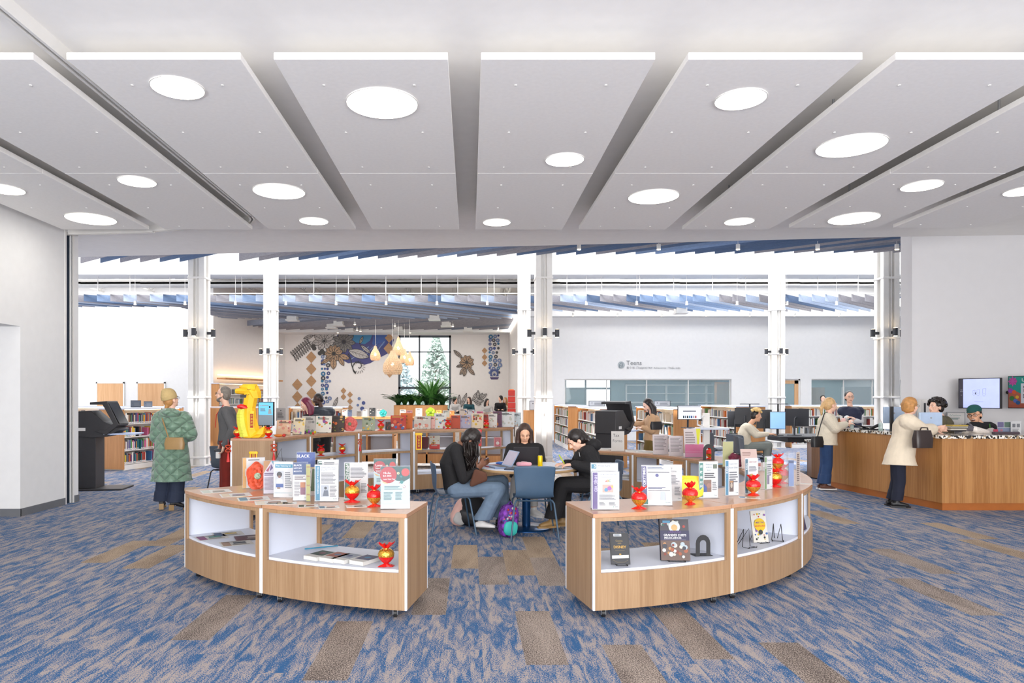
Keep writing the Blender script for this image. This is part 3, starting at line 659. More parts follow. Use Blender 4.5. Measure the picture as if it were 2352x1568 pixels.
def unit(label, c, ri, ro, a0, a1, t=.745, zp=.35, mids=(), b=.072, ends=(0, 0), group='curved oak display units'):
    """curved display unit between two angles; a0<a1"""
    ac = (a0+a1)/2; q = pt(c, (ri+ro)/2, ac); th = thing('display_unit', label, 'display unit', (q.x, q.y, 0), 0, group)
    g = .0035/ro; a0 += g; a1 -= g; w_ = .045
    mb = MB(); sector(mb, c, ri, ro, a0, a1, t-.03, t, 'oak_top'); mb.build('top', th, world=True, bevel=.003)
    def post(r_in, r_out, s0, s1, z0, z1, mat, nm):
        mb = MB(); sector(mb, c, r_in, r_out, s0, s1, z0, z1, mat, n=1); mb.build(nm, th, world=True)
    rt = t-.055
    for rr0, rr1, tg in ((ro-.02, ro, 'front'), (ri, ri+.02, 'rear')):
        r_ = (rr0+rr1)/2; e = .013/r_; s = w_/r_
        mb = MB(); sector(mb, c, rr0, rr1, a0+e, a1-e, rt, t-.03, 'oak'); mb.build(tg+'_rail', th, world=True)
        mb = MB(); sector(mb, c, rr0, rr1, a0+e, a1-e, b, zp-.02, 'oak'); mb.build(tg+'_panel', th, world=True)
        for aa, bb in ((a0+e, a0+e+s), (a1-e-s, a1-e)): post(rr0, rr1, aa, bb, zp-.02, rt, 'oak', 'stile')
        for aa, bb in ((a0, a0+e), (a1-e, a1)): post(rr0, rr1+.002 if tg == 'front' else rr1, aa, bb, b, t-.031, 'trim_white', 'edge_strip')
    for aa, k in ((a0, 1), (a1, -1)):
        tt = .012*k/ro
        lo, hi = sorted((aa, aa+tt)); post(ri+.02, ro-.02, lo, hi, b, t-.03, 'oak', 'side_panel')
        lo, hi = sorted((aa+tt, aa+2*tt)); post(ri+.02, ro-.02, lo, hi, zp, t-.03, 'laminate_white', 'side_lining')
    mb = MB(); sector(mb, c, ri+.02, ro-.02, a0+.025/ro, a1-.025/ro, zp-.02, zp, 'laminate_white'); mb.build('shelf', th, world=True)
    mb = MB(); sector(mb, c, ri+.02, ro-.02, a0+.012/ro, a1-.012/ro, b, b+.02, 'laminate_white'); mb.build('bottom_board', th, world=True)
    for z in mids:
        mb = MB(); sector(mb, c, ri+.02, ro-.02, a0+.025/ro, a1-.025/ro, z-.02, z, 'laminate_white'); mb.build('shelf', th, world=True)
        for rr0, rr1 in ((ro-.02, ro), (ri, ri+.02)):
            mb = MB(); sector(mb, c, rr0, rr1, a0+(.013+w_)/rr0, a1-(.013+w_)/rr0, z-.03, z+.003, 'oak'); mb.build('shelf_edge', th, world=True)
    for r_ in (ri+.09, ro-.09):
        for a_ in (a0+.11/ro, a1-.11/ro): caster_into(th, pt(c, r_, a_))
    return th
D = math.radians
unit('low curved oak display unit, front left pair, far-left one holding newspapers inside', RC, RI, RO, D(-51.3), D(-31.1))
unit('low curved oak display unit, front left pair, the one nearer the aisle', RC, RI, RO, D(-31.1), D(-10.7))
ra = [10.7, 30.8, 50.9, 70.8, 90.4, 110.6, 130.8, 151]
rl = ['low curved oak display unit right of the aisle, holding two cookbooks', 'low curved oak display unit second right of the aisle, with empty wire easels', 'low curved oak display unit at the far right bend of the ring',
      'low curved oak display unit behind the acrylic tubes at ring right side', 'low curved oak display unit under the pink book and maroon flower', 'low curved oak display unit under the paper racks and pink leaflets', 'low curved oak display unit under the tax forms sign']
for i in range(7): unit(rl[i], RC, RI, RO, D(ra[i]), D(ra[i+1]))
# tall rear-left units: circle centre chosen so that inner face passes through the measured joints
def unit_AB(label, A, B, R, side, depth=.5, t=1.04, zp=.33, mids=(.70,)):
    """inner face chord A->B (left to right as seen), concave towards the camera with radius R when side=1, convex when side=-1"""
    A, B = V((*A, 0)), V((*B, 0)); m = (A+B)/2; d = (B-A); L = d.length; n = V((-d.y, d.x, 0)).normalized()   # n points away from camera
    h = math.sqrt(R*R-L*L/4)
    if side == 1:
        c = m-n*h; ang = lambda p: math.atan2(p.x-c.x, -(p.y-c.y)); a, b = ang(A), ang(B)
        if a < 0: a += 2*PI
        if b < 0: b += 2*PI
        return unit(label, c, R, R+depth, min(a, b), max(a, b), t, zp, mids)
    c = m+n*h; ang = lambda p: math.atan2(p.x-c.x, -(p.y-c.y)); a, b = ang(A), ang(B)
    return unit(label, c, R-depth, R, min(a, b), max(a, b), t, zp, mids)
ul = ['tall curved oak shelving unit under the yellow paper snake, plain oak end to camera', 'tall curved oak shelving unit with two red ornaments on its middle shelf', 'tall curved oak shelving unit below the red festival book', 'tall curved oak shelving unit behind the girl with braids', 'tall curved oak shelving unit with the pink picture book on its shelf']
TC = V((.396, 8.47, 0))
for i in range(4): unit(ul[i], TC, 2.87, 3.44, D(-113-20*i), D(-93-20*i), 1.04, .33, (.70,))
unit_AB(ul[4], (.15, 11.42), (.77, 12.05), 2.9, 1, .3)
# round table
tb = thing('round_table', 'round white study table with oak-toned edge where three students sit', 'table', (.67, 8.15, 0))
mb = MB(); mb.lathe([(.6, .705), (.605, .71), (.605, .73), (.6, .735)], M('ply_edge', (176, 144, 104), .5), n=56); mb.build('table_edge', tb)
mb = MB(); mb.cyl((0, 0, .735), (0, 0, .74), .6, 'laminate_white', n=56); mb.build('tabletop', tb)
mb = MB(); mb.cyl((0, 0, .03), (0, 0, .705), .05, M('pole_blue', (22, 70, 120), .25, .5), n=28); mb.build('pedestal', tb)
mb = MB(); mb.lathe([(.3, 0), (.3, .008), (.28, .02), (.05, .035)], 'pole_blue', n=48); mb.build('base_disc', tb)
# shell chair
def make_chair(label, loc, rz, mat, lm, s=1.0):
    t = thing('shell_chair', label, 'chair', loc, rz, 'shell chairs')
    prof = [(.21, .435, .19), (.18, .452, .215), (.05, .452, .225), (-.10, .442, .225), (-.17, .455, .215), (-.205, .50, .205), (-.215, .58, .21), (-.225, .68, .222), (-.24, .79, .232), (-.245, .815, .225)]
    vs = []; fs = []; n = 10
    for i, (y, z, hw) in enumerate(prof):
        for j in range(n+1):
            u = j/n*2-1; back = min(1, max(0, (z-.46)/.2)); x = hw*u
            vs.append((x, y+.035*u*u*back, z+.018*u*u*(1-back)-(.012*u**6 if i in (0, len(prof)-1) else 0)))
    for i in range(len(prof)-1):
        for j in range(n): k = i*(n+1)+j; fs.append((k, k+1, k+n+2, k+n+1))
    mb = MB(); mb.add(vs, fs, mat, smooth=True); o = mb.build('shell', t, solid=.008, subd=1)
    mb = MB(); mb.tube([(-.17, .16, .43), (-.17, -.14, .425), (.17, -.14, .425), (.17, .16, .43), (-.17, .16, .43)], .009, lm); mb.build('seat_frame', t)
    for sx in (-1, 1):
        for sy in (-1, 1):
            mb = MB(); mb.tube([(sx*.15, sy*.10, .432), (sx*.195, sy*.16, .43), (sx*.215, sy*.185, .40), (sx*.262, sy*.255, 0.0)], .0105, lm, n=10); mb.build('leg', t)
    return t
ch0 = make_chair('blue shell chair with its back to the camera at the round table', (.70, 7.62, 0), 0, 'chair_blue', 'leg_blue')
def chair(label, x, y, rz): return dup(ch0, (x, y, 0), rz, label)
chair('blue shell chair carrying the girl with black braids', -.22, 7.93, -PI/2+.15)
chair('blue shell chair of the girl in the black hoodie', 1.55, 8.05, PI/2)
chair('blue shell chair of the girl behind the dark laptop', .78, 9.1, PI)
chg = make_chair('grey shell chair, leftmost of the row before the book range', (5.4, 14.8, 0), -PI/2, 'chair_grey', 'charcoal')
for lb, x, y, rz in (('grey shell chair, second of row left of the computer user', 5.6, 14.1, -PI/2+.3), ('grey shell chair, third of row left of the computer user', 5.42, 13.3, -PI/2), ('grey shell chair directly behind the computer user', 5.28, 12.75, -PI/2-.2),
                     ('grey shell chair carrying the computer user', 5.62, 13.75, -PI/2), ('grey shell chair at the right end of the computer table', 9.05, 14.6, PI/2), ('grey shell chair beyond the grey-sweatered man', -3.78, 10.75, -.3)):
    dup(chg, (x, y, 0), rz, lb)
# book ranges -------------------------------------------------------------
BOOKC = [('cream', 'e6ddcf'), ('white', 'f0eee8'), ('dark red', '8c2f2c'), ('red', 'c23a34'), ('navy', '2c3a5a'), ('blue', '4c78a8'), ('teal', '2f7c80'), ('green', '5d8a4f'), ('yellow', 'e2b93a'), ('orange', 'dc7a35'), ('black', '262628'), ('brown', '7a563c'), ('grey', '8c8f94'), ('pink', 'd66a94'), ('purple', '6a4a82')]
BK = []
def bk_proto(label):
    mb = MB(); mb.box(-.5, -.5, 0, .5, .5, 1, 'book_cover'); mb.box(-.42, -.512, .04, .42, -.5, .16, 'paper'); mb.box(-.4, -.49, .985, .4, .47, 1.004, 'paper')
    return mb.build('library_book')
class Bin: pass
STUFF = {}
BUDGET = [292]
def place_book(T, th_, dp, ht, colr, desc, grp, far):
    if BUDGET[0] > 0 and not far:
        BUDGET[0] -= 1
        if not BK: BK.append(bk_proto('x')); o = BK[0]
        else: o = BK[0].copy(); C.objects.link(o)
        o.matrix_basis = T @ Matrix.Diagonal((th_, dp, ht, 1)); o.color = lin(tuple(int(colr[1][i:i+2], 16) for i in (0, 2, 4)))
        n = cnt(desc); tag(o, '%s-spined book, %s from left on the %s' % (colr[0], n, desc), 'book', grp)
    else:
        mb = STUFF.setdefault(grp, MB()); mb.box(-th_/2, -dp/2, 0, th_/2, dp/2, ht, X(colr[1]), T)
def bookrange(label, p, rz, L, short, h=1.336, ns=4, depth=.62, far=False, seed=0, fill=.8, double=True, light=True, cols=None, endm='oak_range', indiv_rows=9):
    t = thing('bookcase', label, 'bookcase', (p[0], p[1], 0), rz, 'library book ranges'); d = depth
    for x in (0, L-.035): mb = MB(); mb.box(x, 0, .02, x+.035, d, h-.03, endm); mb.build('end_panel', t)
    mb = MB(); mb.box(-.02, -.02, h-.03, L+.02, d+.02, h, 'laminate_white'); mb.build('top', t)
    mb = MB(); mb.box(.035, .02, 0, L-.035, d-.02, .11, 'shelf_white'); mb.build('base', t)
    mb = MB(); y0 = d/2-.01 if double else d-.03; mb.box(.035, y0, .11, L-.035, y0+.02, h-.03, 'shelf_white'); mb.build('back_panel', t)
    sd = d/2-.02 if double else d-.04; pitch = (h-.03-.16)/ns; r = random.Random(seed); T0 = t.matrix_basis
    if light: mb = MB(); mb.box(.05, .02, h-.045, L-.05, .045, h-.031, 'warm_strip'); mb.build('light_strip', t)
    rows = ['bottom shelf', 'lower shelf', 'second shelf from top', 'top shelf'] if ns == 4 else ['shelf row %s' % nth(k+1) for k in range(ns)]
    for k in range(ns):
        z = .14+k*pitch; mb = MB(); mb.box(.035, .02, z-.02, L-.035, .02+sd, z, 'shelf_white'); mb.build('shelf', t)
        x = .06
        while x < L-.08:
            if r.random() < .06*(1.6-fill)*2: x += r.uniform(.05, .22); continue
            w_ = r.choice([.018, .024, .03, .036, .045]); ht = min(pitch-.04, r.uniform(.17, .235)); c = r.choice(cols or BOOKC)
            place_book(T0 @ Matrix.Translation((x+w_/2, .1, z)), w_*.93, .15, ht, c, rows[k]+' '+short, 'books on the '+short.split(' of ', 1)[-1], far or k >= indiv_rows)
            x += w_
    return t
lit = [c for c in BOOKC if c[0] in ('cream', 'white', 'cream', 'grey', 'dark red', 'blue', 'orange', 'green')]+[BOOKC[1], BOOKC[0], BOOKC[0], BOOKC[1]]
# left range beside the green coat (face runs away from the camera)
def rzdir(a, b): return math.atan2(b[1]-a[1], b[0]-a[0])
pa, pb = (-7.42, 14.6), (-6.95, 16.4)
bookrange('oak-ended book range at left, books facing the green coated woman', pa, rzdir(pa, pb), 1.86, 'of the left range', seed=4, depth=.62, light=True)
bookrange('oak-panelled range behind the left column, plain back to camera', (-6.75, 16.7), 0, 1.5, 'of the range behind the left column', seed=5, far=True, depth=.5, double=False)
# its front is closed by an oak panel
mb = MB(); mb.box(-6.8, 16.62, .03, -5.2, 16.66, 1.31, 'oak_range'); tag(mb.build('oak_screen'), 'plain oak panel standing between the left column and the grey-sweatered man', 'panel')
bookrange('long low book range further back behind the self-checkout at left', (-11.8, 17.6), 0, 4.2, 'of the rear left range', seed=6, far=True, depth=.5)
# right hand ranges
bookrange('book range under letter K sign behind the dark self-checkout', (2.85, 18.2), -PI/2, 3.2, 'of the K range', seed=7, far=False, cols=lit, fill=.9, depth=.6)
bookrange('book range with letter D sign just right of the middle column', (2.9, 23.6), -PI/2, 3.4, 'of the D range', seed=8, far=True, cols=lit, depth=.6)
bookrange('book range whose oak end with letter T stands behind the catalogue monitor', (4.47, 18.4), -PI/2, 3.4, 'of the monitor range', seed=9, far=True, cols=lit, fill=.5, depth=.6)
bookrange('book range further back behind the computer tables', (7.33, 21.9), -PI/2, 3.1, 'of the T range', seed=10, cols=lit, depth=.8)
bookrange('wide book range facing the camera behind the service desk', (9.95, 21.2), 0, 4.6, 'of the range behind the desk', seed=12, cols=lit, ns=4, depth=.5)
bookrange('brightly lit book range behind the purple haired woman', (-4.6, 17.3), 0, 1.4, 'of the lit range', seed=13, cols=lit, depth=.5)
# alcove cases along the slanted wall
a0_, a1_ = V((-9.9, 26.9)), V((-8.75, 31.2)); rzz = math.atan2((a1_-a0_).y, (a1_-a0_).x)
bookrange('tall pale wall bookcase under the glowing alcove at left', (a0_.x, a0_.y), rzz, 4.2, 'of the alcove case', h=2.15, ns=5, depth=.35, far=True, seed=14, cols=lit, double=False)
mb = MB(); mb.box(0, -.3, 2.3, 4.3, .1, 2.36, 'oak_range', Matrix.Translation((a0_.x, a0_.y, 0)) @ Matrix.Rotation(rzz, 4, 'Z')); tag(mb.build('alcove_ledge'), 'thin oak ledge over the alcove bookcase at left', 'ledge')
mb = MB(); mb.box(0, .02, 2.45, 4.3, .07, 2.5, 'warm_strip', Matrix.Translation((a0_.x, a0_.y, 0)) @ Matrix.Rotation(rzz, 4, 'Z')); tag(mb.build('cove_light'), 'warm glowing cove light above the alcove bookcase at left', 'light strip')
# low shelf units in the middle distance with books standing on top
for lb, x0, x1, Y in (('pale low display unit with upright books on top, left of the planter', 780, 905, 15.6), ('low oak display unit just in front of the planter', 915, 1045, 15.2), ('low oak display unit in front of the seated children', 1055, 1180, 14.8)):
    a = W(x0, 950, Y).x; b = W(x1, 950, Y).x; t = thing('low_display_unit', lb, 'display unit', ((a+b)/2, Y, 0), 0, 'low units in the reading room'); hw = (b-a)/2; z = 1.12
    mb = MB(); mb.box(-hw, 0, z-.05, hw, .5, z, 'oak_range'); mb.build('top', t)
    mb = MB(); mb.box(-hw, .47, .1, hw, .5, z-.05, 'laminate_white'); mb.build('back_panel', t)
    for k in range(3): mb = MB(); q = -hw+k*(hw-.02); mb.box(q, 0, .1, q+.04, .47, z-.05, 'oak_range'); mb.build('upright', t)
    mb = MB(); mb.box(-hw, 0, .1, hw, .47, .3, 'oak_range'); mb.build('plinth', t)
    mb = MB(); mb.box(-hw, .02, .68, hw, .47, .7, 'laminate_white'); mb.build('shelf', t)
    for sx in (-hw+.1, hw-.1): caster_into(t, V(((a+b)/2+sx, Y+.1, 0)))
# service desk
dk_ = thing('service_desk', 'long oak service desk with black and white terrazzo top at right', 'service desk', (7.6, 9.9, 0))
inn = [(6.51, 9.42), (9.35, 9.42), (9.35, 10.1), (7.13, 10.1), (6.93, 11.9), (6.27, 11.9)]
def off_poly(p, e): return [(6.51-e, 9.42-e), (9.35, 9.42-e), (9.35, 10.1+e), (7.13+e, 10.1+e), (6.93+e, 11.9+e), (6.27-e, 11.9+e)]
mb = MB(); mb.prism(off_poly(inn, 0), .1, .99, 'oak_desk'); mb.build('body', dk_, world=True)
mb = MB(); mb.prism(off_poly(inn, -.012), 0.0, .1, M('desk_kick', (168, 98, 44), .35)); mb.build('toe_kick', dk_, world=True)
mb = MB(); mb.prism(off_poly(inn, .02), .99, 1.035, 'terrazzo'); mb.build('countertop', dk_, world=True, bevel=.004)
ld = thing('low_desk', 'lower rounded wing of the service desk in darker oak', 'service desk', (7.2, 12.9, 0))
mb = MB(); pl = [(6.75, 12.0), (7.6, 12.0), (7.6, 13.7), (6.95, 13.7), (6.66, 13.5), (6.6, 13.2)]; mb.prism(pl, .02, .70, 'oak_dark'); mb.build('body', ld, world=True)
mb = MB(); mb.prism([(6.72, 11.96), (7.62, 11.96), (7.62, 13.74), (6.93, 13.74), (6.62, 13.53), (6.56, 13.2)], .70, .735, 'terrazzo'); mb.build('countertop', ld, world=True)
# computer table
ct = thing('computer_table', 'long black computer table with angled legs behind the service desk wing', 'table', (7.3, 14.1, 0))
mb = MB(); mb.box(-1.1, -.45, .75, 1.75, .75, .78, 'charcoal'); mb.build('tabletop', ct, bevel=.005)
mb = MB(); mb.prism([(-.9, -.35), (1.6, -.35), (1.6, .6), (-.9, .6)], .66, .75, 'charcoal'); mb.build('beam', ct)
for x in (-.25, 1.3):
    mb = MB(); mb.box(x-.06, -.06, 0, x+.06, .06, .66, 'black'); mb.build('leg', ct); mb = MB(); mb.tube([(x+.08, 0, .1), (x+.42, 0, .66)], .025, 'charcoal'); mb.build('brace', ct)
def monitor(label, p, rz, w_=.5, h=.3, screen='charcoal', zt=.78, port=False, stand='charcoal', face='back', art_items=None, name='monitor', cat='monitor', casing='charcoal'):
    t = thing(name, label, cat, (p[0], p[1], zt), rz, None); zc = p[2]-zt
    mb = MB(); mb.box(-w_/2, -.02, zc-h/2, w_/2, .02, zc+h/2, casing); mb.build('casing', t, bevel=.004)
    mb = MB(); mb.box(-w_/2+.01, -.0225, zc-h/2+.012, w_/2-.01, -.02, zc+h/2-.01, screen)
    mb.build('screen', t)
    if art_items:
        mb = MB(); art(mb, w_-.02, h-.022, art_items, facing((0, -.0226, zc-h/2+.012))); mb.build('screen_image', t)
    if stand:
        mb = MB(); mb.tube([(0, .02, zc), (0, .07, zc-.02), (0, .09, .01)], .018, stand); mb.build('stand', t)
        mb = MB(); mb.box(-.11, -.0, 0, .11, .18, .012, stand); mb.build('stand_base', t)
    return t
M('screen_blue', (120, 170, 220), .3, emit=.5); M('screen_white', (226, 232, 248), .3, emit=.75); M('screen_lilac', (168, 178, 226), .3, emit=.55); M('imac', (176, 196, 222), .3, .2)
monitor('dark portrait monitor left of the blond haired computer user', (*W(1690, 962, 14.9).xy, W(0, 962, 14.9).z), 2.6, .34, .34, zt=.78)
for lb, px, py, Y, rz, w_, h, sc_ in (('dark monitor just behind the blond haired user', 1712, 955, 14.6, 2.7, .42, .36, 'charcoal'), ('dark monitor right of the blond haired user', 1755, 962, 14.5, 2.8, .3, .4, 'charcoal'), ('monitor with glowing blue screen in front of the computer user', 1786, 965, 14.0, -.35, .3, .36, 'screen_blue'), ('black monitor turned away at right end of computer table', 1830, 958, 14.2, 2.2, .5, .36, 'charcoal')):
    p = W(px, py, Y); monitor(lb, (p.x, p.y, p.z), rz, w_, h, sc_)
for lb, px, Y in (('slim black T-shaped lamp post over the left computers', 1722, 14.8), ('slim black T-shaped lamp post over the right computers', 1787, 14.7)):
    p = W(px, 928, Y); mb = MB(); mb.box(-.012, -.012, .78, .012, .012, p.z, 'black'); mb.box(-.2, -.03, p.z, .2, .03, p.z+.012, 'charcoal'); o = mb.build('task_light'); o.location = (p.x, p.y, 0); tag(o, lb, 'lamp')
# catalogue station
t = thing('catalogue_stand', 'white catalogue stand with small shelf below the large monitor', 'stand', (4.72, 13.6, 0))
mb = MB(); mb.box(-.3, -.2, 0, .3, .2, .03, 'shelf_white'); mb.box(-.06, .02, .03, .06, .1, 1.25, 'shelf_white'); mb.build('post', t)
mb = MB(); mb.box(-.35, -.25, .93, .35, .2, .96, 'laminate_white'); mb.build('work_shelf', t)
mb = MB(); mb.tube([(-.05, 0, 1.2), (-.2, -.03, 1.12), (-.2, -.03, 1.02), (-.03, 0, .96)], .018, 'paper'); mb.build('cable', t)
cat_items = [('r', .02, .03, .98, .1, 'cfd6ea'), ('t', .2, .33, .8, .47, 'DID YOU MIS ONE', '4a4d66', 'b')]+[('r', .2+.09*i, .74, .27+.09*i, .95, c) for i, c in enumerate(('31566b', '6b7f8f', '202428', '3f86a8', '2d57a8', 'c9ccd6', 'd04a44'))]
cat_items = [i for i in cat_items if i[0] != 't']+[('l', .2, .34, .8, .46, 1, '4a4d66')]
monitor('large monitor showing a bright catalogue page behind the paper racks', (W(1583, 947, 13.5).x, 13.5, W(1583, 947, 13.5).z), 0, .46, .28, 'screen_white', zt=.96, stand='charcoal', art_items=cat_items)
# self-checkout kiosks
def kiosk(label, loc, rz, screen):
    t = thing('self_checkout', label, 'kiosk', loc, rz, 'self-checkout kiosks')
    mb = MB(); mb.box(-.2, -.17, .03, .17, .2, .95, 'kiosk'); mb.build('pedestal', t, bevel=.006)
    mb = MB(); mb.box(-.28, -.26, 0, .62, .3, .03, 'kiosk'); mb.build('base_plate', t, bevel=.01)
    mb = MB(); T = Matrix.Rotation(PI/2, 4, 'X'); mb.prism([(-.24, .92), (.12, .88), (.36, .9), (.58, 1.02), (.3, 1.16), (.1, 1.34), (-.22, 1.32)], -.2, .2, 'kiosk', T); mb.build('cabinet', t, bevel=.008)
    mb = MB(); mb.prism([(.16, 1.0), (.36, .93), (.56, 1.1), (.37, 1.5), (.1, 1.48), (.1, 1.44), (.3, 1.44), (.47, 1.12), (.36, 1.02)], -.23, .23, 'kiosk', T); mb.build('screen_housing', t, bevel=.006)
    mb = MB(); mb.add([(.565, -.2, 1.12), (.565, .2, 1.12), (.385, .2, 1.48), (.385, -.2, 1.48)], [(0, 1, 2, 3)], screen); mb.build('touch_screen', t)
    mb = MB(); mb.box(.3, -.2, .93, .82, .2, .955, M('shelf_glow', (190, 206, 238), .4)); mb.build('scan_shelf', t, bevel=.004)
    mb = MB(); mb.box(-.1, -.203, 1.0, .02, -.2, 1.05, 'paper'); mb.build('paper_sticker', t)
    return t
kiosk('black self-checkout kiosk beside the left wall', (-6.5, 11.65, 0), 0.12, 'black_gloss')
kiosk('black self-checkout kiosk used by the woman in tan sweater', (2.52, 12.25, 0), 0.95, 'screen_blue')
# planter
pl_ = thing('planter', 'curved oak planter box in front of the far window', 'planter', (W(966, 930, 25).x, 25, 0))
mb = MB()
n = 20; pts = [(.98*math.cos(PI+PI*i/n)*1.0, .35*math.sin(PI+PI*i/n)) for i in range(n+1)]+[(.98, .5), (-.98, .5)]
mb.prism(pts, 0, 1.29, 'oak_range'); mb.build('box', pl_)
mb = MB(); mb.prism([(x*.93, y*.9) for x, y in pts], 1.29, 1.31, M('soil', (60, 46, 36), .95)); mb.build('soil', pl_)
def leafplant(label, px, Y, h, spread, seed, mat, nl=26, curve=.75):
    p = W(px, 930, Y); t = thing('leafy_plant', label, 'plant', (p.x, p.y, 1.3), 0, 'plants in the planter'); r = random.Random(seed)
    for q in range(nl):
        a = r.random()*6.28; L = h*r.uniform(.55, 1); wd = .075*r.uniform(.7, 1.3); mb = MB(); pts = []
        for s_ in range(6):
            u = s_/5; rad = spread*u**1.5*r.uniform(.9, 1.1); pts.append(V((rad*math.cos(a), rad*math.sin(a), L*(u-curve*u*u*.6))))
        side = V((-math.sin(a), math.cos(a), 0)); vs = []; fs = []
        for i, c in enumerate(pts):
            w_ = wd*math.sin(PI*min(.98, .3+i/7.2)); vs += [c-side*w_, c+side*w_+V((0, 0, .01))]
        fs = [(2*i, 2*i+1, 2*i+3, 2*i+2) for i in range(5)]
        mb.add(vs, fs, mat, smooth=True); mb.build('leaf', t)
g1 = M('leaf_dark', (44, 86, 44), .5, var=.35, vs=5); g2 = M('leaf_mid', (74, 128, 56), .5, var=.3, vs=5)
for i, (px, h, sp_) in enumerate(((915, .75, .6), (930, .7, .5), (945, .8, .5), (962, .75, .45), (980, .8, .5), (1000, .9, .5), (1016, .8, .55))):
    leafplant('broad dark green leafy plant in the planter, %s from left' % nth(i+1), px, 25+.15*(i % 3), h, sp_, 40+i, g2 if i % 2 else g1, nl=34)
leafplant('tall feathery palm rising over the planter before the window', 990, 25.1, 1.35, .7, 60, g2, nl=60, curve=.35)
# pendants
def pendant(label, px, ytop, ybot, wpx, Y, kind=0):
    z1 = W(0, ytop, Y).z; z0 = W(0, ybot, Y).z; R = wpx/2/F*Y; x = W(px, 0, Y).x; Hh = z1-z0
    t = thing('woven_pendant_lamp', label, 'pendant lamp', (x, Y, z0), 0, 'woven pendant lamps')
    mb = MB(); nr, nc = 11, 22; vs = []; fs = []
    for i in range(nr+1):
        u = i/nr
        rr = R*(([.80, .93, 1, 1, .97, .9, .8, .66, .5, .36, .26, .2]) if kind == 0 else ([1, .98, .93, .87, .78, .68, .57, .47, .37, .28, .2, .14]))[i]
        for j in range(nc):
            a = 2*PI*(j+.5*(i % 2))/nc; vs.append((rr*math.cos(a), rr*math.sin(a), Hh*u))
    for i in range(nr):
        for j in range(nc):
            j2 = (j+1) % nc; a, b = i*nc+j, i*nc+j2; c, d = (i+1)*nc+j, (i+1)*nc+j2
            fs += ([(a, b, c), (b, d, c)] if i % 2 == 0 else [(a, b, d), (a, d, c)])
    mb.add(vs, fs, M('rattan', (236, 206, 170), .6)); o = mb.build('shade', t); md = o.modifiers.new('w', 'WIREFRAME'); md.thickness = .028*max(.6, R/.35); md.use_replace = True
    mb = MB(); mb.ell((0, 0, Hh*.42), (.05, 0, 0), (0, .05, 0), (0, 0, .07), 'spot_glow', n=10, k=6); mb.build('bulb', t)
    mb = MB(); mb.cyl((0, 0, Hh*.5), (0, 0, 6.3-z0), .006, 'metal_white', n=5); mb.build('cord', t)
pendant('small egg-shaped woven pendant lamp, leftmost of the cluster', 862, 795, 827, 23, 27); pendant('large round woven pendant lamp, biggest of cluster', 902, 806, 859, 44, 26.5)
pendant('cone-shaped woven pendant lamp above the big round one', 915, 776, 815, 30, 27.3, 1); pendant('small woven pendant lamp, rightmost before the window', 941, 809, 839, 20, 27); pendant('pale woven pendant lamp half hidden behind its neighbours', 929, 802, 833, 22, 28.5)
# bench of the children, red tower
mb = MB(); mb.box(0, 0, 0, 2.45, 1.2, .92, 'paint_warm'); o = mb.build('reading_bench'); o.location = (W(1040, 0, 28).x, 27.6, 0); tag(o, 'pale raised reading bench where the five children sit', 'bench')
t = thing('paper_lantern_tower', 'tall red stacked paper tower with orange top before the side wall', 'decoration', (W(1175, 0, 14.5).x, 14.5, 0))
p = W(1175, 895, 14.5)
for k in range(6):
    mb = MB(); z = p.z-.13*(k+1); wv = .07+.004*k; mb.box(-wv, -wv, z, wv, wv, z+.122, M('tower_red', (196, 44, 30), .6)); mb.build('lantern_box', t, bevel=.01)
mb = MB(); mb.cyl((0, 0, p.z-.012), (0, 0, p.z+.012), .05, M('tower_orange', (240, 120, 20), .5)); mb.build('top_cap', t); mb = MB(); mb.box(-.03, -.03, 0, .03, .03, p.z-.78, 'tower_red'); mb.build('post', t)
# wall screens
def tv(label, A, B, zt_l, zb_l, items, base):
    A, B = V(A), V(B); c = (A+B)/2; d = B-A; w_ = d.length; rz = math.atan2(d.y, d.x); h = zt_l-zb_l
    t = thing('wall_screen', label, 'screen', (c.x, c.y, zb_l), rz, 'wall screens')
    mb = MB(); mb.box(-w_/2, 0, 0, w_/2, .05, h, 'black'); mb.build('casing', t, bevel=.004)
    mb = MB(); mb.box(-w_/2+.012, -.003, .012, w_/2-.012, 0, h-.012, base); mb.build('display', t)
    mb = MB(); art(mb, w_-.024, h-.024, items, facing((0, -.0035, .012))); mb.build('screen_image', t)
    mb = MB(); T = t.matrix_basis.inverted(); mb.tube([T @ V((c.x, c.y+.03, zb_l+h/2)), T @ V((c.x+.1, 11.19, zb_l+h/2))], .03, 'black'); mb.build('wall_arm', t)
gl = 'a8aed8'
it = [('r', 0, 0, .11, 1, '504e5c'), ('r', .04, .37, .09, .39, 'c8c8da'), ('r', .03, .43, .1, .45, 'c8c8da'), ('r', .05, .55, .08, .57, 'c8c8da')]
for x, s in ((.36, .05), (.46, .06), (.6, .075)): it += [('s', [(x, .5-s*2), (x+s*1.1, .5-s*2.2), (x+s, .5), (x, .5), (x, .5-s*2)], '7c80b0', .004), ('s', [(x-.01, .53), (x+s*.5, .53+s), (x+s*1.2, .52)], '7c80b0', .003)]
it += [('r', .4, .79, .62, .795, '8a8ec0')]
tv('wall screen with pale lilac slide beside the curly haired clerk', (W(2201, 0, 10.95).x, 10.95), (W(2298, 0, 10.4).x, 10.4), W(0, 868, 10.65).z, W(0, 938, 10.65).z, it, 'screen_lilac')
it = [('r', 0, 0, 1, 1, '1f9c90'), ('p', [(0, .35), (.35, .6), (.4, 1), (0, 1)], 'b8654e'), ('p', [(0, .9), (1, .9), (1, 1), (0, 1)], 'b55a44'), ('r', .28, .22, .98, .86, 'e8ecf8'), ('t', .3, .05, .9, .17, 'UPCOMING', 'eef4f4', 'b')]
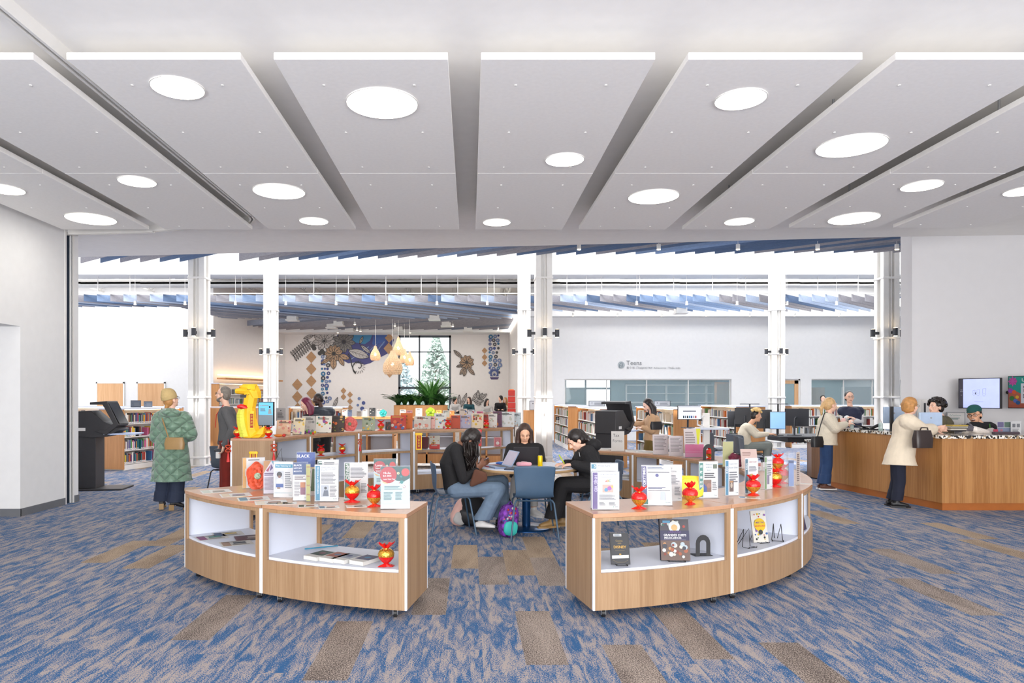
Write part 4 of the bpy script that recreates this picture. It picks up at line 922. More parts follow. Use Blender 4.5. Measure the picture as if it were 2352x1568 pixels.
for cx, cy, r_, c in ((.1, .15, .09, 'c04aa0'), (.05, .45, .06, '9a4ab0'), (.13, .5, .05, 'e8603a'), (.08, .7, .06, '3f7f40'), (.16, .78, .05, '5a74c8'), (.2, .66, .04, 'e6b53a'), (.22, .84, .05, '2a5f9a')): it.append(('e', cx, cy, r_, c))
for k in range(8): a = k*.785; it.append(('s', [(.1, .15), (.1+.1*math.cos(a), .15+.16*math.sin(a))], 'd25ab0', .02))
it += [('r', .34, .42, .5, .45, '8a2f2a'), ('r', .34, .48, .46, .5, '8a2f2a'), ('l', .34, .3, .9, .38, 2, '505468'), ('l', .34, .55, .9, .7, 3, '707488')]
tv('wall screen with teal and floral slide at the right edge', (W(2315, 0, 10.9).x, 10.9), (W(2425, 0, 10.3).x, 10.3), W(0, 862, 10.6).z, W(0, 938, 10.6).z, it, 'screen_white')
# teens sign and mural
t = thing('teens_sign', 'grey wall lettering reading Teens with round emblem and translations', 'sign', (W(1426, 0, 25).x, 24.98, 0))
mb = MB(); x0, x1 = W(1418, 0, 25).x, W(1565, 0, 25).x; zt_, zb_ = W(0, 826, 25).z, W(0, 850, 25).z
art(mb, x1-x0, zt_-zb_, [('e', .058, .5, .056, 'cdd6da'), ('s', [(.03, .75), (.03, .5), (.05, .3), (.07, .3), (.085, .6), (.085, .75)], '7b8a92', .008), ('s', [(.03, .6), (.06, .55), (.06, .75), (.03, .75)], '7b8a92', .006), ('t', .14, .08, .40, .5, 'Teens', '82888c'), ('t', .14, .64, .275, .9, '青少年', '9a9ea2'), ('t', .30, .64, .54, .92, 'Подростки', '9a9ea2'), ('t', .565, .64, .76, .92, 'Adolescentes', '9a9ea2'), ('t', .79, .6, .98, .92, 'Thiếu niên', '9a9ea2')], facing(((x0+x1)/2, 24.985, zb_))); mb.build('lettering', t, world=True)
# ================================================================ MURAL (painted flat on the back wall)
def mural():
    x0, x1, y0, y1 = 655., 1180., 768., 960.
    A = W(x0, y1, 31.99); B = W(x1, y0, 31.99); w_, h = B.x-A.x, B.z-A.z
    t = thing('wall_mural', 'painted wall mural of flowers, blue brushwork, wooden diamonds and spiral shell', 'mural', ((A.x+B.x)/2, 31.985, A.z))
    U = lambda x: (x-x0)/(x1-x0); Q = lambda y: (y-y0)/(y1-y0); PX = 1/(x1-x0)
    def pol(pts, c): return ('p', [(U(a), Q(b)) for a, b in pts], c)
    def st(pts, c, t_=1.2): return ('s', [(U(a), Q(b)) for a, b in pts], c, t_*PX)
    def leaf(a, b, wd, fill, line, veins=3):
        a, b = V(a), V(b); d = b-a; n = V((-d.y, d.x)).normalized(); L = []; R_ = []
        for i in range(9): u = i/8; c = a+d*u; o = wd*math.sin(PI*u)**.8; L.append(c+n*o); R_.append(c-n*o)
        out = [pol([tuple(p) for p in L+R_[::-1]], fill), st([tuple(p) for p in L+R_[::-1]+[L[0]]], line, 1.0), st([tuple(a), tuple(b)], line, .8)]
        for v in range(1, veins): u = v/veins; c = a+d*u; out += [st([tuple(c), tuple(c+d*.12+n*wd*.7*math.sin(PI*u))], line, .5), st([tuple(c), tuple(c+d*.12-n*wd*.7*math.sin(PI*u))], line, .5)]
        return out
    def flower(cx, cy, R, n, wd, fill, line, rot=0, sq=1): 
        o = []
        for k in range(n): a = rot+2*PI*k/n; o += leaf((cx+R*.12*math.cos(a), cy+R*.12*math.sin(a)), (cx+R*math.cos(a), cy+R*sq*math.sin(a)), wd, fill, line, 3)
        return o+[('e', U(cx), Q(cy), 3*PX, line)]
    # blue brushwork
    it = [pol([(775, 769), (895, 769), (905, 780), (898, 800), (890, 812), (868, 823), (850, 834), (838, 837), (815, 832), (800, 834), (785, 826), (770, 812), (765, 790)], '4a4a8c'),
          pol([(800, 769), (855, 769), (850, 782), (838, 790), (815, 786), (803, 780)], '3f8fbf'), pol([(858, 769), (890, 769), (884, 790), (872, 798), (855, 790)], '4468b8'), pol([(796, 769), (812, 770), (806, 800), (795, 798)], '3a64b4')]
    for k in range(10): it.append(st([(790+8*k, 826-k*.5), (835+6*k, 800-2*k)], ['3c4f9c', '5c5a9a', '8fa4cc'][k % 3], 2))
    blue = ('5566a8', '38488c', '7d93c4')
    r = random.Random(5)
    for (a, b, c, d) in ((737, 815, 758, 925), (1122, 768, 1148, 858)):
        y = b
        while y < d:
            x = a
            while x < c-3:
                rr = r.uniform(2.2, 5.5); it.append(('e', U(x+rr), Q(y+rr), rr*PX, r.choice(blue+('54525a', '3a7fae')))); 
                if rr > 3.5: it.append(('e', U(x+rr), Q(y+rr), rr*.4*PX, 'd9d4d0'))
                x += rr*2+r.uniform(0, 3)
            y += r.uniform(8, 11)
    it += [pol([(1126, 848), (1145, 848), (1145, 864), (1126, 864)], '4f5e9c'), pol([(1125, 866), (1146, 866), (1143, 871), (1128, 871)], '5a4a80'), ('e', U(1135.5), Q(858), 6*PX, 'd9d4d0'), ('e', U(1135.5), Q(860), 3*PX, '4f5e9c')]
    for a, b, c_ in ((825, 915, 6), (835, 925, 7), (822, 930, 5), (832, 938, 8)): it.append(('e', U(a), Q(b), c_*.6*PX, r.choice(blue)))
    # wooden diamonds
    for cx, cy, q in ((715, 820, 12), (715, 847, 12), (715, 875, 12), (716, 903, 12), (716, 931, 12), (683, 883, 12), (683, 911, 12), (684, 938, 12), (789, 897, 6.5), (789, 911, 6.5), (804, 906, 6.5), (804, 921, 6.5), (804, 936, 6.5), (894, 776, 10), (893, 800, 12), (895, 858, 8), (1113, 805, 6.5), (1113, 820, 6.5), (1113, 834, 6.5)):
        it.append(pol([(cx-q, cy), (cx, cy-q*1.13), (cx+q, cy), (cx, cy+q*1.13)], 'd2a272')); it.append(st([(cx-q*.5, cy-1), (cx+q*.5, cy+1)], 'b98a5c', .6))
    ink, pale = '34302e', 'd6cfca'
    # fern
    it.append(st([(673, 818), (690, 800), (715, 784)], ink, 1.4))
    for k in range(9):
        u = k/9; bx, by = 675+40*u, 817-33*u; it += leaf((bx, by), (bx-8+u*2, by-10), 1.8, pale, ink, 1); it += leaf((bx, by), (bx+7, by+12), 1.8, pale, ink, 1)
    it += leaf((697, 778), (720, 770), 4, pale, ink); it += flower(745, 783, 30, 7, 7, pale, ink, .2, .75); it += flower(790, 785, 27, 9, 6, '8a8582', ink, .1, .95)
    for a, b in ((720, 795), (722, 800), (740, 806), (745, 811), (735, 811)): it.append(('e', U(a), Q(b), 5*PX, '4a4644'))
    it += leaf((800, 805), (848, 820), 10, pale, ink, 6); it += leaf((828, 792), (852, 812), 4, pale, ink, 4); it += leaf((826, 790), (834, 772), 3, 'bcb4a4', ink, 2)
    it += flower(767, 812, 22, 11, 5.5, 'c9a27c', ink, .3, .95); it += leaf((760, 822), (737, 835), 4, 'c9a27c', ink); it += leaf((766, 822), (766, 848), 7, 'c9a27c', ink, 4); it += leaf((778, 818), (790, 840), 5, 'c9a27c', ink); it += leaf((780, 815), (803, 824), 6, 'c9a27c', ink)
    it.append(st([(800, 812), (806, 825), (808, 838), (812, 850), (818, 856)], ink, 2.2))
    sp = [(824+ (18-t_*1.35)*math.cos(t_*.5+2.0)*.9, 842+(18-t_*1.35)*math.sin(t_*.5+2.0)) for t_ in [i*.5 for i in range(26)]]
    it.append(st(sp, ink, 1.8))
    for k in range(12): a = 2.0-k*.42; it.append(st([(824+9*math.cos(a), 843+9*math.sin(a)), (824+15*math.cos(a+.15), 843+15*math.sin(a+.15))], ink, 1))
    # right hand flower and foliage
    it += flower(1072, 832, 17, 9, 5, 'c9a27c', ink, .3); it += leaf((1062, 822), (1042, 804), 4, 'a8988a', ink); it += leaf((1064, 838), (1048, 842), 3, '8f7f72', ink); it += leaf((1068, 843), (1056, 860), 4, 'b39a84', ink); it += leaf((1070, 845), (1065, 864), 4, 'b39a84', ink); it += leaf((1073, 842), (1090, 861), 4, 'b39a84', ink)
    for a, b in (((1058, 935), (1072, 902)), ((1052, 935), (1055, 906)), ((1085, 920), (1097, 900)), ((1098, 916), (1098, 896)), ((1100, 918), (1118, 904)), ((1088, 922), (1112, 920)), ((1092, 925), (1104, 928)), ((1050, 930), (1036, 915)), ((765, 938), (776, 912)), ((1104, 915), (1108, 902))): it += leaf(a, b, 3.6, pale, ink)
    mb = MB(); art(mb, w_, h, it, facing(((A.x+B.x)/2, 31.985, A.z)), eps=.00005); mb.build('painted_design', t, world=True)
mural()
# ================================================================ PEOPLE
class Person:
    def __init__(s, label, J, face, skin='skin_light', sc=1.0, vox=.008, nm='person', cat='person'):
        s.J = {k: V(v) for k, v in J.items()}; J = s.J; s.sc = sc; s.vox = vox; s.skin = skin
        lo = min(v.z for k, v in J.items() if k in ('anL', 'anR', 'pel', 'hipL', 'hipR'))
        s.t = thing(nm, label, cat, (J['pel'].x, J['pel'].y, max(0, lo-.09)))
        f = V(face).normalized(); up = (J['head']-J['nk']).normalized(); up = (up*.35+V((0, 0, .65))).normalized() if 'up' not in J else J['up'].normalized()
        s.r = f.cross(up).normalized(); s.f = f; s.u = s.r.cross(f).normalized()
    def part(s, mb, name, mat=None, vox=None, it=3, label=None): return remesh(mb, name, s.t, vox or s.vox, it, mat=MATS[mat] if mat else None, label=label)
    def raw(s, mb, name, label=None): return mb.build(name, s.t, world=True, label=label)
    def H(s, x, y, z): return s.J['head']+(s.r*x+s.f*y+s.u*z)*s.sc      # head frame: right, forward, up
    def torso(s, mb, mat, g=0.0, z0=0.0):
        J = s.J; k = s.sc; pel, nk = J['pel'], J['nk']; md = J.get('mid', (pel+nk)/2)
        rs = (J['shR']-J['shL']).normalized(); rh = (J['hipR']-J['hipL']).normalized()
        ax = [pel, pel+(md-pel)*.6, md, md+(nk-md)*.55, md+(nk-md)*.85, nk]
        hw = [.165, .148, .145, .165, .15, .07]; dp = [.115, .10, .105, .118, .09, .065]; secs = []
        for i, c in enumerate(ax):
            u = i/5; r_ = (rh*(1-u)+rs*u).normalized(); d = (ax[min(i+1, 5)]-ax[max(i-1, 0)]).normalized(); fw = d.cross(r_).normalized(); r_ = fw.cross(d).normalized()
            secs.append((c, r_*(hw[i]*k+g), fw*(dp[i]*k+g)))
        mb.loft(secs, mat, n=20)
        mb.rc(J['shL'], .058*k+g, J['shR'], .058*k+g, mat)
    def limb(s, mb, a, b, c, ra, rb, rc_, mat, frac=1.0):
        J = s.J; a, b, c = J[a], J[b], J[c]; mb.rc(a, ra, b, rb, mat)
        if frac > 0: e = b+(c-b)*frac; mb.rc(b, rb, e, rb+(rc_-rb)*frac, mat)
    def hand(s, mb, wr, d, n, side, mat, curl=.5):
        k = s.sc; d = V(d).normalized(); n = V(n); n = (n-d*n.dot(d)).normalized(); sd = d.cross(n)*side; w_ = V(wr)
        mb.loft([(w_-d*.01*k, sd*.026*k, n*.018*k), (w_+d*.03*k, sd*.036*k, n*.015*k), (w_+d*.085*k, sd*.041*k, n*.014*k), (w_+d*.096*k, sd*.036*k, n*.010*k)], mat, n=14)
        for i, (o, L) in enumerate(((-.032, .062), (-.011, .074), (.011, .078), (.032, .068))):
            b = w_+d*.088*k+sd*o*k; q = b; a = 0
            for j, fr in enumerate((.45, .32, .28)):
                a += curl*(.55, .8, .6)[j]; dd = (d*math.cos(a)+n*math.sin(a)+sd*o*1.5).normalized(); e = q+dd*L*fr*k; mb.rc(q, (.0092-.0008*j)*k, e, (.0084-.0008*j)*k, mat, n=8); q = e
        b = w_+d*.028*k+sd*.032*k; m = b+(d*.7+sd*.65+n*.25).normalized()*.04*k; e = m+(d*.9+sd*.15+n*.45).normalized()*.03*k; mb.rc(b, .012*k, m, .0105*k, mat, n=8); mb.rc(m, .0105*k, e, .0085*k, mat, n=8)
    def body(s, hands=(), legs=True, arms=True, far=False):
        mb = MB(); J = s.J; k = s.sc; m = s.skin
        mb.ell(s.H(0, -.012, .028), s.r*.076*k, s.f*.094*k, s.u*.092*k, m); mb.ell(s.H(0, .022, -.045), s.r*.056*k, s.f*.062*k, s.u*.068*k, m)
        mb.rc(s.H(0, .062, -.092), .02*k, s.H(0, .05, -.07), .03*k, m)
        if not far:
            mb.rc(s.H(0, .088, .008), .009*k, s.H(0, .104, -.026), .013*k, m, n=8); mb.rc(s.H(-.012, .09, -.03), .008*k, s.H(.012, .09, -.03), .008*k, m, n=8)
            mb.rc(s.H(-.03, .078, .022), .010*k, s.H(.03, .078, .022), .010*k, m, n=8); mb.rc(s.H(-.018, .078, -.062), .009*k, s.H(.018, .078, -.062), .009*k, m, n=8)
            mb.rc(s.H(-.042, .058, -.018), .02*k, s.H(-.036, .05, -.045), .018*k, m, n=8); mb.rc(s.H(.042, .058, -.018), .02*k, s.H(.036, .05, -.045), .018*k, m, n=8)
            for x in (-1, 1): mb.ell(s.H(x*.079, -.008, -.012), s.r*.01*k, s.f*.019*k, s.u*.031*k, m, n=10, k=6)
        mb.rc(J['nk'], .05*k, s.H(0, -.022, -.06), .048*k, m)
        s.torso(mb, m, -.022*k)
        if arms:
            s.limb(mb, 'shL', 'elL', 'wrL', .042*k, .034*k, .026*k, m); s.limb(mb, 'shR', 'elR', 'wrR', .042*k, .034*k, .026*k, m)
            for wr, d, n, sd, cu in hands: s.hand(mb, J[wr], d, n, sd, m, cu)
        if legs:
            s.limb(mb, 'hipL', 'knL', 'anL', .07*k, .05*k, .035*k, m); s.limb(mb, 'hipR', 'knR', 'anR', .07*k, .05*k, .035*k, m)
        s.part(mb, 'body', it=2)
    def face_bits(s, brow='hair_dark', lips='9c4f48', glasses=None, closed=False, smile=False):
        k = s.sc
        for x in (-.03, .03):
            if closed: mb = MB(); mb.rc(s.H(x-.012, .083, .004), .0022*k, s.H(x+.012, .083, .004), .0022*k, 'black', n=6); s.raw(mb, 'eyelashes')
            else:
                mb = MB(); mb.ell(s.H(x, .076, .004), s.r*.0135*k, s.f*.011*k, s.u*.0075*k, 'paper', n=10, k=6); s.raw(mb, 'eye')
                mb = MB(); mb.ell(s.H(x, .0845, .004), s.r*.006*k, s.f*.004*k, s.u*.006*k, 'black', n=8, k=5); s.raw(mb, 'iris')
            mb = MB(); mb.tube([s.H(x-.017, .084, .022), s.H(x, .089, .028), s.H(x+.017, .084, .022)], .0035*k, brow, n=6); s.raw(mb, 'eyebrow')
        mb = MB()
        if smile: mb.ell(s.H(0, .082, -.06), s.r*.024*k, s.f*.008*k, s.u*.013*k, X('5a1d1a'), n=12, k=6); mb.ell(s.H(0, .087, -.054), s.r*.019*k, s.f*.006*k, s.u*.005*k, 'paper', n=10, k=5)
        else: mb.rc(s.H(-.018, .084, -.062), .0045*k, s.H(.018, .084, -.062), .0045*k, X(lips), n=6)
        s.raw(mb, 'mouth')
        if glasses:
            mb = MB()
            for x in (-.033, .033): mb.tube([s.H(x+.024*math.cos(a*.5236), .098, .004+.019*math.sin(a*.5236)) for a in range(13)], .0018*k, glasses, n=5)
            mb.tube([s.H(-.009, .1, .008), s.H(.009, .1, .008)], .0018*k, glasses, n=5)
            for x in (-1, 1): mb.tube([s.H(x*.057, .097, .006), s.H(x*.082, .0, .008)], .0018*k, glasses, n=5)
            s.raw(mb, 'glasses')
    def cap(s, mb, mat, g=.012, low=-.02):
        k = s.sc; mb.ell(s.H(0, -.028, .040+low*0), s.r*(.076+g)*k, s.f*(.088+g)*k, s.u*(.085+g)*k, mat)
        mb.ell(s.H(0, -.055, -.01), s.r*(.07+g)*k, s.f*(.055+g)*k, s.u*(.07+g)*k, mat)
    def hair_long(s, mat, L=.32, back=True, strands=9, part=True, fwdfall=0.0, wav=0.0):
        mb = MB(); s.cap(mb, mat); k = s.sc; dn = V((0, 0, -1)); r = random.Random(len(s.t.name)+int(L*100))
        for i in range(strands):
            a = -1.9+3.8*i/(strands-1); x, y = math.sin(a)*.082, -.03-math.cos(a)*.075
            p0 = s.H(x, y*.6+.0, .03); p1 = s.H(x*1.12, y+fwdfall*.3, -.09); p2 = p1+dn*(L-.12)*k+(s.r*x*.35+s.f*(fwdfall+wav*math.sin(i*2.1)))
            mb.rc(p0, .030*k, p1, .032*k, mat, n=8); m_ = (p1+p2)/2+s.r*wav*math.cos(i*3.)*.5; mb.rc(p1, .032*k, m_, .030*k, mat, n=8); mb.rc(m_, .03*k, p2, .014*k, mat, n=8)
        s.part(mb, 'hair', it=2)
    def hair_short(s, mat, g=.01): mb = MB(); s.cap(mb, mat, g); s.part(mb, 'hair', it=2)
    def hair_curly(s, mat, R=.11, n=90, bs=.022, top=.05, low=-.02, seed=1):
        mb = MB(); s.cap(mb, mat, .012); r = random.Random(seed); k = s.sc
        for i in range(n):
            a = r.random()*6.28; z = r.uniform(low/R, 1); q = math.sqrt(max(0, 1-z*z)); x, y = q*math.cos(a), q*math.sin(a)
            if y > .55 and z < .45: continue
            p = s.H(x*R, y*R-.02, z*R*.95+top); mb.ell(p, s.r*bs*k, s.f*bs*k, s.u*bs*k, mat, n=8, k=5)
        s.part(mb, 'hair', vox=max(.007, s.vox*.8), it=1)
    def top(s, mat, sleeve=1.0, g=.018, name='top', cuff=.042, hood=False):
        mb = MB(); k = s.sc; s.torso(mb, mat, g)
        if sleeve > 0:
            for S_ in 'LR': s.limb(mb, 'sh'+S_, 'el'+S_, 'wr'+S_, .058*k+g, .046*k+g, cuff*k, mat, max(0, (sleeve-.5)*2) if sleeve < 1 else .96)
        if hood: mb.ell(s.H(0, -.10, -.12), s.r*.12*k, s.f*.07*k, s.u*.07*k, mat)
        return s.part(mb, name, it=3)
    def trousers(s, mat, rt=.098, rk=.075, ra=.065, frac=.95, name='trousers', waist=.03):
        mb = MB(); k = s.sc; J = s.J; rh = (J['hipR']-J['hipL']).normalized()
        mb.rc(J['hipL'], .105*k, J['hipR'], .105*k, mat); mb.rc(J['pel'], .13*k, J['pel']+(J.get('mid', J['nk'])-J['pel'])*.25, .125*k, mat)
        for S_ in 'LR':
            h, q, a = J['hip'+S_], J['kn'+S_], J['an'+S_]; mb.rc(h, rt*k, q, rk*k, mat); e = q+(a-q)*frac; mb.rc(q, rk*k, q+(a-q)*.6, (rk+ra)/2*.93*k, mat); mb.loft([(q+(a-q)*.5, V((1, 0, 0))*(rk+ra)/2*k, V((0, 1, 0))*(rk+ra)/2*k), (e, V((1, 0, 0))*ra*k, V((0, 1, 0))*ra*k)], mat, n=14)
        return s.part(mb, name, it=3)
    def coat(s, mat, hem, g=.03, flare=.05, name='coat', sleeve=1.0, cuff=.05, n_=None):
        mb = MB(); k = s.sc; J = s.J; s.torso(mb, mat, g); rh = (J['hipR']-J['hipL']).normalized(); fw = V((0, 0, 1)).cross(rh).normalized(); pel = J['pel']
        zs = [pel.z+.26, pel.z+.12, pel.z, pel.z-(pel.z-hem)*.5, hem+.02, hem]; secs = []
        for i, z in enumerate(zs):
            u = max(-.35, (i-1)/4); md_ = J.get('mid', pel); tt = max(0, (z-pel.z)/max(.05, md_.z-pel.z)); secs.append((V((pel.x+(md_.x-pel.x)*tt, pel.y+(md_.y-pel.y)*tt, z)), rh*(.15*k+g+flare*u+.012), fw*(.11*k+g+flare*u*.8+.012)))
        mb.loft(secs, mat, n=28)
        for S_ in 'LR': s.limb(mb, 'sh'+S_, 'el'+S_, 'wr'+S_, .062*k+g, .05*k+g, cuff*k, mat, .95 if sleeve >= 1 else sleeve)
        return s.part(mb, name, it=4)
    def shoe(s, an, d, mat, sole='paper', L=.25, h=.07, heel=0, name='shoe'):
        k = s.sc; d = V((d[0], d[1], 0)).normalized(); c = s.J[an]; sd = V((-d.y, d.x, 0)); z = max(0, c.z-.09)
        b = V((c.x, c.y, z)); mb = MB()
        mb.loft([(b-d*.07*k+V((0, 0, .045+heel)), sd*.034*k, V((0, 0, .032))), (b+V((0, 0, .05+heel)), sd*.04*k, V((0, 0, .042))), (b+d*.09*k+V((0, 0, .04+heel*.4)), sd*.045*k, V((0, 0, .03))), (b+d*(L-.09)*k+V((0, 0, .028)), sd*.03*k, V((0, 0, .018)))], mat, n=14)
        mb.rc(b+V((0, 0, .06+heel)), .04*k, b+V((0, 0, .1+heel)), .038*k, mat)
        o = s.part(mb, name, vox=.008)
        mb = MB(); pol = [b-d*.085*k-sd*.035*k, b+d*.1*k-sd*.047*k, b+d*(L-.07)*k-sd*.02*k, b+d*(L-.07)*k+sd*.02*k, b+d*.1*k+sd*.047*k, b-d*.085*k+sd*.035*k]
        if heel:
            mb.prism([(p.x, p.y) for p in pol[1:5]], z, z+.03, sole); q = [b-d*.085*k-sd*.03*k, b-d*.02*k-sd*.03*k, b-d*.02*k+sd*.03*k, b-d*.085*k+sd*.03*k]; mb.prism([(p.x, p.y) for p in q], z, z+.03+heel, sole)
        else: mb.prism([(p.x, p.y) for p in pol], z, z+.022, sole)
        s.raw(mb, 'sole')
def bag(label, poly_c, dims, rz, mat, name='shoulder_bag', cat='bag', strap=None, sm='leather_dark'):
    t = thing(name, label, cat, poly_c, rz); mb = MB(); a, b, c = dims
    mb.loft([(V((0, 0, -c/2)), V((a*.5, 0, 0)), V((0, b*.5, 0))), (V((0, 0, 0)), V((a*.53, 0, 0)), V((0, b*.55, 0))), (V((0, 0, c/2)), V((a*.46, 0, 0)), V((0, b*.3, 0)))], mat, n=20, sq=.55); mb.build('body', t, bevel=.006)
    if strap: mb = MB(); inv = t.matrix_basis.inverted(); mb.tube([inv @ V(p) for p in strap], .009, sm, n=6); mb.build('strap', t)
    mb = MB(); mb.box(-a*.4, -b*.32, c*.30, a*.4, -b*.28, c*.33, 'gold'); mb.build('zip', t)
    return t
M('hair_dark', (30, 22, 20), .4, var=.2, vs=30); M('hair_brown', (62, 42, 34), .45, var=.25, vs=30); M('hair_grey', (126, 118, 110), .6, var=.25, vs=40); M('hair_blond', (206, 168, 118), .5, var=.2, vs=30); M('hair_ginger', (186, 134, 78), .5, var=.2, vs=30)
M('hair_plum', (112, 24, 58), .4, var=.2, vs=30); M('hair_bleach', (222, 186, 122), .6, var=.2, vs=40); M('beanie', (196, 170, 118), .85, bump=.5, bs=80); M('denim_dark', (34, 44, 66), .8, bump=.2); M('navy_cloth', (26, 30, 48), .85, bump=.2)
M('denim_blue', (34, 62, 104), .8, var=.12, bump=.2); M('denim_pale', (104, 124, 146), .8, var=.14, vs=10, bump=.2); M('knit_cream', (226, 216, 196), .9, bump=.8, bs=70); M('coat_beige', (226, 212, 190), .85, bump=.2); M('grey_knit', (92, 92, 94), .9, bump=.6, bs=90)
M('rust_cloth', (122, 34, 24), .85); M('black_cloth', (24, 23, 26), .85, bump=.3, bs=60); M('tan_knit', (196, 158, 122), .9, bump=.8, bs=90); M('olive', (104, 84, 36), .85); M('olive_knit', (92, 86, 66), .9, bump=.5)
M('leather_tan', (156, 124, 78), .4); M('leather_dark', (48, 36, 34), .35); M('light_grey_cloth', (186, 184, 182), .9); M('sage', (132, 138, 134), .85); M('green_cap', (24, 84, 78), .8, bump=.4); M('white_print', (236, 228, 220), .8, var=.1, vs=60); M('glove', (92, 88, 96), .7); M('navy_vest', (34, 40, 66), .7)
# --- woman in green quilted coat, seen from behind
Y = 9.5
def JJ(Y, d): return {k: W(v[0], v[1], Y+(v[2] if len(v) > 2 else 0)) for k, v in d.items()}
p = Person('person in long sage green quilted coat, tan beanie and crossbody bag, seen from behind', JJ(Y, dict(head=(393, 918), nk=(396, 950), mid=(393, 993), pel=(394, 1038), shL=(369, 962), shR=(421, 962, .03), elL=(361, 1002), elR=(436, 997, .05), wrL=(377, 1022, .2), wrR=(421, 1006, .24), hipL=(380, 1042), hipR=(408, 1042), knL=(377, 1100), knR=(407, 1102), anL=(372, 1153), anR=(403, 1156, -.05))), (.45, .85, .28))
p.body(hands=[('wrR', (-.5, .8, 0), (0, 0, -1), 1, .4), ('wrL', (.5, .8, 0), (0, 0, -1), -1, .4)])
p.face_bits(glasses='wire')
mb = MB(); p.cap(mb, 'hair_ginger', .004); mb.rc(p.H(0, -.09, -.06), .03, p.H(-.02, -.12, -.13), .02, 'hair_ginger'); p.part(mb, 'hair')
mb = MB(); k = 1; mb.ell(p.H(0, -.02, .075), p.r*.096, p.f*.108, p.u*.098, 'beanie'); mb.ell(p.H(0, -.05, .13), p.r*.06, p.f*.06, p.u*.05, 'beanie'); mb.loft([(p.H(0, -.022, .02), p.r*.097, p.f*.112), (p.H(0, -.022, .075), p.r*.099, p.f*.112)], 'beanie'); p.part(mb, 'beanie')
p.trousers('denim_dark', .11, .105, .115, .93)
o = p.coat('quilt_green', W(0, 1103, Y).z, .055, .075, cuff=.065)
mb = MB(); c = p.J['nk']+V((.0, -.10, .015)); mb.ell(c, V((.15, 0, 0)), V((0, .10, 0)), V((0, 0, .07)), 'quilt_green'); mb.ell(p.J['nk']+V((0, 0, .01)), V((.12, 0, 0)), V((0, .12, 0)), V((0, 0, .05)), 'quilt_green'); p.part(mb, 'hood')
p.shoe('anL', (-.3, .9), 'black', 'leather_tan', .22, heel=.05, name='boot'); p.shoe('anR', (.9, .45), 'black', 'leather_tan', .24, heel=.05, name='boot')
c = W(401, 1018, Y-.27); bag('small tan leather crossbody bag on the green coat', c, (.26, .08, .16), -.05, 'leather_tan', strap=[W(387, 1005, Y-.24), W(377, 975, Y-.22), W(368, 945, Y-.05), W(372, 938, Y+.02)], sm='leather_tan')
# --- grey sweater man facing left
Y = 10.3
p = Person('person with grey hair and beard in grey sweater and rust trousers, looking left', JJ(Y, dict(head=(512, 906), nk=(521, 934), mid=(522, 972), pel=(522, 1012), shL=(519, 944, -.17), shR=(523, 944, .17), elL=(536, 984, -.24), elR=(518, 985, .2), wrL=(514, 1022, -.26), wrR=(505, 1018, .12), hipL=(521, 1018, -.09), hipR=(521, 1018, .09), knL=(518, 1080, -.1), knR=(515, 1078, .1), anL=(520, 1136, -.1), anR=(514, 1134, .1))), (-1, -.05, .12))
p.body(hands=[('wrL', (-.2, 0, -1), (-1, 0, 0), 1, .7), ('wrR', (-.2, 0, -1), (1, 0, 0), -1, .5)])
p.face_bits(brow='hair_grey', glasses='wire'); p.hair_short('hair_grey', .006)
mb = MB(); mb.ell(p.H(0, .045, -.085), p.r*.05, p.f*.042, p.u*.036, 'hair_grey'); mb.rc(p.H(-.068, .0, -.04), .012, p.H(-.035, .06, -.085), .018, 'hair_grey'); mb.rc(p.H(.068, .0, -.04), .012, p.H(.035, .06, -.085), .018, 'hair_grey'); p.part(mb, 'beard')
p.trousers('rust_cloth', .095, .07, .065); p.top('grey_knit', 1.0, .02, 'sweater'); p.shoe('anL', (-1, 0), 'leather_dark', 'black', .27); p.shoe('anR', (-1, 0), 'leather_dark', 'black', .27)
mb = MB(); mb.tube([p.J['nk']+V((-.03, -.06, .03)), p.J['nk']+V((-.14, -.05, -.12)), p.J['pel']+V((-.17, -.03, .2))], .006, 'red', n=6); p.raw(mb, 'lanyard')
mb = MB(); q = p.J['wrL']; mb.cyl(q+V((0, 0, .015)), q+V((0, 0, .035)), .036, 'steel'); p.raw(mb, 'wristwatch')
t = thing('handheld_scanner', 'dark handheld scanner with white grip held by the grey-sweatered man', 'scanner', W(501, 1040, 10.05)); mb = MB(); mb.box(-.03, -.025, -.08, .03, .025, .02, 'paper'); mb.build('grip', t, bevel=.01); mb = MB(); mb.box(-.05, -.03, .02, .05, .03, .06, 'charcoal'); mb.build('head', t, bevel=.01)
# --- girl with braids (left at the table)
Y = 7.9
p = Person('person with black braids bent over a phone, black top and pale flared jeans', JJ(Y, dict(head=(1083, 1012), nk=(1058, 1021), mid=(1032, 1066), pel=(1044, 1118), shL=(1054, 1030, .17), shR=(1046, 1032, -.17), elL=(1080, 1090, .22), elR=(1064, 1100, -.22), wrL=(1100, 1070, .14), wrR=(1096, 1078, -.10), hipL=(1049, 1122, .1), hipR=(1047, 1124, -.1), knL=(1152, 1106, .16), knR=(1146, 1122, -.14), anL=(1152, 1190, .2), anR=(1106, 1196, -.12))), (.75, -.05, -.62), 'skin_brown')
p.u = p.r.cross(p.f).normalized()
p.body(hands=[('wrR', (.6, 0, .7), (-.3, .9, .2), 1, .5), ('wrL', (.8, -.1, .5), (-.2, -.9, .3), -1, .5)])
p.face_bits(closed=True)
mb = MB(); p.cap(mb, 'hair_dark', .02); mb.ell(p.H(0, -.02, .10), p.r*.07, p.f*.08, p.u*.05, 'hair_dark'); mb.ell(W(1078, 1040, Y-.06), V((.075, 0, 0)), V((0, .08, 0)), V((0, 0, .075)), 'hair_dark')
p.part(mb, 'hair', vox=.006, it=1); mb = MB()
rr = random.Random(3)
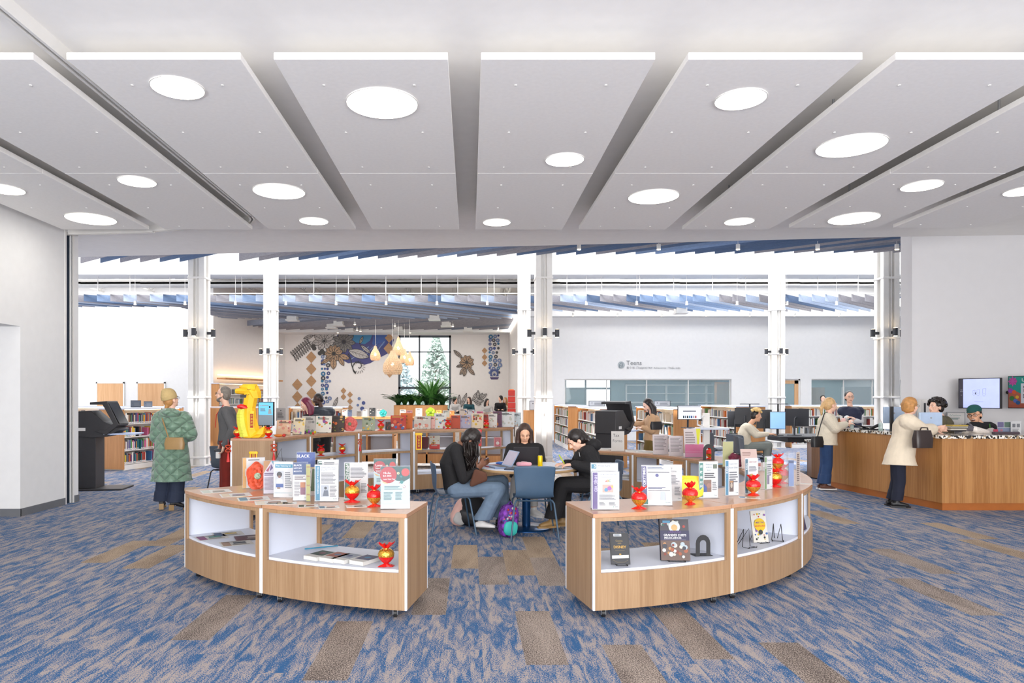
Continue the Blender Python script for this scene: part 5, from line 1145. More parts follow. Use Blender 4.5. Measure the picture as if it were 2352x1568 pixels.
for i in range(44):
    x = 1064+i*.75; yy = rr.uniform(1062, 1088); a = W(x, 1018+rr.uniform(-4, 6), Y+rr.uniform(-.14, .0)); b = W(x+rr.uniform(-3, 6), 1045, Y-.12+rr.uniform(-.06, .06)); c = W(1082+rr.uniform(-9, 12), yy, Y-.08+rr.uniform(-.06, .06)); mb.rc(a, .009, b, .009, 'hair_dark', n=6); mb.rc(b, .009, c, .006, 'hair_dark', n=6)
p.raw(mb, 'braids')
p.trousers('denim_pale', .105, .085, .115, .95, 'jeans'); p.top('black_cloth', 1.0, .012, 'top', cuff=.034)
p.shoe('anR', (.9, -.2), 'paper', 'black', .25); p.shoe('anL', (.9, -.2), 'black', 'black', .25)
t = thing('mobile_phone', 'dark mobile phone in the hands of the girl with braids', 'phone', W(1110, 1057, 7.84)); mb = MB(); mb.box(-.07, -.035, -.005, .07, .035, .005, 'black', Matrix.Rotation(-.45, 4, 'Y')); mb.build('body', t, bevel=.003); mb = MB(); mb.box(-.066, -.031, .005, .066, .031, .0058, M('phone_screen', (120, 90, 110), .2, emit=.2), Matrix.Rotation(-.45, 4, 'Y')); mb.build('screen', t)
t = thing('brown_scarf', 'brown bag or scarf of soft cloth lying on the girl\'s lap', 'scarf', W(1094, 1098, 7.66)); mb = MB()
for i in range(7): mb.rc(W(1084+5*i, 1112-2*i, 7.66), .03, W(1094+3*i, 1084+i, 7.66), .035, M('brown_cloth', (92, 58, 44), .9))
remesh(mb, 'cloth', t, .012)
# --- girl behind the laptop
Y = 8.85
p = Person('person with long dark wavy hair in black behind a dark laptop, facing the camera', JJ(Y, dict(head=(1205, 996), nk=(1205, 1024), mid=(1204, 1058), pel=(1204, 1096), shR=(1176, 1032), shL=(1234, 1032), elR=(1166, 1068, -.1), elL=(1242, 1068, -.1), wrR=(1184, 1068, -.32), wrL=(1226, 1068, -.32), hipR=(1195, 1098), hipL=(1213, 1098), knR=(1186, 1105, -.5), knL=(1222, 1105, -.48), anR=(1180, 1168, -.55), anL=(1226, 1168, -.5))), (0, -1, -.42), 'skin_tan')
p.body(hands=[('wrR', (.4, -1, 0), (0, 0, -1), 1, .3), ('wrL', (-.4, -1, 0), (0, 0, -1), -1, .3)])
p.face_bits(closed=True); p.hair_long('hair_brown', .48, strands=13, wav=.035, fwdfall=.09)
p.trousers('light_grey_cloth', .1, .075, .055, .9); p.top('black_cloth', 1.0, .03, 'sweater'); p.shoe('anR', (-.1, -1), 'paper', 'paper', .25); p.shoe('anL', (.6, -.8), 'paper', 'paper', .25)
# --- girl in black hoodie writing
Y = 8.05
p = Person('person in black hoodie with tied dark hair, writing with a yellow highlighter', JJ(Y, dict(head=(1323, 1012), nk=(1343, 1028), mid=(1352, 1066), pel=(1360, 1108), shR=(1340, 1040, .17), shL=(1352, 1040, -.17), elR=(1322, 1070, .2), elL=(1366, 1078, -.2), wrR=(1300, 1064, .08), wrL=(1318, 1066, -.22), hipR=(1358, 1112, .1), hipL=(1360, 1112, -.1), knR=(1298, 1112, .12), knL=(1290, 1112, -.12), anR=(1292, 1190, .1), anL=(1268, 1193, -.16))), (-.78, -.2, -.58), 'skin_light')
p.body(hands=[('wrR', (-1, -.1, -.1), (0, .2, -1), 1, .7), ('wrL', (-1, .35, -.1), (0, .2, -1), -1, .6)])
p.face_bits(closed=True)
mb = MB(); p.cap(mb, 'hair_dark', .014); mb.rc(p.H(0, -.1, .05), .045, W(1352, 1010, Y), .035, 'hair_dark'); mb.rc(W(1350, 1008, Y-.03), .03, W(1366, 1026, Y-.06), .012, 'hair_dark'); p.part(mb, 'hair')
p.trousers('black_cloth', .11, .09, .10, .95); p.top('black_cloth', 1.0, .035, 'hoodie', cuff=.05)
mb = MB(); mb.ell(W(1362, 1022, Y), V((.1, 0, .02)), V((0, .13, 0)), V((-.02, 0, .08)), 'black_cloth'); p.part(mb, 'hood')
mb = MB(); mb.tube([W(1330, 1038, Y-.16), W(1332, 1048, Y-.17)], .004, 'steel', n=5); p.raw(mb, 'zip_pull')
p.shoe('anL', (-.9, -.3), 'leather_tan', 'leather_tan', .25); p.shoe('anR', (-.9, .1), 'leather_tan', 'leather_tan', .25)
t = thing('highlighter_pen', 'yellow highlighter pen in the writing girl\'s hand', 'pen', W(1290, 1056, 8.0)); mb = MB(); mb.cyl(W(1284, 1044, 8.0), W(1296, 1064, 7.96), .0075, X('d8ec30'), n=10); mb.build('barrel', t, world=True); mb = MB(); mb.cyl(W(1296, 1064, 7.96), W(1297.5, 1066.5, 7.955), .005, X('b8cc20'), n=8, r1=.003); mb.build('tip', t, world=True)
# --- purple haired woman and man behind
Y = 13.0
p = Person('person with plum red bob in a black wide-necked top, looking down', JJ(Y, dict(head=(702, 928), nk=(712, 955), mid=(714, 985), pel=(714, 1014), shL=(703, 960, -.08), shR=(728, 960, .1), elL=(698, 985, -.16), elR=(733, 985, .12), wrL=(688, 975, -.3), wrR=(700, 985, -.2), hipL=(708, 1018), hipR=(720, 1018), knL=(708, 1060), knR=(720, 1060), anL=(708, 1090), anR=(720, 1090))), (-.75, -.45, -.35), vox=.01)
p.body(hands=[('wrL', (-1, -.2, .3), (0, 0, -1), -1, .4)]); p.face_bits(); p.hair_long('hair_plum', .26, strands=9); p.top('black_cloth', .9, .02); p.trousers('black_cloth')
Y = 13.9
p = Person('bearded person with glasses in a dark padded vest, beside the plum haired woman', JJ(Y, dict(head=(730, 917), nk=(738, 940), mid=(740, 968), pel=(742, 1000), shL=(722, 946, -.05), shR=(758, 946, .05), elL=(716, 970, -.15), elR=(762, 975, 0), wrL=(708, 978, -.3), wrR=(735, 985, -.2), hipL=(736, 1002), hipR=(750, 1002), knL=(735, 1045), knR=(750, 1045), anL=(736, 1078), anR=(750, 1078))), (-.8, -.5, -.3), 'skin_dark', vox=.01)
p.body(hands=[('wrL', (-1, -.3, 0), (0, 0, -1), -1, .4)]); p.face_bits(glasses='wire'); p.hair_short('hair_dark', .006)
mb = MB(); mb.ell(p.H(0, .05, -.08), p.r*.052, p.f*.042, p.u*.04, 'hair_dark'); p.part(mb, 'beard'); p.top('navy_cloth', 1, .02, 'striped_sweater'); p.trousers('black_cloth')
mb = MB(); p.torso(mb, M('vest_dark', (44, 50, 60), .6), .05); p.part(mb, 'vest'); p.shoe('anL', (-1, -.3), 'black'); p.shoe('anR', (-1, -.3), 'black')
# --- woman in tan sweater at kiosk
Y = 12.9
p = Person('person with dark bob in tan sweater and olive trousers using the self-checkout', JJ(Y, dict(head=(1488, 931), nk=(1499, 953), mid=(1499, 983), pel=(1495, 1012), shL=(1496, 960, -.17), shR=(1499, 960, .15), elL=(1497, 988, -.2), elR=(1478, 975, .2), wrL=(1476, 982, -.12), wrR=(1458, 973, .12), hipL=(1494, 1016, -.09), hipR=(1494, 1016, .09), knL=(1486, 1058, -.1), knR=(1500, 1058, .1), anL=(1484, 1096, -.1), anR=(1504, 1098, .1))), (-.85, -.25, -.42), vox=.01)
p.body(hands=[('wrL', (-1, 0, .1), (0, 0, -1), 1, .5), ('wrR', (-1, 0, .1), (0, 0, -1), -1, .4)]); p.face_bits(); p.hair_long('hair_dark', .27, strands=9); p.top('tan_knit', 1, .03, 'sweater', cuff=.05); p.trousers('olive', .11, .1, .1); p.shoe('anL', (-1, 0), 'black'); p.shoe('anR', (-1, 0), 'black')
bag('black crescent belt bag worn across the tan sweater', W(1507, 977, 12.68), (.24, .1, .15), .3, 'black', name='belt_bag', strap=[W(1501, 970, 12.7), W(1490, 950, 12.68), W(1488, 940, 12.8)], sm='black')
# --- computer user
Y = 13.75
p = Person('person with short bleached curls and cream shirt seated at the computer table', JJ(Y, dict(head=(1737, 955), nk=(1722, 975), mid=(1709, 997), pel=(1711, 1024), shL=(1722, 981, .17), shR=(1719, 981, -.17), elL=(1742, 998, .2), elR=(1736, 999, -.2), wrL=(1766, 996, .15), wrR=(1764, 997, -.15), hipL=(1712, 1027, .09), hipR=(1712, 1027, -.09), knL=(1764, 1022, .1), knR=(1764, 1024, -.1), anL=(1762, 1074, .1), anR=(1756, 1076, -.1))), (1, -.1, -.12), 'skin_tan', vox=.01)
p.body(hands=[('wrR', (1, 0, 0), (0, 0, -1), 1, .4), ('wrL', (1, 0, 0), (0, 0, -1), -1, .4)]); p.face_bits()
mb = MB(); p.cap(mb, 'hair_dark', .004); p.part(mb, 'undercut_hair'); 
mb = MB(); rr = random.Random(8)
for i in range(70):
    a = rr.random()*6.28; q = rr.random()**.5; mb.ell(p.H(q*.08*math.cos(a), q*.1*math.sin(a)-.01, .1+.045*(1-q*q)+rr.uniform(-.02, .02)), V((.024, 0, 0)), V((0, .024, 0)), V((0, 0, .024)), 'hair_bleach', n=8, k=5)
p.part(mb, 'curls', vox=.008, it=1); p.top('knit_cream', .95, .02, 'shirt'); p.trousers('sage', .1, .085, .06); p.shoe('anL', (1, 0), 'paper'); p.shoe('anR', (1, 0), 'paper')
# --- ponytail woman at the desk
Y = 11.55
p = Person('person with blond ponytail, cream cable sweater and blue jeans at the desk end', JJ(Y, dict(head=(1908, 930), nk=(1903, 954), mid=(1899, 983), pel=(1898, 1013), shL=(1905, 961, .17), shR=(1901, 961, -.17), elL=(1918, 984, .2), elR=(1918, 983, -.2), wrL=(1936, 979, .12), wrR=(1942, 974, -.1), hipL=(1898, 1017, .09), hipR=(1898, 1017, -.09), knL=(1896, 1065, .09), knR=(1900, 1066, -.09), anL=(1888, 1112, .09), anR=(1894, 1112, -.09))), (1, .1, -.02), sc=1.0)
p.body(hands=[('wrR', (1, 0, .2), (0, .3, -1), 1, .5), ('wrL', (1, 0, .2), (0, -.3, -1), -1, .5)]); p.face_bits(brow='hair_blond')
mb = MB(); p.cap(mb, 'hair_blond', .01); mb.rc(p.H(0, -.12, .03), .035, p.H(0, -.17, -.06), .032, 'hair_blond'); mb.rc(p.H(0, -.17, -.06), .032, p.H(0, -.16, -.17), .012, 'hair_blond'); p.part(mb, 'ponytail')
p.trousers('denim_blue', .105, .085, .09, .95, 'jeans'); p.coat('knit_cream', W(0, 1022, Y).z, .04, .02, 'sweater', cuff=.055); p.shoe('anL', (1, -.1), M('sneaker_brown', (96, 58, 44), .6), 'paper', .26, name='sneaker'); p.shoe('anR', (1, -.1), 'sneaker_brown', 'paper', .26, name='sneaker')
bag('black shoulder bag hanging at the ponytailed woman\'s back', W(1877, 1014, 11.4), (.2, .1, .18), .2, 'black', strap=[W(1878, 1002, 11.35), W(1885, 975, 11.3), W(1893, 950, 11.35), W(1900, 946, 11.5)], sm='black')
# --- man in navy vest (blurred in the photo) 
Y = 13.6
p = Person('person in navy vest over pale sleeves standing behind the desk, facing the camera', JJ(Y, dict(head=(1951, 912), nk=(1953, 936), mid=(1955, 966), pel=(1957, 998), shR=(1936, 944), shL=(1972, 944), elR=(1938, 966), elL=(1976, 968), wrR=(1946, 958, -.25), wrL=(1958, 965, -.28), hipR=(1950, 1002), hipL=(1964, 1002), knR=(1949, 1048), knL=(1964, 1048), anR=(1949, 1086), anL=(1964, 1086))), (-.25, -1, 0), vox=.01)
p.body(hands=[('wrR', (.5, -.6, 0), (0, 0, -1), 1, .5), ('wrL', (-.5, -.6, 0), (0, 0, -1), -1, .5)]); p.face_bits(glasses='wire'); p.hair_short('hair_dark', .008); p.top('paper', 1, .015, 'shirt')
mb = MB(); p.torso(mb, 'navy_vest', .045); p.part(mb, 'vest'); p.trousers('black_cloth'); p.shoe('anR', (0, -1), 'black'); p.shoe('anL', (0, -1), 'black')
# --- older woman in beige coat
Y = 9.75
p = Person('person with short ginger hair in long beige coat handing over books at the desk', JJ(Y, dict(head=(2092, 933), nk=(2085, 960), mid=(2078, 1000), pel=(2066, 1048), shL=(2080, 968, .14), shR=(2086, 968, -.16), elL=(2112, 990, .18), elR=(2118, 990, -.14), wrL=(2150, 985, .2), wrR=(2156, 982, .0), hipL=(2062, 1052, .09), hipR=(2062, 1052, -.09), knL=(2060, 1104, .08), knR=(2066, 1105, -.08), anL=(2048, 1146, .1), anR=(2060, 1150, -.06))), (.95, .35, .03))
p.body(hands=[('wrR', (1, .2, 0), (0, 1, .1), -1, .5), ('wrL', (1, 0, 0), (0, -1, .1), 1, .5)]); p.face_bits(brow='hair_ginger', glasses='wire')
mb = MB(); p.cap(mb, 'hair_ginger', .017); mb.ell(p.H(0, -.02, .085), p.r*.075, p.f*.095, p.u*.05, 'hair_ginger'); [mb.rc(p.H(.09*math.sin(a), -.05-.06*math.cos(a), .03), .02, p.H(.085*math.sin(a), -.045-.05*math.cos(a), -.06), .012, 'hair_ginger', n=6) for a in (-1.3, -.9, -.5, 0, .5, .9, 1.3)]; p.part(mb, 'hair', it=1)
p.trousers('navy_cloth', .1, .08, .075, .97); p.coat('coat_beige', W(0, 1068, Y).z, .055, .06, cuff=.07, sleeve=.55)
mb = MB(); mb.loft([(p.J['nk']+V((0, 0, -.01)), V((.075, 0, 0)), V((0, .075, 0))), (p.J['nk']+V((.005, 0, .045)), V((.062, 0, 0)), V((0, .062, 0)))], M('scarf_print', (196, 60, 64), .7, var=.5, vs=70)); p.part(mb, 'scarf')
p.shoe('anL', (1, -.1), 'black', 'black', .24); p.shoe('anR', (1, -.3), 'black', 'black', .24)
bag('dark leather handbag hanging from the beige-coated woman\'s arm', W(2119, 1008, 9.35), (.26, .12, .24), .15, 'leather_dark', name='handbag', strap=[W(2108, 1000, 9.35), W(2116, 982, 9.4), W(2130, 982, 9.5), W(2134, 1000, 9.38)])
# --- clerk with dark curls
Y = 10.55
p = Person('person with dark curly hair in olive sweater behind the silver monitor', JJ(Y, dict(head=(2149, 935), nk=(2162, 958), mid=(2168, 990), pel=(2170, 1030), shL=(2158, 966, -.17), shR=(2166, 966, .17), elL=(2164, 1000, -.22), elR=(2160, 1000, .2), wrL=(2140, 1004, -.2), wrR=(2140, 1004, .1), hipL=(2168, 1035, -.09), hipR=(2168, 1035, .09), knL=(2168, 1090, -.09), knR=(2168, 1090, .09), anL=(2170, 1133, -.09), anR=(2170, 1133, .09))), (-1, -.12, .1))
p.body(hands=[('wrL', (-1, 0, 0), (0, 0, -1), 1, .3)]); p.face_bits(); p.hair_curly('hair_dark', .12, 170, .021, .04, seed=4); p.top('olive_knit', 1, .03, 'sweater'); p.trousers('black_cloth'); p.shoe('anL', (-1, 0), 'black'); p.shoe('anR', (-1, 0), 'black')
# --- clerk with green cap
Y = 10.45
p = Person('laughing person in green cap, black vest and patterned white sleeves at the desk', JJ(Y, dict(head=(2238, 953), nk=(2252, 976), mid=(2258, 1003), pel=(2262, 1040), shR=(2235, 984, -.05), shL=(2272, 984, .1), elR=(2228, 1000, -.2), elL=(2275, 1000, -.3), wrR=(2214, 985, -.4), wrL=(2237, 985, -.5), hipR=(2250, 1042), hipL=(2270, 1042), knR=(2250, 1095), knL=(2270, 1095), anR=(2250, 1135), anL=(2270, 1135))), (-.75, -.62, -.1), 'skin_tan', sc=1.1)
p.body(hands=[], arms=True); p.face_bits(glasses='wire', smile=True)
mb = MB(); p.hand(mb, p.J['wrL'], (-1, -.1, .15), (0, 1, 0), -1, 'glove', .5); p.hand(mb, p.J['wrR'], (-1, 0, -.1), (0, -1, 0), 1, 'glove', .5); p.part(mb, 'gloves', vox=.006, it=1)
mb = MB(); p.cap(mb, 'hair_dark', .008); p.part(mb, 'hair')
mb = MB(); mb.ell(p.H(0, -.03, .07), p.r*.098, p.f*.112, p.u*.085, 'green_cap'); mb.ell(p.H(0, -.075, .0), p.r*.085, p.f*.055, p.u*.09, 'green_cap'); mb.ell(p.H(0, .1, .055), p.r*.07, p.f*.07, p.u*.014, 'green_cap'); p.part(mb, 'cap')
p.top('white_print', 1, .02, 'blouse'); mb = MB(); p.torso(mb, 'black_cloth', .045); p.part(mb, 'vest'); p.trousers('black_cloth')
mb = MB(); mb.tube([p.J['nk']+V((.05, -.12, .02)), p.J['nk']+V((.0, -.2, -.1)), p.J['nk']+V((-.01, -.2, -.22))], .007, X('5fae4a'), n=6); p.raw(mb, 'lanyard')
# --- five children on the bench and one far reader
kids = [('child with dark bun in pale grey sweater, leftmost on the bench', 1046, 918, 'hair_dark', 'light_grey_cloth', (.9, -.3, 0), 0), ('child with long brown hair in teal sweater on the bench', 1077, 918, 'hair_brown', M('teal_cloth', (30, 74, 84), .9), (-.5, -.8, -.2), 1), ('child with long dark hair in grey hoodie, middle right on the bench', 1119, 922, 'hair_dark', 'light_grey_cloth', (.6, -.7, -.3), 1),
        ('child with dark hair in black tee shirt, reaching left', 1149, 915, 'hair_dark', 'black_cloth', (-.8, -.5, 0), 0), ('child with ginger hair at the right end of bench', 1160, 919, 'hair_ginger', 'coat_beige', (-.6, -.8, 0), 1)]
for i, (lb, px, py, hm, tm, fc, lg) in enumerate(kids):
    Y = 28.0+.25*(i == 4)+.1*(i % 2); h = W(px, py, Y); B = h
    o = lambda x, y, z: (h.x+x, h.y+y, h.z+z)
    J = dict(head=o(0, 0, 0), nk=o(0, .02, -.19), mid=o(0, .04, -.36), pel=o(0, .05, -.52), shR=o(-.15, .02, -.25), shL=o(.15, .02, -.25), elR=o(-.2, -.08, -.45), elL=o(.2, -.08, -.45), wrR=o(-.08, -.28, -.45), wrL=o(.08, -.28, -.45), hipR=o(-.09, .02, -.54), hipL=o(.09, .02, -.54), knR=o(-.15, -.36, -.5), knL=o(.15, -.36, -.5), anR=o(-.05, -.25, -.58), anL=o(.08, -.3, -.58))
    p = Person(lb, J, fc, 'skin_light', .95, .014); p.t.matrix_basis = Matrix.Translation((h.x, h.y, .92)); p.body(hands=[('wrR', (0, -1, 0), (0, 0, -1), 1, .3), ('wrL', (0, -1, 0), (0, 0, -1), -1, .3)], far=True)
    (p.hair_long(hm, .36) if lg else p.hair_short(hm, .016)); mb = MB(); p.torso(mb, tm, .03)
    for S_ in 'LR': p.limb(mb, 'sh'+S_, 'el'+S_, 'wr'+S_, .075, .06, .045, tm, .9)
    p.part(mb, 'top'); p.trousers('denim_blue' if i == 1 else 'black_cloth', .08, .065, .05)
h = W(1890, 916, 23.6); o = lambda x, y, z: (h.x+x, h.y+y, h.z+z)
p = Person('person far away in pale shirt, seen small above the ponytailed woman', dict(head=o(0, 0, 0), nk=o(0, .02, -.2), mid=o(0, .04, -.42), pel=o(0, .05, -.62), shR=o(-.17, .02, -.27), shL=o(.17, .02, -.27), elR=o(-.2, -.04, -.5), elL=o(.2, -.04, -.5), wrR=o(-.12, -.2, -.6), wrL=o(.12, -.2, -.6), hipR=o(-.1, .02, -.66), hipL=o(.1, .02, -.66), knR=o(-.1, 0, -1.05), knL=o(.1, 0, -1.05), anR=o(-.1, 0, -1.43), anL=o(.1, 0, -1.43)), (-.3, -1, 0), vox=.014)
p.body(far=True); p.hair_short('hair_dark', .01); p.top('light_grey_cloth', 1, .02); p.trousers('black_cloth')
# ================================================================ SMALL THINGS
ZT = .745
def ringY(px, r, c=RC, far=True):
    t = (px-CX)/F; a = t*t+1; b = -2*(t*c.x+c.y); q = c.x*c.x+c.y*c.y-r*r; d = max(0, b*b-4*a*q)
    return (-b+(math.sqrt(d) if far else -math.sqrt(d)))/(2*a)
def base(px, py, z, Y): return V(((px-CX)/F*Y, Y, z)) if Y else G(px, py, z)
def sign(label, px, py, wpx, hpx, items, rz=0.0, z=ZT, Y=None, tilt=.0, name='leaflet_sign', cat='sign', holder=True, group=None, page='f4f3f3'):
    p = base(px, py, z, Y); w_, h = wpx/F*p.y/max(.35, math.cos(rz)), hpx/F*p.y
    t = thing(name, label, cat, p, rz, group); T = Matrix.Rotation(-tilt, 4, 'X')
    if holder:
        mb = MB(); mb.box(-w_/2-.004, -.0055, 0, w_/2+.004, -.0035, h+.006, 'acrylic', T); mb.box(-w_/2-.004, .0035, 0, w_/2+.004, .0055, h+.006, 'acrylic', T); mb.box(-w_/2-.004, -.03, 0, w_/2+.004, .045, .003, 'acrylic'); mb.build('acrylic_holder', t)
    mb = MB(); mb.box(-w_/2, -.001, .005, w_/2, .001, h, X(page), T); mb.build('sheet', t)
    mb = MB(); art(mb, w_, h-.005, items, T @ Matrix.Translation((0, -.0012, .005)), eps=.0002, e0=.0002); mb.build('printed_design', t)
    return t
LOGO = [('p', [(.78, .93), (.81, .90), (.8, .93), (.81, .96)], '2a9d8f'), ('r', .83, .925, .95, .94, '8a9aa8')]
def kids_sign(c, word, title, img, tc='4a7f9a', lines=5):
    return [('r', .03, .02, .24, .99, c), ('t', .05, .05, .22, .5, word, 'f2f4f6', 'v', 'b')]+[('t', .3, .08+.1*i, .92, .15+.1*i, s_, tc) for i, s_ in enumerate(title)]+[('l', .3, .12+.1*len(title), .95, .2+.1*len(title)+.05*lines, lines, '8e929c')]+img+LOGO
sign('orange-striped leaflet holder at the left end of the front left display', 583, 1121, 44, 70, [('r', .0, .0, .16, 1, 'f2b65a'), ('l', .25, .04, .95, .1, 1, '9a9aa0'), ('r', .1, .35, .9, .6, 'f6e3d2')], rz=.45)
sign('lilac library leaflet with coloured triangles on the front left display', 623, 1134, 33, 76, [('r', 0, 0, 1, 1, 'e9e2f2'), ('p', [(0, 0), (.5, 0), (0, .38)], 'c98a3a'), ('p', [(.5, 0), (1, 0), (1, .42)], '3f9ab8'), ('p', [(.15, .3), (.5, .1), (.3, .34)], 'b03060'), ('p', [(.5, .1), (.62, .22), (.4, .32)], '5a3a8a'), ('l', .05, .36, .8, .46, 2, '8a6aa8'), ('l', .05, .5, .9, .9, 10, 'b4a8c4')], rz=.2)
face_img = [('r', .08, .26, .52, .78, 'd8dce4'), ('e', .3, .36, .14, '241a18'), ('e', .3, .42, .07, '8a5c46'), ('p', [(.12, .78), (.16, .5), (.3, .46), (.46, .5), (.5, .78)], 'eef0f6'), ('r', .12, .62, .5, .72, '2a55a8'), ('e', .26, .74, .1, '9c7a66', .025)]
sign('free tutoring leaflet with photo of a person in white shirt', 651, 1143, 46, 83, [('r', .08, .07, .98, .17, '1f9cc0'), ('t', .12, .09, .94, .15, 'Free Tutoring for', 'f4f8fa', 'b')]+face_img+[('l', .58, .28, .95, .75, 9, 'a4aab4'), ('r', .05, .87, .95, .88, '6ab0c8')]+LOGO, rz=-.1)
sign('dark blue Black History Month leaflet in the front row', 690, 1150, 33, 88, [('r', 0, 0, 1, .32, '274a86'), ('t', .05, .04, .6, .1, 'BLACK', 'f2f2f6', 'b'), ('t', .05, .12, .62, .18, 'HISTORY', 'f2f2f6', 'b'), ('t', .05, .2, .58, .26, 'MONTH', 'f2f2f6', 'b'), ('l', .1, .34, .9, .46, 3, 'a08a90'), ('l', .08, .5, .5, .9, 10, 'c4c0c8'), ('r', .5, .52, .85, .85, 'c8783a'), ('r', .5, .66, .85, .85, '8a4a6a')]+LOGO, rz=.05)
sign('narrow yellow-green leaflet edge beside the Black History leaflet', 708, 1147, 9, 86, [('r', 0, 0, 1, 1, 'b8b45a')]+[('r', .1, .05+.25*k, .9, .09+.25*k, 'a87a3a') for k in range(4)], rz=.0, Y=5.3)
sign('larger blue BLACK poster standing behind the front leaflets', 703, 0, 42, 100, [('r', 0, 0, 1, .34, '1846a4'), ('t', .0, .03, .7, .14, 'BLACK', 'f2f2f6', 'b'), ('p', [(.6, .2), (.95, .05), (.75, .2), (.95, .32)], '2a5ab8'), ('r', 0, .35, 1, .37, 'e8c04a'), ('r', 0, .37, 1, 1, 'f0e2d6'), ('l', .3, .42, .8, .9, 8, 'c0a8a0'), ('p', [(.85, .38), (1, .38), (1, .9), (.75, .9)], '5a7a3a')], Y=5.62)
cyr = [('r', .03, .03, .22, .98, '1c88b0'), ('t', .06, .06, .2, .8, 'НАРОДОСТЕЙ И КЛАССЫ', 'eef4f8', 'v', 'b'), ('t', .27, .05, .88, .09, 'Зимние серии курсов', '5a86a8'), ('t', .27, .1, .95, .14, 'для педагогов раннего', '5a86a8'), ('t', .27, .15, .55, .18, 'возраста', '5a86a8'), ('l', .27, .21, .95, .52, 9, 'aab0b8'), ('r', .27, .56, .6, .88, 'bcc6d4'), ('e', .46, .64, .06, '2a3038'), ('p', [(.34, .86), (.4, .7), (.56, .7), (.6, .86)], '5a6678'), ('l', .64, .57, .95, .88, 8, 'aab0b8')]+LOGO
sign('white leaflet with blue Cyrillic side strip on the front left display', 750, 1152, 54, 85, cyr)
sign('green-cornered leaflet peeping out behind the blue Cyrillic one', 754, 0, 48, 90, [('r', .02, .03, .2, .95, '2a6a5a'), ('r', .06, .05, .2, .08, 'eef4f4'), ('l', .3, .05, .95, .5, 9, 'b4bac0')], Y=5.45)
sign('white leaflet with dark green СЕМЬИ side strip', 818, 1148, 54, 86, [('r', .02, .02, .22, .97, '3a6a4c'), ('t', .05, .04, .21, .46, 'СЕМЬИ', 'f4f6f4', 'v', 'b'), ('t', .4, .05, .8, .08, 'Вечеринки для семей', '8a8e96'), ('l', .26, .13, .97, .42, 8, 'a8acb6'), ('r', .4, .52, .66, .84, '9aa09c'), ('l', .7, .55, .97, .82, 7, 'b0b4bc')]+LOGO)
def tet(tt, n):
    it = [('r', 0, 0, 1, 1, 'd4eef2'), ('p', [(0, 0), (1, 0), (1, .28), (.8, .36), (.55, .34), (.3, .25), (0, .3)], '1d5a58'), ('e', .26, .2, .29, 'c22f3a'), ('e', .85, .14, .14, 'd23c38'), ('p', [(0, .34), (.1, .4), (.3, .42), (.12, .36)], 'f0c890'), ('e', .6, .16, .045, 'f0dca8'), ('e', .6, .16, .018, '1d5a58'), ('e', .72, .37, .06, '1f8a8a'), ('e', .7, .24, .035, '1f8a90'), ('s', [(.6, .36), (.66, .38), (.62, .41)], 'c22f3a', .012), ('s', [(.8, .44), (.86, .48), (.8, .52), (.76, .48)], 'c22f3a', .012)]
    return it+[('t', .08, .12+.075*i, .5, .175+.075*i, s_, 'f8f0f0', 'b') for i, s_ in enumerate(tt)]+[('l', .12, .46, .75, .55, 3, '9ac0c8'), ('l', .1, .6, .42, .8, 7, '9ac0c8'), ('l', .5, .6, .78, .8, 7, '9ac0c8'), ('r', 0, .9, 1, 1, 'f2f6f8')]
sign('Lunar New Year 2025 leaflet with red circle, half hidden behind', 884, 0, 50, 96, tet(['Lunar', 'New Year', '2025'], 0), Y=5.35, rz=.05)
sign('Tet Am lich 2025 leaflet stack in clear holder at the aisle end', 908, 1169, 66, 98, tet(['Tết Âm', 'lịch 2025', 'Lunar New Year'], 1), rz=.08)
sign('purple-striped GIA ĐÌNH leaflet at the left end of the right display', 1391, 1171, 62, 88, [('r', .02, .02, .2, .99, '5a3a8c'), ('t', .06, .05, .19, .58, 'GIA ĐÌNH', 'd8ccf0', 'v', 'b'), ('t', .28, .05, .92, .1, 'Giờ Đọc Sách Song Ngữ', '6a8ab8'), ('t', .32, .13, .86, .16, 'Vietnamese-English Storytime', '8a9ab8'), ('t', .48, .2, .56, .3, 'A', 'd83a2a', 'b'), ('t', .56, .2, .62, .28, 'B', 'e8b02a', 'b'), ('t', .61, .2, .69, .28, 'C', '3a9a5a', 'b'), ('r', .38, .34, .78, .55, 'f0b8a8'), ('e', .52, .48, .07, '3a9ac8'), ('e', .64, .44, .08, 'b048b8'), ('e', .74, .4, .04, 'e8c83a'), ('l', .26, .6, .93, .75, 5, 'b4bac4'), ('l', .26, .8, .5, .9, 3, 'a0a6b0'), ('l', .62, .8, .92, .9, 3, 'a0a6b0')]+LOGO)
sign('leaflet headed Winter Early behind the purple GIA ĐÌNH one', 1388, 0, 62, 104, [('r', .02, .02, .2, .12, '1c88a8'), ('t', .12, .03, .19, .1, 'S', 'f0f4f6', 'b'), ('t', .26, .03, .72, .09, 'Winter Early', '6a7c92')], Y=4.98)
cal = [('r', 0, .02, .16, .98, '3a2f7a'), ('t', .02, .05, .14, .6, 'STORYTIMES', 'f0f0f6', 'v', 'b'), ('l', .2, .03, .8, .1, 2, '6a80b0'), ('r', .2, .16, .95, .18, '3a3a4a'), ('r', .2, .19, .95, .5, 'eceef2'), ('e', .52, .25, .06, '3a3a8a')]+[('r', .2+.125*k, .2, .203+.125*k, .5, 'c0c4cc') for k in range(7)]+[('l', .2, .54, .8, .6, 2, '7a80b0'), ('r', .2, .63, .95, .64, '3a3a4a'), ('r', .22, .66, .4, .88, 'f2dede'), ('r', .62, .66, .78, .88, 'c4cfe8'), ('r', .8, .66, .95, .88, 'f2e6f0'), ('r', .04, .86, .18, .98, '2a7a6a')]+LOGO
sign('tilted storytimes calendar leaflet with dark purple strip', 1510, 1161, 66, 92, cal, rz=-.08, tilt=.18)
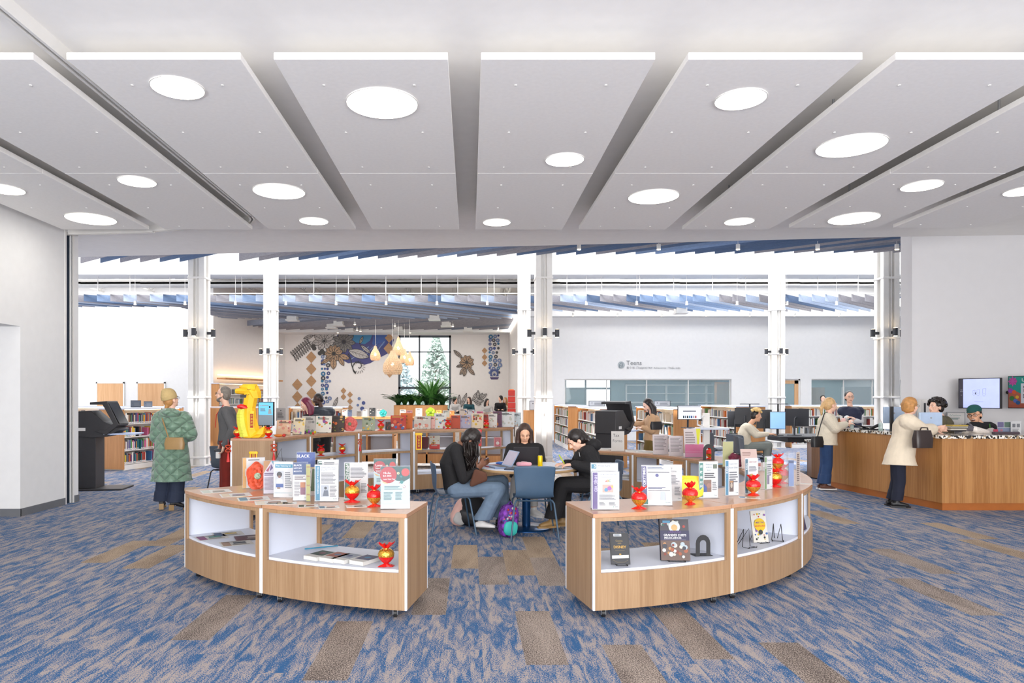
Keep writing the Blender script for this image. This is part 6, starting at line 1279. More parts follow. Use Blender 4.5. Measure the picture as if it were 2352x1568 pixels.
sign('Family Storytime leaflet standing behind the tilted calendar', 1545, 1151, 40, 84, [('t', .1, .06, .85, .13, 'Family', '5a5a62'), ('t', .1, .15, .8, .22, 'Storytime', '5a5a62'), ('l', .08, .28, .9, .55, 7, 'b4b8c0'), ('e', .2, .66, .05, '1f1a1a'), ('p', [(.12, .9), (.18, .7), (.26, .72), (.26, .9)], '3a6aa8'), ('e', .36, .72, .05, '3a2420'), ('p', [(.3, .94), (.34, .76), (.42, .78), (.42, .94)], 'd88a8a'), ('l', .6, .6, .95, .85, 6, 'b4b8c0')]+LOGO, rz=-.15)
sign('teal-striped Chinese storytime leaflet in the middle of right display', 1627, 1144, 45, 84, [('r', .02, .03, .22, .98, '2a8c7c'), ('t', .05, .06, .19, .2, '讲', 'f0f6f4', 'b'), ('t', .05, .22, .19, .35, '故', 'f0f6f4', 'b'), ('t', .05, .37, .19, .5, '事', 'f0f6f4', 'b'), ('t', .05, .52, .19, .62, '时', 'f0f6f4', 'b'), ('t', .05, .63, .19, .72, '间', 'f0f6f4', 'b'), ('t', .36, .05, .7, .1, 'Midland', '3a8a94'), ('t', .38, .13, .68, .18, '故事时间', '3a8a94'), ('t', .42, .21, .62, .26, '普通话', '3a8a94'), ('r', .74, .07, .95, .19, '5a6a4a'), ('l', .28, .3, .95, .46, 3, '4a4e56'), ('r', .24, .5, .65, .84, '8a6a5a'), ('p', [(.24, .6), (.4, .7), (.42, .84), (.24, .84)], '3a56a8'), ('e', .52, .66, .12, 'a8786a'), ('l', .7, .55, .95, .8, 5, 'a4a8b0')]+LOGO, rz=.12)
sign('KIDS leaflet for the graphic novel book club', 1681, 1138, 34, 82, kids_sign('1f86b0', 'KIDS', ['Graphic Novel', 'Book Club'], [('r', .3, .58, .62, .9, '5a3a2a'), ('e', .46, .72, .08, 'c8b8a0', .08), ('r', .34, .6, .58, .64, 'c88a3a')]), rz=.25)
sign('KIDS leaflet with dark red club heading behind a red ornament', 1726, 1134, 34, 82, [('r', .02, .02, .22, .99, '2a6a80'), ('t', .05, .04, .2, .42, 'KIDS', 'f0f4f6', 'v', 'b'), ('t', .32, .06, .88, .15, 'LEGO CLUB', 'a82a34', 'b'), ('l', .3, .22, .95, .38, 5, '9a9eaa'), ('r', .26, .46, .55, .8, '8a3a4a'), ('r', .4, .44, .6, .52, 'e0b84a')], rz=.3)
sign('green-striped narrow leaflet left of the stacked red ornaments', 1765, 1124, 22, 76, kids_sign('6a9a4a', 'TEENS', ['Event'], [('r', .3, .55, .6, .85, '8a7a9a')], lines=6), rz=.45)
sign('narrow beige leaflet at the far right of the ring display', 1833, 1114, 13, 76, [('r', 0, 0, 1, 1, 'dcc8b8'), ('l', .1, .05, .9, .9, 14, '8a6a68')], rz=.7)
# paper flowers
def flower(label, p, R, col, cc, rz=0, tilt=0, lay=4, ex=1):
    t = thing('paper_flower', label, 'paper flower', p, rz); r = random.Random(int(R*1e4)); T0 = Matrix.Rotation(-tilt, 4, 'X') @ Matrix.Translation((0, 0, R))
    for l in range(lay):
        mb = MB(); n = 40; rr = R*(1-.17*l); y = -.008*l
        vs = [(0, y-.01, 0)]+[(rr*ex*(1+.05*math.sin(5*a+l)+.03*r.uniform(-1, 1))*math.cos(a), y-.018*abs(math.sin(2.5*a+l)), rr*(1+.05*math.sin(5*a+l))*math.sin(a)) for a in [2*PI*i/n for i in range(n)]]
        mb.add(vs, [(0, 1+(i+1) % n, 1+i) for i in range(n)], X(col) if l % 2 == 0 else M('petal_%s' % col, tuple(int(int(col[i:i+2], 16)*.88) for i in (0, 2, 4))), T0); mb.build('petal_layer', t, solid=.0015)
    mb = MB(); mb.ell((0, -.012*lay, 0), (R*.24, 0, 0), (0, .012, 0), (0, 0, R*.24), M('seed_'+cc, cc, .9, var=.4, vs=90)); mb.v = [tuple(T0 @ V(q)) for q in mb.v]; mb.build('flower_centre', t)
    return t
flower('large orange paper poppy leaning on the leftmost leaflet holder', G(592, 1124, ZT)+V((0, -.03, 0)), .122, 'ee5a34', '9aa890', .5, .1, 4, .72)
# ornaments (foil pouches with bows)
ORN = None
def ornament(label, px, py, hpx, z, Y=None, v=0, rz=0.0):
    global ORN
    p = base(px, py, z, Y); s_ = hpx/F*p.y/.17
    if ORN is None: ORN = {}
    if v not in ORN:
        t = thing('foil_ornament', label, 'ornament', p, rz, 'red and gold foil ornaments'); A, B_ = ('gold', 'red_satin') if v == 0 else ('red_satin', 'gold')
        mb = MB(); mb.lathe([(.012, .118), (.03, .124), (.05, .108), (.058, .088), (.056, .072)], A, n=16, cap=True, ripple=.06); mb.build('upper_pouch', t)
        mb = MB(); mb.lathe([(.056, .072), (.052, .058), (.034, .036), (.014, .02)], B_, n=16, ripple=.06); mb.build('lower_pouch', t)
        for nm, z0, sg in (('top_bow', .124, 1), ('bottom_bow', .02, -1)):
            mb = MB(); n = 24; vs = []
            for i in range(n): a = 2*PI*i/n; vs.append((.012*math.cos(a), .012*math.sin(a), z0))
            for i in range(n):
                a = 2*PI*i/n; e = .032+.026*abs(math.cos(a))+.006*math.sin(6*a); zz = z0+sg*(.022+.02*abs(math.cos(a))+.008*math.sin(8*a)); vs.append((e*math.cos(a), .7*e*math.sin(a), max(.001, zz)))
            mb.add(vs, [(i, (i+1) % n, n+(i+1) % n, n+i) for i in range(n)], 'red_satin'); mb.build(nm, t, solid=.002)
        mb = MB(); mb.lathe([(.014, .117), (.015, .127), (.012, .13)], 'gold', n=12); mb.build('neck_ring', t)
        ORN[v] = t; t.matrix_basis = t.matrix_basis @ Matrix.Scale(s_, 4)
    else: dup(ORN[v], p, rz, label, scale=s_)
ornament('gold-topped foil ornament before the green СЕМЬИ leaflet', 809, 1153, 52, ZT, v=0); ornament('red foil ornament tucked beside the Tet leaflets', 860, 1163, 52, ZT, v=1, rz=.5); ornament('gold and red foil ornament inside the front left display', 887, 1300, 56, .352, v=0, rz=.2)
ornament('red foil ornament beside the purple GIA ĐÌNH leaflet', 1468, 1168, 53, ZT, v=1); ornament('red and gold foil ornament before the yellow tray', 1585, 1158, 52, ZT, v=1, rz=.9); ornament('foil ornament before the KIDS club leaflet with red heading', 1730, 1137, 48, ZT, v=1, rz=.4)
for k, (dx, dy, nm) in enumerate(((-6, 1118, 'front'), (10, 1110, 'right'), (0, 1100, 'rear'))): ornament('foil ornament of the piled group left of clear tubes, %s one' % nm, 1786+dx, dy, 46, ZT, v=k % 2)
ornament('foil ornament on top of the piled group left of clear tubes', 1786, 0, 40, ZT+.15, Y=ringY(1786, 3.25, far=False)+.02, v=1)
mb = MB(); p = G(1813, 1118, ZT)
t = thing('clear_brochure_tubes', 'clear acrylic brochure tubes with a blue brochure, right of the ornaments', 'brochure holder', p)
for dx in (-.045, .02): mb = MB(); mb.box(dx-.03, -.002, 0, dx+.03, 0, .31, 'acrylic'); mb.box(dx-.03, .03, 0, dx+.03, .032, .31, 'acrylic'); mb.box(dx-.032, -.002, 0, dx-.03, .032, .31, 'acrylic'); mb.box(dx+.03, -.002, 0, dx+.032, .032, .31, 'acrylic'); mb.build('tube', t)
mb = MB(); mb.box(0, .01, .005, .045, .02, .24, X('7a96cc')); mb.box(0, .009, .215, .045, .01, .24, X('2a4478')); mb.build('brochure', t)
# flat papers
def flat(label, px, py, w_, d, rz, z, items, Y=None, th=.0015, name='flyer', cat='flyer', group=None, page='f6f4f0'):
    p = base(px, py, z, Y); t = thing(name, label, cat, p, rz, group); mb = MB(); mb.box(-w_/2, 0, 0, w_/2, d, th, X(page)); mb.build('sheet', t)
    mb = MB(); art(mb, w_, d, items, Matrix.Translation((0, 0, th)) @ Matrix.Rotation(-PI/2, 4, 'X'), eps=.0001, e0=.0002); mb.build('printed_design', t); return t
def fl(c1, c2): return [('r', .05, .05, .3, .95, c1), ('r', .4, .3, .8, .6, c2), ('l', .35, .65, .9, .95, 5, 'b8b4b0')]
for i, (px, py, rz, a, b, lb) in enumerate(((500, 1131, .5, 'dfe6d8', 'c8b8a8', 'flat leaflet at the very left corner of front display'), (545, 1140, .45, 'f0dcc0', 'a08aa0', 'flat leaflet with a small yellow picture, second from left'), (585, 1149, .4, '6a9ab0', 'c07a5a', 'flat leaflet with teal band before the poppy holder'), (625, 1158, .35, 'f4ecd8', 'b08a78', 'flat white leaflet in front of the lilac leaflet'))):
    flat(lb, px, py, .24, .2, rz, ZT, fl(a, b))
for i, (px, py, a, b, lb) in enumerate(((658, 1158, 'f6dcb0', 'b08a4a', 'small cream card lying left of others on front edge'), (708, 1164, '4a5a3a', 'a85a3a', 'small card with dark green corner on the front edge'), (756, 1167, '7a96a8', 'd88a6a', 'small card with blue band before the Cyrillic leaflet'), (820, 1165, 'f4ead8', '8a6a58', 'small white card in front of the gold ornament'))):
    flat(lb, px, py, .15, .11, .25, ZT, fl(a, b))
flat('small blue card lying by the ornament before the KIDS leaflets', 1722, 1144, .16, .08, -.3, ZT, fl('4a8ab8', 'd8a83a')); flat('small white card near the joint of the right display', 1852, 1112, .1, .08, -.5, ZT, [])
# shelf contents, left
for px, py, rz, a, b, lb, w_ in ((493, 1238, .6, '9a3a7a', '2a8a7a', 'magenta and green newspaper at the left in the shelf', .25), (528, 1230, .5, '3a5a88', 'd8b83a', 'blue-pictured newspaper at the back of the shelf', .25), (548, 1252, .5, 'c8a890', '3a4a5a', 'pale newspaper with small pictures at the shelf front', .25), (580, 1238, .45, '6a2f3a', 'c8b8b0', 'maroon folder lying at the right of newspapers', .26)):
    flat(lb, px, py, w_, .19, rz, .352 if w_ != .26 else .356, fl(a, b)+[('l', .1, .1, .9, .25, 3, '6a7080')], name='newspaper', cat='newspaper', page='f0eeea' if w_ != .26 else '6e3f48')
for k, (px, py, a, b, lb) in enumerate(((712, 1286, '3f5a52', '8a5a6a', 'stack of booklets with green photo cover, leftmost'), (748, 1290, 'b0604a', '6a7a9a', 'stack of booklets with a person on the cover, second'), (775, 1293, 'aab4c4', '4a5a8a', 'stack of pale blue booklets, third of the row'), (818, 1297, '5a5a7a', '3a88b8', 'stack of dark blue booklets, rightmost of row'))):
    flat(lb, px, py, .13, .2, -.55, .352, [('r', 0, 0, 1, .7, a), ('e', .5, .35, .2, b)], th=.028, name='booklet_stack', cat='booklets')
mb = MB(); mb.cyl((0, 0, .006), (.24, .12, .006), .005, X('3aa0c8'), n=8); o = mb.build('pencil'); o.location = G(700, 1262, .352); tag(o, 'light blue pencil lying behind the booklet stacks', 'pencil')
# display books with easel
def easel_into(t, w_, h, T):
    mb = MB()
    for x in (-w_*.28, w_*.28): mb.tube([(x, -.05, .012), (x, -.045, .001), (x, .0, .002), (x, .02+h*.28, .002), (x*.4, .02+h*.10, h*.55)], .0025, 'wire', n=5)
    mb.tube([(-w_*.28, -.045, .002), (w_*.28, -.045, .002)], .0025, 'wire', n=5); mb.build('wire_easel', t)
def dbook(label, px, py, wpx, hpx, items, z, Y=None, rz=0.0, tilt=.22, col='e8e4dc', easel=True, th=.012, group=None, name='picture_book'):
    p = base(px, py, z, Y); w_, h = wpx/F*p.y/max(.4, math.cos(rz)), hpx/F*p.y/math.cos(tilt)
    t = thing(name, label, 'book', p+V((0, 0, .004)), rz, group); T = Matrix.Rotation(-tilt, 4, 'X')
    mb = MB(); mb.box(-w_/2, 0, 0, w_/2, th, h, X(col), T); mb.build('cover', t); mb = MB(); mb.box(-w_/2+.004, .0015, h-.002, w_/2-.002, th-.0015, h+.0008, 'paper', T); mb.build('pages', t)
    mb = MB(); art(mb, w_, h, items, T, eps=.0002, e0=.0004); mb.build('cover_art', t)
    if easel: easel_into(t, w_, h, T)
    return t
cir = lambda n, cols, sd, rmin=.04, rmax=.1, v0=0, v1=1: [('e', random.Random(sd+i).uniform(.08, .92), random.Random(sd+i+99).uniform(v0+.06, v1-.06), random.Random(sd+i+7).uniform(rmin, rmax), cols[i % len(cols)]) for i in range(n)]
dbook('black cookbook with gold title lettering and white ribbon', 1426, 1297, 44, 68, [('r', 0, 0, 1, 1, '2c2e34'), ('r', .06, .03, .94, .97, '34363c'), ('r', .2, .03, .62, .11, 'e4e8ec'), ('l', .24, .04, .6, .1, 3, '5a7a94'), ('t', .3, .22, .66, .28, 'Cocina', 'b89a50'), ('t', .4, .31, .58, .36, 'con', 'b89a50'), ('t', .18, .4, .84, .5, 'DISNEY', 'e0b04a', 'b'), ('s', [(.25, .57), (.75, .57)], '8a7a50', .01), ('p', [(.06, .72), (.94, .7), (.94, .8), (.06, .82)], 'f0f0f0'), ('e', .5, .68, .06, 'e0b04a', .02), ('s', [(.1, .86), (.3, .93), (.7, .93), (.9, .86)], '8a7a50', .012)], .352, rz=.0, tilt=.3, col='24262a')
big = [('r', 0, 0, 1, 1, '2a2840'), ('r', 0, 0, 1, .28, '4a4650')]+cir(16, ['c8d4d0', 'b04038', 'e8ddc0', '7ab0b8', 'd88aa8', '3a6a60', '8a5a3a'], 31, .03, .06, 0, .26)+[('e', .5, .19, .2, 'e4e8ea'), ('e', .5, .21, .11, 'e0b87a'), ('r', .1, .04, .36, .1, '5a9ac0'), ('r', 0, .28, 1, .52, '2e2c54'), ('t', .3, .29, .72, .34, 'LAROUSSE', '7a4a9a'), ('t', .12, .36, .9, .42, 'GRANDES CHEFS', 'f2f2f4', 'b'), ('t', .14, .43, .88, .485, 'MEXICANOS', 'f2f2f4', 'b'), ('l', .12, .495, .9, .51, 1, 'a09ab8'), ('r', 0, .52, 1, 1, '6a544c')]+cir(22, ['d8dcdc', '8a3a2a', 'c8925a', '3a3c48', 'e8e0d0', 'a85a3a', 'b8c8d0'], 57, .04, .09, .54, .98)
dbook('large dark purple cookbook titled Grandes Chefs Mexicanos', 1552, 1288, 66, 92, big, .352, rz=-.05, tilt=.2, col='25233c', th=.035)
dbook('picture book with a yellow title oval among small figures', 1749, 1246, 38, 70, [('r', 0, 0, 1, 1, 'ece8de')]+cir(34, ['e8c02a', '2a2a2e', '5a8a3a', 'c83a34', '3a6ab0', '8a5ab0', 'f0f0f0'], 71, .03, .07)+[('e', .5, .45, .38, 'f0c81a'), ('t', .24, .33, .78, .42, 'MEET THE', '5a2a8a', 'b'), ('t', .16, .44, .84, .53, 'MINIFIGURES', 'e0483a', 'b'), ('e', .5, .68, .14, '3a3a3a')], .352, Y=None, rz=.25, tilt=.2)
dbook('purple-covered book standing in the right bend unit', 1850, 0, 12, 44, [('r', 0, 0, 1, 1, '4a3a5a'), ('r', .1, .1, .9, .3, 'c8b8a0')], .352, Y=6.2, rz=.8, easel=False, col='4a3a5a')
def bookend(label, p, s_, rz):
    t = thing('bookend', label, 'bookend', p, rz); mb = MB(); w_ = .06*s_; h = .17*s_
    out = [(-w_, 0), (-w_, h*.85), (-w_*.8, h), (w_*.8, h), (w_, h*.85), (w_, 0), (w_*.45, 0), (w_*.45, h*.55)]+[(w_*.45*math.cos(a), h*.55+w_*.45*math.sin(a)) for a in (.5, 1.05, 1.57, 2.1, 2.64)]+[(-w_*.45, h*.55), (-w_*.45, 0)]
    n = len(out)
    for a, b in zip(range(n), range(1, n)): pass
    # arch built from strips so the opening stays open
    q = [(-w_, -w_*.45), (w_*.45, w_)]
    for x0, x1 in q: mb.box(x0, 0, 0, x1, .003, h*.6, 'black')
    for i in range(8):
        a0 = PI*i/8; a1 = PI*(i+1)/8; ro, ri = w_, w_*.45
        pts = [(ro*math.cos(a0), h*.6+(h*.4)*math.sin(a0)), (ro*math.cos(a1), h*.6+(h*.4)*math.sin(a1)), (ri*math.cos(a1), h*.6+ri*math.sin(a1)), (ri*math.cos(a0), h*.6+ri*math.sin(a0))]
        mb.add([(x, 0, z) for x, z in pts]+[(x, .003, z) for x, z in pts], [(3, 2, 1, 0), (4, 5, 6, 7), (0, 1, 5, 4), (2, 3, 7, 6)], 'black')
    mb.build('arch', t); mb = MB(); mb.box(-w_*1.1, 0, 0, w_*1.4, .1*s_, .002, 'black'); mb.build('foot', t)
bookend('black metal arch bookend inside the first right display unit', G(1615, 1277, .352), .95, .1); bookend('black arch bookend in front of a red ornament on the ring', G(1628, 1057, ZT), 1.25, 0)
ornament('foil ornament seen through the black arch bookend', 1630, 0, 30, ZT, Y=G(1628, 1056, ZT).y+.12, v=1)
def easel(label, px, py, z, s_, rz, Y=None):
    t = thing('wire_easel', label, 'easel', base(px, py, z, Y), rz, 'empty wire easels'); mb = MB()
    for x in (-.04, .04): mb.tube([(x*s_, -.06*s_, .015), (x*s_, -.06*s_, .002), (x*s_, .0, .002), (x*.7*s_, .0, .13*s_), (x*.3*s_, .08*s_, .002)], .0028, 'wire', n=6)
    mb.build('wire_frame', t); mb = MB(); mb.tube([(-.04*s_, -.05*s_, .003), (.04*s_, -.05*s_, .003)], .0028, 'wire', n=6); mb.build('cross_wire', t)
easel('empty black wire easel left of the yellow-oval book', 1714, 1255, .352, 1.1, .5); easel('empty black wire easel right of the yellow-oval book', 1785, 1240, .352, 1.05, -.3); easel('empty black wire easel on the leftmost tall unit shelf', 641, 1052, .70, 1.3, .9, Y=9.2)
# yellow tray
t = thing('yellow_tray', 'bright yellow padded tray leaning behind the ornament', 'tray', G(1590, 1146, ZT)+V((0, .06, 0)), -.2); mb = MB(); T = Matrix.Rotation(-.35, 4, 'X')
mb.loft([(V((0, 0, .09)), V((.11, 0, 0)), V((0, 0, .09))), (V((0, -.03, .09)), V((.105, 0, 0)), V((0, 0, .088)))], 'gold_yellow', n=28, sq=.5); mb.v = [tuple(T @ V(q)) for q in mb.v]; mb.build('shell', t, bevel=.008); mb = MB(); mb.loft([(V((0, -.031, .09)), V((.075, 0, 0)), V((0, 0, .06))), (V((0, -.04, .09)), V((.07, 0, 0)), V((0, 0, .056)))], M('tray_inner', (250, 214, 60), .5), n=24, sq=.5); mb.v = [tuple(T @ V(q)) for q in mb.v]; mb.build('inner_pad', t)
# ring right rear top
def rb(px, off=.15): return ringY(px, RI+off)
sign('white Tax Forms sign on the ring behind the writing girl', 1419, 0, 30, 46, [('t', .12, .12, .62, .3, 'Tax', '5a5a5e'), ('t', .12, .4, .84, .58, 'Forms', '5a5a5e')], Y=rb(1419, .12), holder=False, page='efece8')
for px, lb, th in ((1388, 'pile of white forms left of the Tax Forms sign', .02), (1460, 'flat pile of white forms right of the Tax Forms sign', .015), (1485, 'second pile of white forms beside the first', .012)): flat(lb, px, 0, .3, .22, -.2, ZT, [('l', .1, .1, .9, .9, 8, 'c8c8cc')], Y=rb(px, .18), th=th, name='paper_pile', cat='papers')
for px, w_, h, lb in ((1518, 36, 46, 'first pale form standing in a clear rack'), (1554, 34, 46, 'second pale form curling forward in clear rack')):
    sign(lb, px, 0, w_, h, [('r', 0, 0, 1, 1, 'ead9da'), ('l', .1, .08, .9, .8, 10, 'c4b2b6')], Y=rb(px, .1), rz=.1, tilt=.1)
sign('tall curling pale leaflet with yellow sheet behind it', 1592, 0, 40, 64, [('r', 0, 0, .78, 1, 'eadfe0'), ('l', .08, .1, .7, .8, 8, 'd0c0c4'), ('p', [(.74, 0), (1, 0), (.8, .95)], 'ecec3a')], Y=rb(1592, .25), holder=False, rz=.1, tilt=.1)
sign('bright pink leaflets in the low clear rack', 1595, 0, 44, 30, [('r', 0, 0, 1, 1, 'e85a9a'), ('r', 0, .55, 1, .57, 'f0a0c0')], Y=rb(1595, .17), rz=.1)
t = thing('acrylic_rack', 'clear acrylic leaflet rack holding the pink leaflets', 'rack', base(1592, 0, ZT, rb(1592, .07)), .1); mb = MB(); mb.box(-.16, -.002, 0, .16, 0, .07, 'acrylic'); mb.build('front_plate', t); mb = MB(); mb.box(-.16, 0, 0, .16, .14, .003, 'acrylic'); mb.build('base', t)
sign('plain yellow-green panel standing on the ring', 1672, 0, 25, 58, [('r', 0, 0, 1, 1, 'd6d48a')], Y=8.0, rz=.1)
flower('maroon paper flower lying beside the pink book', base(1694, 0, ZT, 7.9), .09, '7a1c3c', '5a1a2a', .3, .5, 3)
dbook('pale pink book with orange dune picture', 1723, 0, 36, 44, [('r', 0, 0, 1, 1, 'f0d4cc'), ('p', [(.4, .45), (1, .6), (1, .95), (.5, .6)], 'e8924a'), ('p', [(.4, .45), (1, .55), (1, .65)], '8a7ab0'), ('l', .1, .15, .7, .35, 3, 'e0b8b0')], ZT, Y=7.75, rz=-.1, tilt=.3)
for px, lb, c in ((1758, 'small white card holder behind the green leaflet', 'eef0f4'), (1775, 'small beige card in a clear stand', 'e6d2c2'), (1742, 'small red and green printed card', 'c86a5a')): sign(lb, px, 0, 14, 20, [('r', .1, .1, .9, .5, c), ('l', .15, .6, .85, .9, 3, 'a8a8b0')], Y=7.55+.2*(px > 1760), rz=.2)
flat('light blue booklet lying right of the arch bookend', 1657, 0, .2, .14, .2, ZT, [('r', 0, 0, 1, 1, '5ab0d8')], Y=8.25)
flat('rumpled white papers inside the right rear unit', 1448, 0, .3, .25, .2, .352, [('l', .1, .1, .9, .9, 6, 'd0d0d4')], Y=ringY(1448, RI+.1), th=.03, name='paper_pile', cat='papers')
# tall rear-left tops
def tl(px, off=.12): return ringY(px, 2.87+off, TC)
ZH = 1.04; GB = 'books displayed on the tall curved units'
R_ = random.Random(5)
def art_gen(bgc, cols, sd, title=None, tc='3a3a3a', n=14):
    return [('r', 0, 0, 1, 1, bgc)]+cir(n, cols, sd, .04, .11)+([('l', .15, .08, .85, .22, 2, tc)] if title is None else [('t', .12, .06, .88, .2, title, tc, 'b')])
TB = [(650, 34, 33, 'f2c8a8', ['e8a08a', 'c85a6a', 'f6dcc8'], 'peach-coloured picture book, leftmost on the tall units', -.1), (685, 28, 38, 'f0e0c0', ['f0a8c0', '8aa0b8', 'f4c84a'], 'cream book with pink border and blue figure', -.1), (708, 30, 38, 'cfc8c2', ['b8b0aa', '8a8a8a'], 'tall grey-beige book behind the caterpillar toy', .1),
      (742, 37, 38, 'f2ece0', ['e05a4a', '5aa04a', '8a4a9a', 'f0a83a', '3a8a9a'], 'white book covered in round coloured trees', 0), (774, 32, 37, '4a3a34', ['e8743a', '8a9a3a', 'd8a860', '2a2a2a'], 'dark cookbook with orange dish', -.1), (846, 30, 30, 'a8b49a', ['f0c82a', 'e8a83a', '6a7a5a', 'e8e4d8'], 'sage book with yellow leaves', 0),
      (891, 12, 18, '3a3430', ['d8502a', '1f1f22'], 'small dark book with orange bottom', 0), (914, 36, 32, 'c83a2a', ['4a6ab0', 'f0e0d0', 'e86a3a', '8a2a3a'], 'red festival picture book with lion dance', -.05), (933, 28, 36, 'e8742a', ['e06a24'], 'tall plain orange book with vertical black characters', 0),
      (970, 38, 29, 'dcd4c8', ['e8a08a', 'c85a4a', 'f0e8dc'], 'grey-beige cookbook with a bowl of rice porridge', 0), (993, 12, 28, 'f2bcb0', ['e88a7a'], 'narrow salmon pink book beside the porridge book', 0), (1011, 28, 35, 'f0efe8', ['e86a3a', '4a9ac0', 'f0c04a', 'c84a6a', '6ab08a'], 'white picture book full of small coloured figures', 0),
      (1046, 22, 30, 'c84a24', ['b84020'], 'plain red-orange folder stand with black wire', 0), (1068, 27, 30, 'b8b4cc', ['e8a890', 'd8c8b8', '9a8ab0'], 'lavender book with mountain village', -.1), (1096, 28, 34, 'f2dcc0', ['f0c03a', 'e85a3a', '8a3a2a'], 'pale book with yellow dragon', -.1), (1114, 16, 30, 'a82c20', ['98241a'], 'plain dark red book standing behind', 0),
      (1130, 22, 32, 'efe9e2', ['d8b0a0', 'b8c0a8'], 'narrow white book with small drawings', -.15), (1143, 20, 36, '6a3a5a', ['e88a3a', '4a2a4a'], 'purple and orange book half hidden', 0), (1164, 34, 35, 'eef0ee', ['c8d4cc', 'd8d0c0'], 'wide white book with fine map-like drawing', -.1), (1187, 18, 32, 'd8e4e8', ['a8b8b8', 'c8a890'], 'pale blue book at the right end', -.15)]
for i, (px, w_, h, bgc, cols, lb, rz) in enumerate(TB):
    off = .28 if ('behind' in lb or 'hidden' in lb or 'tall' in lb) else .12
    Y = tl(px, off) if px < 1100 else 11.45+(px-1100)/80*.62+(.1 if off > .2 else 0)+.03
    it = art_gen(bgc, cols, 100+i*17, n=3 if len(cols) < 2 else 13)
    if 'lion' in lb: it += [('r', 0, 0, 1, .22, 'd8342a'), ('l', .1, .05, .9, .18, 2, 'f4c84a')]
    if 'characters' in lb: it = [('r', 0, 0, 1, 1, 'e8742a'), ('t', .4, .1, .6, .3, '美', '3a2a20'), ('t', .4, .33, .6, .5, '味', '3a2a20'), ('t', .4, .55, .6, .7, '的', '3a2a20')]
    dbook(lb, px, 0, w_, h, it, ZH, Y=Y, rz=rz, tilt=.25, col=bgc, group=GB)
flower('salmon paper flower leaning among the tall-unit books', base(804, 0, ZH, tl(804, .08)), .112, 'f0706a', '6a7a5a', 0, .15, 4)
for px, lb in ((545, 'foil ornament left of the yellow snake'), (617, 'foil ornament right of the yellow snake')): ornament(lb, px, 0, 27, ZH, Y=8.72 if px < 600 else 8.75, v=0)
ornament('foil ornament left of the red festival book', 875, 0, 24, ZH, Y=tl(875, .08), v=1); ornament('foil ornament right of the white many-figured book', 1029, 0, 22, ZH, Y=tl(1029, .08), v=1); ornament('foil ornament beside the pale dragon book', 1117, 0, 20, ZH, Y=11.58, v=1)
ornament('foil ornament on the middle shelf, second tall unit', 786, 0, 24, .70, Y=tl(786, .2), v=0)
ornament('red paper lantern-like pouch on the second tall unit shelf', 737, 0, 26, .70, Y=tl(737, .2), v=1)
dbook('pink framed picture book on the shelf of rightmost tall unit', 1143, 0, 18, 22, [('r', 0, 0, 1, 1, 'e8aaa8'), ('r', .12, .1, .88, .9, 'd86a74'), ('e', .5, .62, .22, 'f6e6e0'), ('l', .25, .25, .75, .35, 1, 'f6e6e0')], .70, Y=11.88, tilt=.15)
dbook('white book with red band on the middle shelf behind braids', 998, 0, 24, 30, [('r', 0, 0, 1, 1, 'e8e2d4')]+cir(12, ['d8a03a', '8a6a3a', 'c85a3a'], 88)+[('r', 0, .66, 1, 1, 'd8302a'), ('l', .2, .7, .8, .8, 1, 'f6e0d8')], .70, Y=tl(998, .2), tilt=.25)
dbook('maroon book behind on the fourth tall unit shelf', 975, 0, 16, 26, [('r', 0, 0, 1, 1, '7a2430')], .70, Y=tl(975, .35), tilt=.2, col='7a2430')
t = thing('caterpillar_toy', 'small purple and green paper caterpillar toy', 'toy', base(712, 0, ZH, tl(712, .05)))
for k in range(6): mb = MB(); mb.ell((-.07+.028*k, 0, .025+.018*math.sin(k*1.3)), (.02, 0, 0), (0, .02, 0), (0, 0, .022), X(['8a3aa0', '6ab03a', 'a040b0', '4a9a4a', 'd8342a', 'e8c82a'][k])); mb.build('body_segment', t)
t = thing('paper_fish', 'orange and red paper fish lying right of the snake', 'toy', base(640, 0, ZH, 8.95)); mb = MB(); mb.ell((0, 0, .02), (.06, 0, 0), (0, .03, 0), (0, 0, .02), X('f08a2a')); mb.build('body', t); mb = MB(); mb.ell((.07, 0, .022), (.025, 0, 0), (0, .03, 0), (0, 0, .022), X('e03a2a')); mb.build('tail', t)
# yellow paper snake
Ys = 8.78; t = thing('paper_snake', 'big yellow paper snake with red tongue and banner on the tall unit', 'paper sculpture', base(576, 0, ZH, Ys)); yel = M('paper_yellow', (246, 190, 28), .6, var=.06); lime = M('paper_lime', (216, 214, 70), .6)
def sp(px, py, dy=0): return V(((px-576)/F*Ys, dy, (1003-py)/F*Ys-.0))
def loft_px(name, secs, mat, n=8):
    mb = MB(); mb.loft([(sp(a, b, d), V((hw/F*Ys*math.cos(an), 0, hw/F*Ys*math.sin(an))), V((0, dp, 0))) for a, b, d, hw, dp, an in secs], mat, n=n); mb.sm = [False]*len(mb.sm); mb.build(name, t)
loft_px('body', [(580, 1002, 0, 20, .09, 0), (576, 985, 0, 20, .1, .1), (572, 960, 0, 17, .09, .1), (572, 935, 0, 15, .085, 0), (576, 912, 0, 16, .085, 0), (576, 898, 0, 17, .08, -.1)], yel)
loft_px('head', [(586, 912, 0, 14, .07, 0), (580, 898, 0, 20, .09, .0), (572, 888, 0, 24, .09, -.1), (574, 880, 0, 16, .06, 0)], yel)
mb = MB(); mb.loft([(sp(590, 892), V((0, 0, .065)), V((0, .085, 0))), (sp(565, 895), V((0, 0, .055)), V((0, .08, 0))), (sp(543, 896), V((0, 0, .035)), V((0, .06, 0)))], yel, n=8); mb.sm = [False]*len(mb.sm); mb.build('snout', t)
mb = MB(); mb.box(*(sp(556, 911)+V((0, -.07, 0))), *(sp(572, 904)+V((0, -.066, 0))), 'black'); mb.build('mouth', t)
